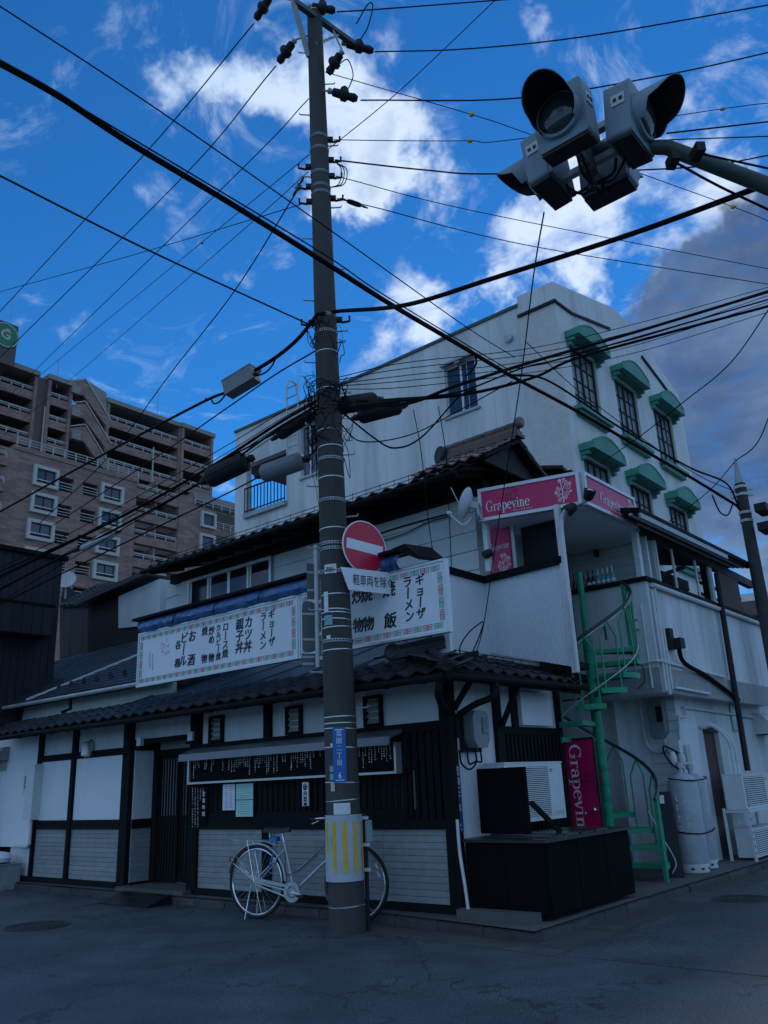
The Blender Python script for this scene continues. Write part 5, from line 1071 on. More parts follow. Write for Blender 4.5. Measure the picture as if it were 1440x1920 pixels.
MB().box(a.x,b.x,.28,.32,ztop+.03,a.z).build('panel', 'black_matt', tv); MB().box(a.x+.05,b.x-.05,.325,.345,ztop+.1,a.z-.08).build('back', 'black_top', tv); MB().box(a.x+.15,b.x-.15,.24,.42,ztop+.012,ztop+.03).build('base', 'black_top', tv)
MB().beam((b.x+.0,.36,a.z-.35),(b.x+.16,.62,ztop+.02),.035,.05).build('prop', 'wood_black', tv); MB().beam((b.x-.04,.40,a.z-.35),(b.x+.10,.70,ztop+.02),.02,.03).build('prop', 'wood_black', tv)
def ac_unit(name, label, x0, x1, y0, y1, z0, z1, loc=None, louv=26, group=None):      # grille on the +x face
    t = thing(name, label, 'air conditioner', ((x0+x1)/2,(y0+y1)/2,z0), group); MB().box(x0,x1,y0,y1,z0,z1).build('casing', 'ac_white', t)
    ya, yb, za, zb = y0+(y1-y0)*.05, y0+(y1-y0)*.74, z0+(z1-z0)*.08, z0+(z1-z0)*.94
    MB().box(x1-.03,x1+.001,ya,yb,za,zb).build('fan_recess', 'ac_dark', t); k = louv
    for i in range(k): z = za+(zb-za)*(i+.5)/k; MB().box(x1+.001,x1+.010,ya,yb,z-(zb-za)/k*.28,z+(zb-za)/k*.28).build('grille_slat', 'ac_white', t)
    for i in range(4): MB().box(x1+.0005,x1+.004,yb+(y1-yb)*.15,y1-(y1-yb)*.15,z0+.05+i*.012,z0+.054+i*.012).build('seam', 'galv', t)
    MB().box(x0-.005,x1+.006,y0-.006,y1+.006,z1,z1+.015).build('lid', 'ac_white', t); MB().box(x1+.001,x1+.004,yb+.03,yb+.10,z1-.10,z1-.06).build('badge', 'sticker_teal', t)
    return t
ya = FX(945,1470,.30).y; yb = FX(1053,1470,.30).y
ac_unit('air_conditioner', 'white slatted air conditioner behind the black panel on the corner', .06,.32, ya, yb, FX(1000,1540,.30).z, FX(1000,1431,.30).z)
# electric meter with cable loops
c0 = FX(872,1330,.12); c1 = FX(916,1395,.12)
em = thing('electric_meter', 'grey rounded electric meter box on the corner wall', 'meter', (.08,(c0.y+c1.y)/2,c1.z))
yc = (c0.y+c1.y)/2; MB().box(.0,.05,yc-.17,yc+.17,c1.z-.08,c0.z).build('backboard', 'wood_dark', em)
MB().prism([(.05,yc-.15,c1.z+.05),(.05,yc-.09,c1.z-.04),(.05,yc+.09,c1.z-.04),(.05,yc+.15,c1.z+.05),(.05,yc+.15,c0.z-.06),(.05,yc+.10,c0.z-.01),(.05,yc-.10,c0.z-.01),(.05,yc-.15,c0.z-.06)], (.13,0,0)).build('case', 'meter_grey', em); MB().box(.18,.19,yc+.01,yc+.11,c0.z-.25,c0.z-.08).build('window', 'glass_dark', em)
for k in range(2): MB().tube(spl([(.1,yc-.05+k*.1,c1.z-.03),(.12,yc-.06+k*.1,c1.z-.18),(.10,yc-.16+k*.12,c1.z-.26+k*.08),(.04,yc-.22+k*.14,c1.z-.2),(.02,yc-.22+k*.14,c1.z-.06)]), .010, 6).build('cable_loop', 'cable', em, True)
def vplate(name, label, o, right, w, h, chars, num, mat='plate_blue', cs=.05):
    t = thing(name, label, 'sign', o); o = V(o); r_ = V(right).normalized(); nn = r_.cross(V((0,0,1)))
    MB().obox(o-nn*.003, r_*w/2, nn*.0025, V((0,0,h/2))).build('plate', mat, t); f = frame(o+nn*.002, right, (0,0,1))
    cs = h*.118; text(vtext(chars), cs, 'sign_plate', t, f @ Matrix.Translation((0,h*.115,0)), line=1.12); text(num, cs*1.35, 'sign_plate', t, f @ Matrix.Translation((0,-h*.38,0)), bold=.001, sx=.8)
    for z in (-.46,.46): MB().obox(o+nn*.001+V((0,0,h*z)), r_*w*.32, nn*.0008, V((0,0,.004))).build('rule', 'sign_plate', t)
    return t
p = FX(871,1500,.055); vplate('address_plate', 'dark blue vertical address plate on the corner post', (.055,.02,1.20), (.35,.94,0), .10, .66, '菜園二丁目', '6', 'plate_blue_dark', .075)
wp = tag(MB().tube(spl([(.13,-.12,1.0),(.15,-.14,.7),(.20,-.16,.4),(.24,-.18,.12)]), .016, 6).build('hanging_cord', 'pipe_white', None, True), 'white cloth cord hanging from the counter to the kerb', 'cord')
# ------------------------------------------------------------------ gas cylinders, pipes and regulators
def gas(x, y, label, r=.20, h=1.22):
    t = thing('gas_cylinder', label, 'gas cylinder', (x,y,.11), 'gas cylinders by the back door'); z = .11
    MB().lathe([(r*.92,0),(r*.94,.01),(r*.94,.10),(r*.90,.105)], (x,y,z), n=24).build('foot_ring', 'ac_white', t, True)
    MB().lathe([(r*.90,.10),(r,.15),(r,h-.18),(r*.95,h-.11),(r*.75,h-.03),(r*.35,h+.01),(r*.12,h+.02)], (x,y,z), n=28).build('body', 'gas_grey', t, True)
    MB().lathe([(.035,h+.01),(.035,h+.07),(.055,h+.07),(.055,h+.13),(.03,h+.15)], (x,y,z), n=12).build('valve', 'galv', t, True)
    for k in range(4):
        a = math.radians(-75+k*40); MB().obox((x+(r*.945)*math.cos(a),y+(r*.945)*math.sin(a),z+.05), V((-math.sin(a),math.cos(a),0))*.02, V((math.cos(a),math.sin(a),0))*.003, (0,0,.012)).build('foot_slot', 'ac_dark', t)
    wd = V((CAM.x-x, CAM.y-y, 0)).normalized(); sdv = V((-wd.y,wd.x,0))
    for kx, s, sz in ((-.09,'ＬＰガス',.10),(.02,'火気厳禁',.075)): 
        q = V((x,y,z+.72))+sdv*kx; dpt = math.sqrt(max(r*r-kx*kx,0)); text(vtext(s), sz, 'sticker_white', t, frame(q+wd*(dpt+.004), sdv, (0,0,1)), line=1.3)
    return t
gas(.82,4.14,'large grey gas cylinder with faded white lettering beside the leaning board'); gas(.76,4.66,'grey gas cylinder standing behind the other one by the back door', .19, 1.20)
gc = thing('cylinder_chain', 'dark chain looped around the two gas cylinders', 'chain', (.7,4.2,.9))
for z in (1.28,.62):
    P = []
    for i in range(25):
        a = -PI*.62+i/24*PI*1.05; P.append((.80+.225*math.cos(a), 4.14+.22*math.sin(a) if math.sin(a) < 0 else 4.16+.75*math.sin(a), z-.04*math.sin(i/24*PI)))
    MB().tube(P, .009, 5).build('loop', 'cable', gc, True)
pr = thing('gas_piping', 'white gas pipes with regulators and hose above the gas cylinders', 'pipes', (.62,4.8,1.7))
W_ = .64
MB().tube([(W_,5.5,2.26),(W_,5.1,2.26),(W_,5.1,2.12),(W_,4.86,2.12),(W_,4.84,2.10),(W_-.02,4.82,1.72),(W_-.02,4.7,1.70),(W_-.02,4.68,1.58)], .022, 8).build('pipe', 'pipe_white', pr)
MB().tube([(W_,5.5,2.26),(W_,8.8,2.20)], .022, 8).build('pipe', 'pipe_white', pr)
MB().box(.52,.68,4.60,4.74,1.62,1.78).build('regulator', 'ac_white', pr); MB().box(.55,.72,4.74,4.90,1.48,1.72).build('gas_gauge', 'galv', pr)
for y_ in (4.35,4.66): MB().lathe([(.03,.10),(.055,.04),(.055,-.04),(.03,-.09)], (.66,y_,1.52), n=10).build('changeover_valve', 'ac_white', pr, True); MB().tube([(.66,y_,1.5),(.67,y_-.1,1.42)], .018, 6).build('joint', 'galv', pr)
MB().tube(spl([(.64,4.62,1.62),(.62,4.2,1.70),(.70,4.0,1.58),(.80,3.98,1.44),(.82,4.10,1.40)]), .012, 6).build('hose', 'cable', pr, True)
c = FY(1236,1352,4.83); em2 = thing('electric_meter', 'weathered grey meter box under the overhanging upper floor', 'meter', c)
MB().prism([(c.x-.11,4.86,c.z+.27),(c.x+.12,4.86,c.z+.27),(c.x+.12,4.86,c.z-.16),(c.x+.05,4.86,c.z-.24),(c.x-.05,4.86,c.z-.24),(c.x-.11,4.86,c.z-.18)], (0,-.16,0)).build('case', 'meter_grey', em2); MB().box(c.x+.02,c.x+.11,4.69,4.70,c.z-.02,c.z+.2).build('window', 'glass_dark', em2)
MB().tube(spl([(c.x-.05,4.80,c.z+.42),(c.x-.22,4.80,c.z+.36),(c.x-.23,4.80,c.z-.25),(c.x-.12,4.8,c.z-.42),(c.x+.04,4.8,c.z-.40),(c.x+.06,4.8,c.z-.27)]), .03, 8).build('conduit', 'pipe_white', em2, True)
# wall pipes at the corner of the upper floor
vp = thing('wall_conduits', 'bundle of white conduits running down the upper corner of the bar', 'conduits', (.93,3.75,3)); 
for i, (x, y, z0, z1, rr) in enumerate(((.93,3.80,2.40,3.80,.022),(.93,3.90,2.36,3.86,.026),(.93,4.02,2.44,3.3,.018),(.80,3.66,2.45,3.6,.016))): MB().tube([(x,y,z0),(x,y,z1)], rr, 8).build('conduit', 'pipe_white', vp, True)
MB().tube([(.3,3.655,2.78),(.92,3.655,2.80),(.945,3.7,2.80),(.945,6.2,2.74)], .02, 8).build('conduit', 'pipe_white', vp, True); MB().tube([(.95,4.1,2.46),(.95,5.4,2.44)], .02, 8).build('conduit', 'pipe_white', vp, True)
MB().box(.62,.72,3.62,3.69,3.40,3.56).build('junction_box', 'ac_white', vp); MB().box(.64,.72,3.62,3.69,3.26,3.36).build('junction_box', 'ac_white', vp); MB().tube(spl([(.68,3.65,3.26),(.66,3.65,3.0),(.72,3.64,2.6),(.60,3.64,2.45)]), .006, 5).build('wire', 'cable', vp)
MB().tube(spl([(.62,3.66,3.92),(.60,3.66,3.7),(.64,3.66,3.5)]), .008, 5).build('wire', 'cable', vp)
cb_ = FX(1255,1200,.93); cbk = thing('cable_bracket', 'black insulator bracket with thick cable on the upper wall', 'bracket', cb_); MB().box(.90,.98,cb_.y-.06,cb_.y+.06,cb_.z-.14,cb_.z+.16).build('plate', 'splice_black', cbk); MB().box(.95,1.08,cb_.y+.02,cb_.y+.18,cb_.z-.12,cb_.z+.02).build('clamp', 'splice_black', cbk)
e1 = FX(1385,1312,.96); MB().tube(spl([(1.0,cb_.y+.12,cb_.z-.08),(.98,cb_.y+.3,cb_.z-.30),(.96,(cb_.y+e1.y)/2,(cb_.z+e1.z)/2-.08),e1]), .032, 8).build('cable', 'cable', cbk, True)
a = FX(1343,1075,.98); b = FX(1402,1445,.98); dp = tag(MB().tube([a, b], .045, 10).build('black_drainpipe', 'splice_black', None, True), 'black drainpipe running down the right wall of the bar', 'drainpipe')
# leaning board by the stair, kick plates
lb = thing('leaning_board', 'dark blue board leaning between the stair and the gas cylinders', 'board', (.70,3.55,.1)); MB().prism([(.66,3.50,.11),(.88,3.60,.11),(.80,3.72,1.12),(.66,3.64,1.12)], (.03,-.05,0)).build('board', 'house_dark', lb); MB().prism([(.70,3.50,.98),(.78,3.545,.98),(.775,3.57,1.08),(.70,3.53,1.08)], (.022,-.04,0)).build('paper_tag', 'sticker_white', lb)
MB().tube(spl([(.62,3.40,.9),(.75,3.40,.6),(.86,3.46,.3),(.80,3.46,.16)]), .008, 5).build('wire', 'pipe_white', lb)
# outdoor units on a rack at the right edge
y0 = FX(1398,1480,1.15).y; y1 = FX(1440,1480,1.15).y+.35
zt = FX(1405,1452,1.15).z; zm = FX(1405,1518,1.15).z
rk = thing('unit_rack', 'white perforated steel rack holding the outdoor units', 'rack', (1.0,y0+.4,.1))
for x in (.80,1.14):
    for y in (y0-.02,y1+.02): MB().beam((x,y,.1),(x,y,zm+.02),.035,.035,(0,1,0)).build('leg', 'ac_white', rk)
MB().box(.80,1.16,y0-.04,y1+.04,zm-.04,zm-.005).build('shelf', 'ac_white', rk)
for i in range(9): MB().box(1.158,1.161,y0-.03,y0-.01,.2+i*.09,.23+i*.09).build('slot', 'ac_dark', rk)
ac_unit('air_conditioner', 'white outdoor unit on the upper shelf of the steel rack', .84,1.12, y0, y1, zm, zt, louv=14); ac_unit('air_conditioner', 'white outdoor unit standing on the ground under the rack', .86,1.12, y0+.10, y1-.02, .14, FX(1415,1556,1.15).z, louv=12)
hs = thing('refrigerant_hoses', 'pair of white insulated hoses curving down to the outdoor unit', 'hoses', (1.0,y0+.2,1.4))
for k in range(2): MB().tube(spl([(.62,y0+.05+k*.13,1.98),(.78,y0+.12+k*.13,2.0),(.95,y0+.22+k*.14,1.75),(.96,y0+.26+k*.16,zt-.02)]), .028, 8).build('hose', 'pipe_white', hs, True)
c = FX(1378,1345,.62); MB().box(.601,.63,c.y-.18,c.y+.18,c.z-.22,c.z+.2).build('wall_hatch', 'steel_grey', bar); c = FX(1425,1360,.62)
vh2 = thing('vent_hood', 'white curved vent hood on the bar wall at the right edge', 'vent', c); MB().prism([(.60,c.y-.3,c.z+.22),(.72,c.y-.3,c.z+.20),(.92,c.y-.3,c.z-.02),(.95,c.y-.3,c.z-.16),(.60,c.y-.3,c.z-.16)], (0,.6,0)).build('hood', 'ac_white', vh2); MB().box(.61,.94,c.y-.28,c.y+.28,c.z-.17,c.z-.161).build('opening', 'ac_dark', vh2)
# ================================================================== bicycle
RW = V((-2.38,-.57,0)); FWp = V((-1.10,-.30,0)); bd = (FWp-RW).normalized(); bn = V((bd.y,-bd.x,0)); WB = 1.29; KU = (FWp-RW).length/WB; rW = .385
bk = thing('bicycle', 'silver city bicycle with fenders and basketless rear rack parked behind the pole', 'bicycle', RW.lerp(FWp,.5))
def B(u, z, s=0): return RW+bd*(u*KU)+V((0,0,z))+bn*s
def wheel(u):
    c = B(u, rW); w = thing_part('wheel', bk)
    t = MB(); t.tube([c+(bd*math.cos(a)+V((0,0,1))*math.sin(a))*(rW-.018) for a in [2*PI*i/48 for i in range(49)]], .019, 8, False); t.build('tyre', 'rubber', w, True)
    t = MB(); t.tube([c+(bd*math.cos(a)+V((0,0,1))*math.sin(a))*(rW-.042) for a in [2*PI*i/48 for i in range(49)]], .012, 6, False); t.build('rim', 'chrome', w, True)
    t = MB()
    for i in range(32):
        a = 2*PI*i/32; h = (1 if i % 2 else -1)*.03; b_ = a+(.5 if (i//2) % 2 else -.5); t.tube([c+bn*h+(bd*math.cos(b_)+V((0,0,1))*math.sin(b_))*.02, c+(bd*math.cos(a)+V((0,0,1))*math.sin(a))*(rW-.05)], .0016, 3, False)
    stuff(t.build('spokes', 'chrome', w)); MB().lathe([(.018,-.05),(.018,.05)], c, bn, 10).build('hub', 'chrome', w, True)
    return c
def thing_part(name, parent):          # a part whose pieces are sub-parts
    return MB().lathe([(.008,-.06),(.008,.06)], B(0 if 'RWdone' not in globals() else WB, rW), bn, 8).build(name, 'chrome', parent)
wheel(0); RWdone = True; wheel(WB)
def fender(u, a0, a1, name='fender'):
    c = B(u, rW); P = MB(); n = 22; vs = []
    for i in range(n+1):
        a = math.radians(a0+(a1-a0)*i/n)
        for s, rr in ((-.030,rW+.008),(-.016,rW+.022),(.016,rW+.022),(.030,rW+.008)): vs.append(c+(bd*math.cos(a)+V((0,0,1))*math.sin(a))*rr+bn*s)
    P.add(vs, [(i*4+j, i*4+j+1, i*4+j+5, i*4+j+4) for i in range(n) for j in range(3)]); return P.build(name, 'bike_silver', bk, True)
fd = fender(0, 20-18, 168); fender(WB, 80, 205)
for s in (-.03,.03): MB().tube([B(0,rW,s), B(-rW*.88,rW+rW*.52,s*.6)], .003, 4).build('fender_stay', 'chrome', bk); MB().tube([B(0,rW,s), B(-rW*.75,rW+rW*.70,s*.6)], .003, 4).build('fender_stay', 'chrome', bk); MB().tube([B(WB,rW,s), B(WB-rW*1.02,rW-.06,s*.6)], .003, 4).build('fender_stay', 'chrome', bk)
BBp = B(.50,.29); ST = B(.37,.80); HT = B(WB-.16,.92); HTb = B(WB-.10,.78)
MB().tube([BBp, ST], .016, 10).build('seat_tube', 'bike_silver', bk, True); MB().tube([ST, B(.335,.925)], .012, 8).build('seat_post', 'chrome', bk, True)
MB().tube([B(.46,.44), HT+V((0,0,-.04))], .016, 10).build('top_tube', 'bike_silver', bk, True); MB().tube([BBp, HTb+V((0,0,.03))], .018, 10).build('down_tube', 'bike_silver', bk, True); MB().tube([HT+V((0,0,.03)), HTb], .02, 10).build('head_tube', 'bike_silver', bk, True)
for s in (-.05,.05): MB().tube([B(0,rW,s), B(.49,.29,s*.7)], .010, 8).build('chain_stay', 'bike_silver', bk, True); MB().tube([B(0,rW,s), B(.39,.72,s*.5)], .009, 8).build('seat_stay', 'bike_silver', bk, True)
for s in (-.05,.05): MB().tube(spl([HTb, B(WB-.085,.74,s), B(WB-.03,.5,s), B(WB,rW,s)]), .011, 8).build('fork_blade', 'bike_silver', bk, True)
MB().tube([HT, HT+V((0,0,.10))-bd*.02], .012, 8).build('stem', 'chrome', bk, True)
hz = HT+V((0,0,.12))-bd*.02; MB().tube(spl([hz+bn*.27-bd*.22, hz+bn*.25-bd*.05+V((0,0,.01)), hz+bn*.10+bd*.03, hz-bn*.10+bd*.03, hz-bn*.25-bd*.05+V((0,0,.01)), hz-bn*.27-bd*.22]), .011, 8).build('handlebar', 'chrome', bk, True)
for s in (1,-1): MB().tube([hz+bn*.27*s-bd*.22, hz+bn*.262*s-bd*.10], .016, 8).build('grip', 'rubber', bk, True)
# saddle: rear wide, nose narrow
sp = B(.30,.93); vs = []; n = 9
for i in range(n):
    t = i/(n-1); u = -.15+.30*t; w = .085*(1-t)**.7+.022; z = .03-.012*math.sin(t*PI)+.012*(1-t)
    for k in range(7): a = PI*k/6; vs.append(sp+bd*u+bn*(w*math.cos(a))+V((0,0,z-.06+.06*math.sin(a))))
MB().add(vs, [(i*7+k, i*7+k+1, i*7+k+8, i*7+k+7) for i in range(n-1) for k in range(6)]+[tuple(range(7))[::-1], tuple((n-1)*7+k for k in range(7))]).build('saddle', 'saddle', bk, True)
for s in (-.03,.03): MB().tube([sp+bd*(-.10)+bn*s+V((0,0,-.04)), sp+bd*.10+bn*s*.5+V((0,0,-.03))], .006, 5).build('saddle_rail', 'chrome', bk); MB().tube([sp-bd*.10+bn*s+V((0,0,-.03)), sp-bd*.10+bn*s+V((0,0,-.08))], .014, 8).build('saddle_spring', 'chrome', bk, True)
# rear rack
for s in (-.05,0,.05): MB().tube(spl([B(.30,.76,s), B(.10,.815,s), B(-.32,.83,s)]), .006, 5).build('rack_bar', 'chrome', bk, True)
MB().tube([B(-.32,.83,-.06), B(-.32,.83,.06)], .006, 5).build('rack_bar', 'chrome', bk)
for s in (-.055,.055): MB().tube([B(-.10,.82,s), B(0,rW,s)], .005, 5).build('rack_leg', 'chrome', bk)
# chain case, chainring, crank
MB().lathe([(.105,-.008),(.105,.008),(.060,.008),(.060,-.008),(.105,-.008)], B(.50,.29,.045), bn, 28, False, False).build('chain_ring_guard', 'bike_silver', bk, True); MB().lathe([(.05,-.006),(.05,.006)], B(.50,.29,.045), bn, 20).build('chain_ring', 'chrome', bk, True)
MB().prism([B(.02,rW+.045,.040), B(.44,.365,.040), B(.44,.335,.040), B(.02,rW+.005,.040)], bn*.012).build('chain_case', 'bike_silver', bk); MB().tube([B(.02,rW-.03,.044), B(.44,.235,.044)], .010, 6).build('chain_case', 'bike_silver', bk)
MB().tube([B(.50,.29,.07), B(.66,.265,.075)], .010, 8).build('crank_arm', 'chrome', bk, True); MB().tube([B(.50,.29,-.07), B(.34,.315,-.075)], .010, 8).build('crank_arm', 'chrome', bk, True)
MB().obox(B(.67,.263,.12), bd*.045, bn*.035, V((0,0,.010))).build('pedal', 'rubber', bk); MB().obox(B(.33,.317,-.12), bd*.045, bn*.035, V((0,0,.010))).build('pedal', 'rubber', bk)
MB().tube(spl([B(-.02,rW-.03,.07), B(-.05,.22,.085), B(-.08,.01,.11)]), .008, 6).build('kickstand', 'chrome', bk, True)
for i in range(2): MB().obox(B(WB+.25,rW+.14-.08*i+.03,.012)-bd*(-.02*i), (bd*.5+V((0,0,-.8))).normalized()*.028, bn*.004, (bd*.8+V((0,0,.5))).normalized()*.010).build('wheel_reflector', 'ac_white', bk)
MB().tube(spl([B(.24,.80,.03), B(.20,.84,.0), B(.24,.78,-.04), B(.22,.62,.04), B(.20,.50,.05), B(.26,.47,.045)]), .007, 5).build('strap', 'strap_blue', bk, True); MB().obox(B(.24,.83,0), bd*.05, bn*.04, V((0,0,.025))).build('strap_bundle', 'strap_blue', bk)
MB().tube(spl([hz+bn*.24-bd*.12, hz+bn*.12+bd*.12+V((0,0,.03)), HT+bd*.06+V((0,0,-.02)), B(WB-.30,.80,.02), B(.46,.46,.025), B(.40,.70,.03)]), .004, 5).build('brake_cable', 'cable', bk, True); MB().tube(spl([hz-bn*.24-bd*.12, hz-bn*.10+bd*.13+V((0,0,.02)), HTb+bd*.05, B(WB-.06,.70,.0)]), .004, 5).build('brake_cable', 'cable', bk, True)
for s in (1,-1): MB().tube([hz+bn*.262*s-bd*.10+V((0,0,-.01)), hz+bn*.27*s-bd*.20+V((0,0,-.045))], .005, 5).build('brake_lever', 'chrome', bk)
MB().lathe([(.02,-.03),(.035,.0),(.038,.045)], HTb+bd*.09+V((0,0,.02)), bd, 12).build('head_lamp', 'steel_grey', bk, True); MB().lathe([(.02,-.01),(.022,.012)], B(-.37,.62), -bd, 12).build('rear_reflector', 'sign_red', bk, True); MB().tube([B(-.36,.62),B(-.345,.60)], .006, 5).build('reflector_stem', 'chrome', bk)
MB().lathe([(.016,-.015),(.016,.015)], B(.27,.60,.02), bn, 10).build('lock', 'chrome', bk, True)
SIGROT = 0
# ================================================================== utility pole
PB = V((-.83,-.75,0)); PR0 = .185
view = V((CAM.x-PB.x, CAM.y-PB.y, 0)).normalized()
vrt = V((-view.y, view.x, 0))
def PA(z): return V((PB.x,PB.y,z))-vrt*(.0118*z)      # the pole leans a little
def PZ(py):                            # height on the pole seen at image row py
    d = ray(652-(1750-py)*.0354, py); t = math.hypot(PB.x-CAM.x, PB.y-CAM.y)/math.hypot(d.x, d.y); return CAM.z+t*d.z
def PRad(z): return PR0-z/150
PT = PZ(28)
view_dummy = V((CAM.x-PB.x, CAM.y-PB.y, 0)).normalized(); vr = V((-view.y, view.x, 0))      # towards the camera, and to the right as seen
def PP(py, side=0, out=0):             # point on / beside the pole at image row py, side in metres to the right
    z = PZ(py); return PA(z)+vr*side+view*(PRad(z)*0+out)
pole = thing('utility_pole', 'tall dark concrete utility pole in front of the restaurant', 'utility pole', PB)
MB().tube([PA(-.05+PT*i/12) for i in range(13)]+[PA(PT)], [PRad(max(0,PT*i/12-.05)) for i in range(13)]+[PRad(PT)], 28).build('shaft', 'pole_concrete', pole, True)
MB().lathe([(.001,.0),(PRad(PT)+.01,0),(PRad(PT)+.01,.05),(.02,.09)], PA(PT), n=16).build('cap', 'galv', pole, True)
def ring(py, h=.012, mat='band_steel', extra=.004, tilt=0):
    z = PZ(py); r = PRad(z); t = MB(); n = 28; ax = (V((0,0,1))+vr*tilt).normalized()
    t.lathe([(r+.001,-h/2),(r+extra,-h/2),(r+extra,h/2),(r+.001,h/2)], PA(z), ax, n, False, False); return t.build('band', mat, pole, True)
for py in (665,735,812,842,900,995,1118,1146,1152,1164,1179,1221,1345,1357,1367,1402,1467,1500,1697): ring(py, .010, tilt=random.uniform(-.05,.05))
slotm = umesh(MB().box(-.010,.010,-.002,.002,-.008,.008), 'band_slot', 'ac_dark')
for py in (262,285,330,355,368,598,628,865,942,1023,1033,1075,1204):
    b_ = ring(py, .034, 'galv', .006); z = PZ(py); r = PRad(z)+.0065
    for k in range(15):
        a = math.atan2(view.y,view.x)+(k-7)*.2; piece(slotm, 'band_slot', b_, Matrix.Translation((PA(z).x+r*math.cos(a),PA(z).y+r*math.sin(a),z)) @ Matrix.Rotation(a+PI/2, 4, 'Z'))
py = 1390
for i in range(24):
    py = 1318-i*58 if i > 0 else 1330
    if py < 100: break
    s = 1 if i % 2 == 0 else -1; z = PZ(py); p = PA(z)+vr*s*PRad(z); MB().tube([p-vr*s*.02, p+vr*s*.13+V((0,0,.01)), p+vr*s*.135+V((0,0,.035))], .009, 6).build('step_bolt', 'galv', pole)
# crossarm with braces at the top
zc = PZ(40); ca = DD(548,-8,(PA(zc)-CAM).length+.9); cb2 = DD(672,88,(PA(zc)-CAM).length-.7)
ca.z = cb2.z = zc
ca = GZ(550,2,zc); cb2 = GZ(668,86,zc); cdir = (cb2-ca).normalized()
MB().beam(ca, cb2, .075, .075).build('crossarm', 'arm_green', pole); MB().beam(ca+V((0,0,-.02)), PA(PZ(112))-vr*.1+view*.05, .06, .05).build('crossarm_brace', 'steel_grey', pole); MB().beam(cb2-cdir*.35+V((0,0,-.05)), PA(PZ(95))+view*.1, .04, .03).build('crossarm_brace', 'steel_grey', pole)
def insulator(px, py, dx, dy, D, label, s=1.0, anchor=None):
    c = DD(px, py, D); e = DD(px+dx, py+dy, D); ax = (e-c).normalized(); L = (e-c).length
    t = thing('insulator', label, 'insulator', c, 'strain insulators on the utility pole')
    MB().lathe([(.03*s,-L*.75),(.055*s,-L*.7),(.06*s,-L*.2),(.085*s,-L*.1),(.085*s,L*.2),(.05*s,L*.35),(.06*s,L*.7),(.035*s,L*.95)], c, ax, 12).build('cover', 'splice_black', t, True); q = V((0,0,1)); q = (q-ax*q.dot(ax)).normalized()
    MB().lathe([(.055*s,0),(.06*s,.10*s),(.03*s,.14*s)], c, q, 10).build('horn', 'splice_black', t, True); MB().lathe([(.035*s,-L*1.05),(.045*s,-L*.95),(.035*s,-L*.75)], c, ax, 10).build('porcelain', 'galv', t, True)
    if anchor is not None: MB().tube([c-ax*L, anchor], .014, 6).build('link', 'steel_grey', t)
    return e
DP = lambda py: (PA(PZ(py))-CAM).length
insulator(604,16,26,4,DP(16)-.1,'black strain insulator on the very top of the pole'); DCB = (cb2-CAM).length; insulator(672,88,30,8,DCB,'black strain insulator at the end of the crossarm'); insulator(628,118,-14,22,DP(118)-.2,'black strain insulator below the crossarm pointing down', anchor=cb2-cdir*.45); insulator(644,178,28,8,DP(178)-.15,'black strain insulator below the crossarm, lowest on the right', anchor=PP(172))
insulator(494,14,-16,24,DP(14)+.4,'black strain insulator left of the pole top at the frame edge', anchor=ca); insulator(537,97,-16,22,DP(97)+.1,'black strain insulator on the left of the pole below the crossarm', anchor=PP(62))
# fittings clamped to the pole
for py, s in ((262,1),(300,1),(330,1),(372,1),(313,-1),(350,-1),(378,-1),(605,-1),(600,1),(758,1)):
    p = PP(py, s*PRad(PZ(py))); MB().obox(p+vr*s*.03, vr*.04, view*.03, V((0,0,.028))).build('clamp', 'splice_black', pole); MB().tube([p+vr*s*.06+V((0,0,-.04)), p+vr*s*.16+V((0,0,-.02)), p+vr*s*.16+V((0,0,.05))], .016, 6).build('hook', 'splice_black', pole)
# protective sheet with yellow stripes
z0, z1 = PZ(1650), PZ(1527); vang = math.atan2(view.y,view.x)
gd = thing('pole_guard', 'grey pole guard sheet with yellow vertical stripes', 'guard', PA(z0))
MB().lathe([(PRad(z0)+.010,z0),(PRad(z0)+.013,z0),(PRad(z1)+.013,z1),(PRad(z1)+.010,z1)], (PA(1).x,PA(1).y,0), n=40, cap0=False, cap1=False).build('sheet', 'guard_grey', gd, True)
def wrap(a0, a1, zb, zt, mat, name, parent, off=.0155, n=6):
    m_ = MB(); vs = []
    for i in range(n+1):
        a = vang+a0+(a1-a0)*i/n
        for z in (zb, zt): r = PRad(z)+off; vs.append((PA(z).x+r*math.cos(a), PA(z).y+r*math.sin(a), z))
    m_.add(vs, [(2*i, 2*i+2, 2*i+3, 2*i+1) for i in range(n)]); return m_.build(name, mat, parent, True)
dz = (z1-z0)*.1
for k in range(11): a = -1.12+k*.571; wrap(a-.11, a+.11, z0+dz*1.3, z1-dz*1.1, 'guard_yellow', 'stripe', gd)
sk = thing('sticker', 'round silver sticker on the striped pole guard', 'sticker', PA(z0+.5)); wrap(-.92,-.70,z1-dz*4.6,z1-dz*3.2,'galv','disc',sk,.018)
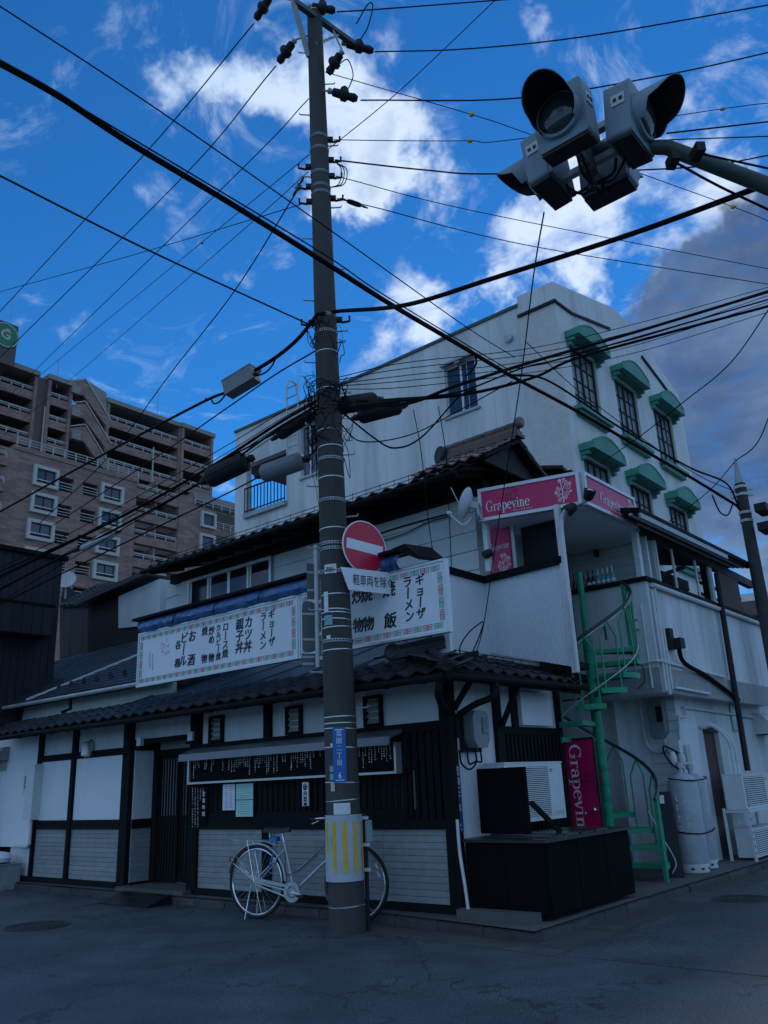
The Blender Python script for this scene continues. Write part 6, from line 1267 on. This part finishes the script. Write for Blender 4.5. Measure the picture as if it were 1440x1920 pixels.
for (a0,a1,ya,yb,mat,lab) in ((-.75,-.5,1436,1447,'sticker_teal','upper small teal sticker beside the blue address plate'),(-.75,-.5,1450,1462,'sticker_teal','lower small teal sticker beside the blue address plate'),(-.70,-.44,1467,1483,'sticker_pink','small pink paper sticker below the teal stickers on the pole'),(-.55,.40,1505,1526,'sticker_white','torn white sticker just above the pole guard'),(-.85,-.50,1114,1152,'sticker_white','tall white sticker on the upper pole beside the pipe'),(-.85,-.25,1158,1176,'sticker_teal','pale teal sticker in the middle of the pole bands'),(-.7,-.42,1195,1202,'sticker_white','small white sticker above the perforated band'),(-.64,-.50,1394,1402,'sticker_white','small round white sticker left of the blue plate'),(-.72,.12,1064,1081,'sticker_white','white number plate 781 strapped to the pole')):
    t = thing('sticker' if '781' not in lab else 'number_plate', lab, 'sticker' if '781' not in lab else 'plate', PA(PZ(yb))); wrap(a0,a1,PZ(yb),PZ(ya),mat,'sheet',t,.008)
    if '781' in lab:
        q = vang-.3; r = PRad(PZ(1073))+.0105; text('781', .085, 'brush_black', t, frame(PA(PZ(1075))+V((r*math.cos(q),r*math.sin(q),0)), (-math.sin(q),math.cos(q),0), (0,0,1)), sx=.8)
z = PZ(1416); q = vang-.10; r = PRad(z)+.010; rd = V((-math.sin(q),math.cos(q),0)); hh = PZ(1366)-PZ(1467)
vplate('address_plate', 'bright blue vertical address plate on the utility pole', PA(z)+V((math.cos(q),math.sin(q),0))*r, rd, .135, hh, '菜園二丁目', '6', 'plate_blue', .085)
# cable guard strip at the right of the pole
cg = thing('pole_conduit', 'dark conduit clamped along the right side of the lower pole', 'conduit', PB); p = PP(1600, PRad(1)+.035); MB().tube([V((p.x,p.y,.0)), V((p.x,p.y,PZ(1527)))], .022, 8).build('pipe', 'splice_black', cg, True); MB().box(p.x+.02,p.x+.06,p.y-.02,p.y+.04,PZ(1580),PZ(1540)).build('box', 'sticker_teal', cg)
for py in (1535,1585,1632): q = PP(py, PRad(1)+.04, .03); MB().box(q.x-.03,q.x+.03,q.y-.02,q.y+.02,q.z-.015,q.z+.015).build('clip', 'ac_white', cg)
# ------------------------------------------------------------------ no entry sign and its plate
ne = thing('no_entry_sign', 'round red no entry sign with white bar on the pole', 'sign', DD(684,1026,DP(1026)-.05)); c = DD(684,1026,DP(1026)-.05); rd = V((.18,.98,0)).normalized(); nn = rd.cross(V((0,0,1))); rs = .312
MB().lathe([(rs,-.012),(rs,0),(rs-.002,.001)], c, nn, 48).build('plate', 'sign_plate', ne, True); MB().lathe([(rs-.012,.0012),(rs-.012,.0025)], c, nn, 48).build('red_disc', 'sign_red', ne, True)
br_ = (rd+V((0,0,-.07))).normalized(); MB().obox(c+nn*.0035, br_*(rs*.83), nn*.0008, br_.cross(nn)*(rs*.19)).build('white_bar', 'sign_plate', ne)
for zz in (.12,-.14): MB().tube([c-nn*.02+V((0,0,zz)), PA(c.z+zz)], .018, 6).build('bracket', 'galv', ne); MB().box(c.x-.10,c.x-.04,c.y-.04,c.y+.04,c.z+zz-.03,c.z+zz+.03).build('clamp', 'galv', ne)
sp = thing('supplement_plate', 'white supplementary plate below the no entry sign', 'sign', DD(695,1092,DP(1092)-.05)); c = DD(697,1090,DP(1092)-.06); w2, h2 = .40, .125
rdp = V((-.10,.99,0)).normalized(); rdp = V((.28,.96,0)).normalized(); nnp = rdp.cross(V((0,0,1)))
ch_ = .05; MB().prism([c-rdp*w2+V((0,0,h2))-nnp*.006, c-rdp*(w2-.10)+V((0,0,-h2))-nnp*.006, c+rdp*(w2-.06)+V((0,0,-h2))-nnp*.006, c+rdp*w2+V((0,0,-h2+.05))-nnp*.006, c+rdp*w2+V((0,0,h2))-nnp*.006], nnp*.006).build('plate', 'sign_plate', sp)
text('軽車両を除く', .135, 'brush_black', sp, frame(c+nnp*.002+V((0,0,-.01))+rdp*.02, rdp, (0,0,1)), sx=.66); MB().tube([c-nnp*.01-rdp*.25, PA(c.z+.02)], .02, 6).build('bracket', 'galv', sp)
# ------------------------------------------------------------------ sign pipe behind the pole with sign backs facing us
c0 = DD(594,1046,DP(1046)+.22); c1 = DD(596,1252,DP(1252)+.22); c1 = V((c0.x,c0.y,c1.z))
sg2 = thing('sign_pipe', 'galvanised pipe with the grey backs of three road signs left of the pole', 'road sign', (c0.x,c0.y,c1.z)); MB().tube([c0+V((0,0,.15)), c1], .038, 12).build('pipe', 'galv', sg2, True)
rv = V((-.35,.94,0)); lft = -vr
def back(pya, pyb, w, rad, off, name):
    z1 = DD(594,pya,DP(pya)+.22).z; z0 = DD(594,pyb,DP(pyb)+.22).z; o = V((c0.x,c0.y,0))+lft*(.03+w/2)+view*(-.03); h = (z1-z0)/2; ce = V((o.x,o.y,(z0+z1)/2)); dv = (lft+view*.25).normalized(); nv = dv.cross(V((0,0,1)))
    P = []
    for (sx, sz, a0) in ((1,1,0),(-1,1,90),(-1,-1,180),(1,-1,270)):
        for k in range(5): a = math.radians(a0+k*22.5); P.append(ce+dv*(sx*(w/2-rad)+rad*math.cos(a))+V((0,0,sz*(h-rad)+rad*math.sin(a))))
    b_ = MB().prism(P, nv*.006).build(name, 'sign_back', sg2)
    for zz in (.5,-.5): MB().obox(ce-nv*.008*(-1 if nv.dot(view) < 0 else 1)+nv*.003+V((0,0,h*zz)), dv*w*.45, nv*.012, V((0,0,.012))).build('stiffener', 'galv', b_)
back(1055,1122,.09,.01,0,'sign_back'); back(1126,1222,.15,.05,0,'sign_back'); back(1224,1250,.16,.01,0,'sign_back')
for py in (1075,1130,1145,1190,1235): z = DD(594,py,DP(py)+.22).z; MB().beam((c0.x,c0.y,z), PA(z), .03, .04).build('bracket', 'galv', sg2)
# ================================================================== flashing signal on its arm
SC = DD(1101,276,6.85)
sgn = thing('traffic_signal', 'grey four way single lamp signal hanging from an arm at the upper right', 'traffic signal', SC)
def head(c, fdir, tilt=0):
    f = V(fdir).normalized(); r_ = f.cross(V((0,0,1))).normalized(); u = r_.cross(f); c = V(c)
    w, h, d = .195, .22, .085
    P = []
    for (sx, sz, a0) in ((1,1,0),(-1,1,90),(-1,-1,180),(1,-1,270)):
        for k in range(4): a = math.radians(a0+k*30); P.append(c-f*d+r_*(sx*(w-.03)+.03*math.cos(a))+u*(sz*(h-.03)+.03*math.sin(a)))
    hd = MB().prism(P, f*(2*d)).build('signal_head', 'signal_shell', sgn)
    MB().lathe([(.175,0),(.172,.03),(.165,.035)], c+f*d, f, 32, False).build('bezel', 'signal_shell', hd, True); MB().lathe([(.150,.036),(.13,.055),(.07,.075),(.0,.082)], c+f*d, f, 32, True, False).build('lens', 'glass_lens', hd, True)
    # visor: tunnel longer at the top
    m_ = MB(); n = 26; vs = []
    for i in range(n+1):
        a = math.radians(-40+260*i/n); ln = .10+.19*max(0, math.sin(a))**.6 if math.sin(a) > 0 else .10+.06*math.sin(a)
        for rr, q in ((.170,.02),(.176,ln+.02),(.170,ln+.02),(.164,.02)): vs.append(c+f*(d+q)+(r_*math.cos(a)+u*math.sin(a))*rr)
    m_.add(vs, [(i*4+j, i*4+(j+1), i*4+4+(j+1), i*4+4+j) for i in range(n) for j in range(3)]); m_.build('visor', 'signal_shell', hd, True)
    vi = []
    for i in range(n+1):
        a = math.radians(-39+258*i/n); ln = .10+.185*max(0, math.sin(a))**.6 if math.sin(a) > 0 else .10+.06*math.sin(a)
        for q in (.022, ln+.018): vi.append(c+f*(d+q)+(r_*math.cos(a)+u*math.sin(a))*.1625)
    MB().add(vi, [(i*2, i*2+2, i*2+3, i*2+1) for i in range(n)]).build('visor_lining', 'visor_black', hd, True)
    MB().obox(c-f*.0-u*(h+.012), r_*w*.92, f*d*.9, u*.012).build('base_plate', 'visor_black', hd)
    for s_ in (-1,1): MB().obox(c+r_*s_*(w+.004)+u*.07, r_*.004, f*.05, u*.045).build('hinge_plate', 'galv', hd); [MB().obox(c+r_*s_*(w+.010)+u*.07+f*o_, r_*.004, f*.012, u*.012).build('latch', 'visor_black', hd) for o_ in (-.022,.022)]
    MB().obox(c-f*(d+.012), r_*w*.96, f*.012, u*h*.96).build('back_lid', 'signal_shell', hd)
    return c, f, r_, u
rA_ = .34
for fd in ((0,-1,-.06),(1,0,-.06),(-1,0,-.06),(0,1,-.06)):
    f = V((fd[0],fd[1],0)).normalized(); rot = Matrix.Rotation(math.radians(SIGROT), 3, 'Z'); f = rot @ f
    c, f2, r2, u2 = head(SC+f*rA_, f+V((0,0,-.08)))
    MB().beam(SC+f*.05+V((0,0,.10)), SC+f*(rA_-.08)+V((0,0,.10)), .06, .05).build('bracket', 'steel_grey', sgn); MB().beam(SC+f*.05+V((0,0,-.16)), SC+f*(rA_-.08)+V((0,0,-.16)), .05, .05).build('bracket', 'steel_grey', sgn)
MB().tube([SC+V((0,0,-.24)), SC+V((0,0,.22))], .05, 12).build('centre_post', 'arm_green', sgn, True)
ae = DD(1500,372,6.8); am_ = ae+(ae-DD(1250,276,6.75)).normalized()*2.4; MB().tube([SC+V((0,0,-.02)), DD(1250,276,6.75), ae, am_], [.05,.054,.062,.075], 16).build('arm', 'arm_green', sgn, True); MB().tube([V((am_.x,am_.y,0)), am_+V((0,0,.6))], [.11,.09], 16).build('mast', 'arm_green', sgn, True)
for px, py in ((1308,285),(1262,300)): c = DD(px,py,6.45); MB().obox(c, vr*.03, view*.06, V((0,0,.035))).build('clamp', 'splice_black', sgn)
hub = SC+V((0,0,-.34)); MB().lathe([(.03,-.04),(.04,0),(.03,.04)], hub, n=10).build('cable_gland', 'rubber', sgn, True)
for k in range(4): f = rot @ V(((0,-1,0),(1,0,0),(-1,0,0),(0,1,0))[k]); MB().tube(spl([SC+f*.20+V((0,0,-.22)), SC+f*.16+V((0,0,-.33)), hub]), .011, 6).build('cable', 'cable', sgn, True); MB().tube(spl([SC+f*.24+V((.03,.03,-.22)), SC+f*.12+V((.03,.02,-.36)), hub]), .009, 6).build('cable', 'cable', sgn, True)
# ================================================================== second pole down the right street
RP = V((1.30,7.75,0)); rp = thing('utility_pole', 'weathered concrete pole with wires at the right frame edge', 'utility pole', RP); rz = 5.9
def RPZ(py): d = ray(1392+(py-860)*.185, py); t = math.hypot(RP.x-CAM.x, RP.y-CAM.y)/math.hypot(d.x, d.y); return CAM.z+t*d.z
zt_ = RPZ(905); MB().tube([RP+V((0,0,-.02)), RP+V((0,0,zt_))], [.13,.095], 20).build('shaft', 'pole_concrete', rp, True); MB().tube([RP+V((0,0,zt_)), RP+V((0,0,RPZ(857)))], [.075,.02], 10).build('top_spike', 'steel_grey', rp, True)
for py in (912,926,960,975): z = RPZ(py); MB().lathe([(.098,-.025),(.112,-.025),(.112,.025),(.098,.025)], RP+V((0,0,z)), n=18, cap0=False, cap1=False).build('band', 'galv', rp, True)
for py in (917,928): z = RPZ(py); MB().beam(RP+V((-.18,-.06,z)), RP+V((.18,.06,z)), .035, .035).build('crossarm', 'galv', rp)
for i, (px, py) in enumerate(((1432,955),(1438,990))): c = DD(px,py,16); MB().obox(c, (.10,0,0), (0,.22,0), (0,0,.07)).build('splice_box', 'splice_black', rp)
# ================================================================== overhead wires and cables
def W(label, pts, r, sg_=0.0, name='overhead_wire', group=None, mat='cable'):
    pts = [V(p) for p in pts]
    P = sag(pts[0], pts[1], sg_, 18) if len(pts) == 2 else spl(pts, 10)
    for e in (0, -1):                  # wires that leave the view run on to the next pole
        v_ = P[e]-CAM; dz_ = v_.dot(fw); px = CEN[0]+FPX*v_.dot(rt)/dz_; py = CEN[1]-FPX*v_.dot(up)/dz_
        if px < 0 or px > 1440 or py < 0:
            q = P[e]+(P[e]-P[1 if e == 0 else -2]).normalized()*14
            P = [q]+P if e == 0 else P+[q]
    return tag(MB().tube(P, r, 6).build(name, mat, None, True), label, 'wire' if name == 'overhead_wire' else 'cable', group)
def pw(py, s=1): return PP(py, s*(PRad(PZ(py))+.08))
W('black wire leaving the pole top to the upper right frame edge', [DD(632,22,DP(16)-.1), DD(700,18,DP(16)+.5), DD(990,-4,16)], .010)
W('black wire sweeping from the crossarm end to the top right corner', [DD(702,97,DCB), DD(870,92,14), DD(1100,68,13), DD(1460,6,14)], .010)
W('black wire from the lowest right insulator passing behind the signal', [DD(676,188,DP(178)-.15), DD(970,184,12.5), DD(1250,140,13.5), DD(1460,94,15)], .010)
W('thin level wire from the pole past the signal with small yellow ball', [pw(262), DD(760,264,12.5), DD(882,264,12.8), DD(960,262,13), DD(1355,204,14.4), DD(1450,192,15)], .006)
W('twisted wire dipping right from the pole below the level wire', [pw(300), DD(800,319,12.5), DD(930,326,13), DD(1290,314,14), DD(1460,288,15)], .011)
W('thin wire descending from the pole to the right frame edge, upper of two', [pw(330), DD(900,398,13), DD(1460,508,16)], .006)
W('thin wire descending from the pole with a black sleeve, lower of two', [pw(372), DD(700,388,DP(372)), DD(1000,462,13.5), DD(1460,536,16)], .007)
W('thin wire from below the crossarm falling right past the signal', [PP(135,.12), DD(885,215,12.5), DD(1000,254,13), DD(1375,388,14), DD(1460,424,15)], .006)
W('thin guy wire rising from the pole to the top frame edge', [DD(935,-6,13), DD(780,142,12.5), DD(700,212,12.2), PP(287,.05)], .006)
W('wire from the top left insulator falling to the left frame edge', [DD(476,44,DP(14)+.4), DD(270,290,17), DD(-20,606,24)], .010)
W('wire from the second left insulator falling across to the left edge', [DD(517,124,DP(97)+.1), DD(330,345,17), DD(-20,690,24)], .010)
W('third wire on the left slanting down from the pole to the apartment roof', [PP(185,-.12), DD(430,340,14.5), DD(60,700,26), DD(-20,780,30)], .008)
W('thin wire on the left slanting from the pole clamp toward the apartment', [PP(290,-.14), DD(378,455,15.6), DD(85,695,26), DD(-20,782,31)], .006)
W('thinnest left wire slanting from the lower pole clamp to the apartment', [PP(322,-.16), DD(440,445,15), DD(140,705,26), DD(-20,838,33)], .006)
W('long wire crossing the sky from the upper left corner in front of the pole', [DD(-15,2,9), DD(280,195,8.8), DD(600,418,9.2), DD(870,610,11), DD(965,670,13)], .007)
W('wire from the left frame edge rising gently to the pole at mid height', [DD(-15,551,20), DD(250,478,16), PP(377,-.12)], .006)
W('wire from the left frame edge falling to the cable joint on the pole', [DD(-15,322,8.5), DD(280,470,9.2), PP(612,-.15)], .010)
W('wire with small grey sleeve dropping from the pole to the lower left', [DD(562,350,DP(350)+.1), DD(440,545,14), DD(320,700,16), DD(200,860,18), DD(70,985,20)], .010)
# thick bundles
W('thick bundled cable from the upper left corner crossing before the pole', [DD(-15,110,8), DD(110,180,8.2), DD(240,266,8.4), DD(430,380,8.7), DD(600,486,9.1), DD(725,566,9.8), DD(850,640,10.8), DD(960,706,12)], .030, name='overhead_cable')
W('thin messenger line lashed along the thick upper left cable', [DD(-15,104,8), DD(240,255,8.4), DD(600,472,9.1), DD(725,556,9.8), DD(960,697,12)], .008)
W('thick cable loop hanging from the upper left cable to the side window', [DD(860,645,11), DD(885,658,11.2), DD(893,680,11.4), DD(880,700,11.6), DD(870,705,11.6)], .014, name='overhead_cable')
W('thick bundled cable dropping to the pole at the right edge', [DD(960,706,12), DD(1080,770,13), DD(1200,840,14), DD(1300,898,15), RP+V((-.1,0,RPZ(945)))], .026, name='overhead_cable')
W('second cable running with the bundle to the right edge pole', [DD(960,703,12), DD(1030,715,12.5), DD(1160,800,13.5), DD(1290,875,14.5), DD(1360,905,15.5), RP+V((-.1,0,RPZ(940)))], .016, name='overhead_cable')
W('thin line above the bundle to the right edge pole', [DD(985,640,12), DD(1100,745,13), DD(1290,880,15), RP+V((0,0,RPZ(925)))], .007)
W('thick cable rising from the pole to the signal arm at the right', [PP(606,-.1,.2), PP(600,.18,.2), DD(760,572,8.8), DD(930,520,8), DD(1180,440,7.6), DD(1420,352,7.0)], .024, name='overhead_cable')
W('thick cable bending left from the pole to the grey splice box', [PP(606,-.1,.2), DD(560,634,10.6), DD(520,668,10.9), DD(478,695,11.2)], .026, name='overhead_cable')
W('thick cable from the grey splice box to the lower left frame edge', [DD(426,735,11.5), DD(380,754,12), DD(250,822,14), DD(110,898,17), DD(-15,968,20)], .020, name='overhead_cable')
W('looped tail of the grey splice box, left end', [DD(430,728,11.4), DD(415,750,11.4), DD(402,757,11.6), DD(395,748,11.7), DD(385,748,11.8)], .012, name='overhead_cable')
W('looped tail of the grey splice box, right end', [DD(476,705,11.2), DD(495,700,11.1), DD(510,686,11), DD(518,668,10.9)], .012, name='overhead_cable')
W('thin cable parallel below the splice box line', [PP(656,-.12), DD(520,700,11.2), DD(440,755,12), DD(280,866,15), DD(100,985,20)], .010)
for k, (a, b, c, d, lab) in enumerate((((520,795),(400,872),(240,962),(-15,1088),'upper thick cable of the lower left bundle'),((510,812),(390,896),(230,985),(-15,1112),'middle thick cable of the lower left bundle'),((560,790),(420,862),(200,982),(-15,1078),'third thick cable of the lower left bundle'))):
    W(lab+' leaving the pole', [PP(752+k*8,-.1,.05), DD(*a,11), DD(*b,11.6), DD(*c,12.2), DD(*d,12.8)], .020-.004*k, name='overhead_cable')
for k in range(4): W(('top','second','third','bottom')[k]+' thin line of the fan left of the pole', [PP(735+k*10,-.1), DD(520,778+k*12,11.5), DD(400,850+k*14,11.8), DD(150,990+k*16,12.4), DD(-15,1072+k*22,13)], .006)
W('cable from the pale sleeve to the left frame edge', [DD(488,893,11.2), DD(420,928,11.6), DD(250,1010,12.2), DD(-15,1140,12.8)], .010, name='overhead_cable'); W('short cable joining the pale sleeve to the pole', [DD(572,862,10.9), DD(590,845,10.7), PP(830,-.1,.05)], .014, name='overhead_cable')
# right hand bundles between the pole and the right street
W('upper thick cable of the right bundle over the white building', [PP(765,.12,.1), DD(760,757,11), DD(860,722,11.5), DD(1000,678,12.5), DD(1200,620,13.5), DD(1460,541,15)], .026, name='overhead_cable')
W('lower thick cable of the right bundle over the white building', [PP(772,.12,.1), DD(760,750,11), DD(880,738,11.7), DD(1000,708,12.5), DD(1080,672,13), DD(1250,625,14), DD(1460,569,15)], .024, name='overhead_cable')
W('twisted cable between the two thick right hand cables', [PP(760,.12,.1), DD(740,748,11), DD(860,735,11.5), DD(980,690,12.5), DD(1080,665,13), DD(1460,556,15)], .014, name='overhead_cable')
for k, (ya, yb) in enumerate(((700,533),(705,538),(712,548),(716,560),(722,579))): W(('first','second','third','fourth','fifth')[k]+' thin line from the top of the right hand fan', [PP(ya+8,.12), DD(760,ya-20+k*6,11.3), DD(1000,ya-48+k*6,13), DD(1200,ya-95+k*8,14), DD(1460,yb,15.5)], .006)
W('sagging cable loop right of the pole, larger', [PP(775,.12,.1), DD(700,820,10.8), DD(740,840,11), DD(790,820,11.2), DD(860,745,11.6), DD(890,730,11.8)], .012, name='overhead_cable')
W('sagging cable loop right of the pole, smaller', [PP(800,.12,.1), DD(680,828,10.8), DD(770,815,11.2), DD(860,770,11.6), DD(960,715,12.2)], .009, name='overhead_cable')
W('thin drop wire from below the signal down to the corner roof', [DD(1020,398,6.5), DD(1000,520,7.2), DD(975,720,8.6), DD(935,980,9.6), DD(905,1180,10.2), DD(880,1250,10.0)], .006)
W('thin drop wire from the right bundle to the restaurant wall, left one', [DD(775,768,11.2), DD(790,850,11.2), DD(805,990,11), DD(822,1090,10.8)], .006)
W('thin drop wire from the right bundle to the restaurant wall, right one', [DD(822,762,11.5), DD(836,850,11.4), DD(842,960,11.2), DD(850,1150,11)], .006)
W('wire falling from the right frame edge across the green hoods', [DD(1455,560,13), DD(1370,680,13.5), DD(1280,755,14), DD(1200,818,15), FX(1125,870,WX+.4)], .009)
W('wire from the right frame edge to the tip of the right pole', [DD(1455,745,14), DD(1420,830,15), RP+V((0,0,RPZ(862)))], .010)
W('wire from the tip of the right pole down to the bar roof', [RP+V((0,0,RPZ(862))), DD(1330,920,16), DD(1255,978,15.5)], .009)
W('hanging cable loop left of the right pole', [DD(1335,928,15.5), DD(1350,960,15.6), DD(1365,965,15.7), DD(1375,945,15.8), RP+V((-.1,0,RPZ(950)))], .014, name='overhead_cable')
W('two tone wire from the left arm clamp of the signal to the right edge', [DD(1308,287,6.45), DD(1460,320,6.8)], .008); W('black cable below the signal arm to the right edge', [DD(1262,302,6.45), DD(1350,350,6.6), DD(1460,402,6.9)], .010)
W('wire behind the signal arm at the right edge, upper', [DD(1250,250,9), DD(1460,226,10)], .008); W('wire behind the signal arm at the right edge, lower', [DD(1255,262,9), DD(1460,255,10)], .006)
W('jumper loop at the top of the pole', [DD(668,45,DP(16)), DD(690,8,DP(16)), DD(699,12,DP(16)), DD(690,50,DP(30)), DD(676,74,DCB)], .010, name='overhead_cable')
W('jumper loop between the crossarm and the lowest right insulator', [DD(636,120,DP(120)-.2), DD(652,112,DP(120)-.2), DD(662,140,DP(140)-.2), DD(654,165,DP(178)-.15)], .008, name='overhead_cable')
for k in range(3): W(('outer','middle','inner')[k]+' cable loop hanging under the right clamps of the pole', [PP(305,.22), DD(650+k*-5,318,DP(318)), DD(645-k*5,345,DP(345)), PP(352,.10)], .007, name='overhead_cable')
W('black cable clipped along the upper siding, upper one', [FY(675,1012,1.97), FY(760,985,1.97), FY(845,962,1.97)], .010, name='overhead_cable'); W('black cable clipped along the upper siding, lower one', [FY(690,1022,1.965), FY(760,1000,1.965), FY(800,980,1.965), FY(840,968,1.965)], .008, name='overhead_cable')
W('black cable loop at the concave corner of the balcony', [DD(905,1165,10.2), DD(880,1185,10.15), DD(862,1215,10.0), DD(870,1240,9.9), DD(880,1252,9.9)], .009, name='overhead_cable'); W('second cable loop at the concave corner of the balcony', [DD(908,1165,10.2), DD(898,1195,10.1), DD(885,1225,10.0), DD(868,1262,9.9)], .008, name='overhead_cable')
W('cable bundle lying over the corner tiles', [DD(700,1235,9.6), DD(800,1222,9.7), DD(878,1250,9.7), DD(960,1262,10.1), DD(1070,1284,10.6)], .010, name='overhead_cable')
# tangle of thin strands round the pole
tg = MB()
for k in range(46):
    a0 = random.uniform(0,2*PI); y0 = random.choice((620,655,725,735,745,760,770,790,815)); z = PZ(y0+random.uniform(-14,14)); r = PRad(z)+.02; P = []
    for i in range(7): a = a0+i*random.uniform(.25,.5); rr = r+random.uniform(0,.10); P.append((PA(z).x+rr*math.cos(a), PA(z).y+rr*math.sin(a), z+random.uniform(-.14,.10)))
    tg.tube(spl(P, 4), random.choice((.003,.004,.006)), 4)
for k in range(22):
    y0 = random.uniform(700,850); s = random.choice((-1,-1,1)); p = PP(y0, s*.16); tg.tube(spl([p, p+vr*s*random.uniform(.03,.14)+V((0,0,random.uniform(-.2,.05))), p+vr*s*random.uniform(-.02,.10)+V((0,0,random.uniform(-.5,-.1))), p+V((0,0,random.uniform(-.7,-.2)))], 5), random.choice((.003,.004,.005)), 4)
tgo = stuff(tg.build('cable_tangle', 'cable')); tag(tgo, 'tangle of thin telephone strands wound round the middle of the pole', 'wires')
# splice closures
def closure(p, q, r, mat, label, name='splice_closure', flat=1.0):
    p, q = V(p), V(q); t = thing(name, label, 'cable joint', (p+q)/2); ax = (q-p).normalized(); L = (q-p).length
    MB().lathe([(r*.35,0),(r*.75,.02),(r,.06),(r,L-.06),(r*.75,L-.02),(r*.35,L)], p, ax, 14).build('body', mat, t, True); 
    for e, s in ((p,-1),(q,1)): MB().lathe([(r*.3,0),(r*.45,.03),(r*.25,.10)], e, ax*s, 10).build('end_seal', 'rubber', t, True)
    sdv = ax.cross(V((0,0,1))).normalized(); MB().obox((p+q)/2-V((0,0,r*.0)), ax*(L*.42), sdv*(r*1.02), V((0,0,r*.18))).build('clamp_seam', mat, t); return t
closure(DD(613,765,10.3), DD(706,750,10.7), .115, 'splice_black', 'black splice closure just right of the pole'); closure(DD(672,782,11.0), DD(752,762,11.3), .105, 'splice_black', 'second black splice closure right of the first one'); closure(DD(520,818,11.0), DD(588,775,10.9), .085, 'splice_black', 'slim black splice closure just left of the pole'); closure(DD(387,900,11.6), DD(466,862,11.4), .14, 'splice_black', 'large black splice closure left of the pole'); closure(DD(490,890,11.2), DD(570,862,10.9), .125, 'splice_grey', 'pale grey splice closure over the white building balcony'); closure(DD(150,1030,12.4), DD(216,1000,12.3), .05, 'galv', 'slim pale cable sleeve over the apartment block', 'cable_sleeve')
sb = thing('splice_box', 'grey rectangular splice box on the upper left cable', 'cable joint', DD(452,712,11.3)); a = DD(426,732,11.4); b = DD(479,700,11.2); ax = (b-a).normalized(); sdv = ax.cross(V((0,0,1))).normalized(); uv = sdv.cross(ax); MB().obox((a+b)/2, (b-a)/2, sdv*.09, uv*.11).build('body', 'splice_grey', sb); MB().obox((a+b)/2+uv*.115, (b-a)/2*1.02, sdv*.095, uv*.008).build('lid', 'splice_grey', sb)
for k in range(4): MB().lathe([(.022,0),(.018,.06)], b-sdv*.06+sdv*.04*k+uv*(.04-.03*k), ax, 8).build('port', 'rubber', sb, True)
for px, py, D, lab in ((882,264,12.8,'small yellow marker ball on the level wire right of the pole'),(885,215,12.5,'small yellow marker ball on the falling wire right of the pole'),(1355,204,14.4,'small marker ball on the wire right of the signal'),(1375,388,14,'small yellow marker ball on the lower wire right of the signal'),(378,455,15.6,'small marker ball on the wire left of the pole')):
    c = DD(px,py,D); t = thing('marker_ball', lab, 'marker', c); MB().lathe([(.01,-.04),(.024,-.028),(.030,0),(.024,.028),(.01,.04)], c, (1,.3,0), 10).build('ball', 'guard_yellow' if 'yellow' in lab else 'galv', t, True)
c = DD(563,344,DP(344)+.1); e = DD(556,356,DP(344)+.1); closure(c, e, .04, 'galv', 'small grey sleeve clipped to the wire left of the pole', 'cable_sleeve')
p = DD(650,376,DP(376)); q = DD(678,386,DP(376)+.1); closure(p, q, .035, 'splice_black', 'slim black strain sleeve right of the pole at mid height', 'cable_sleeve')
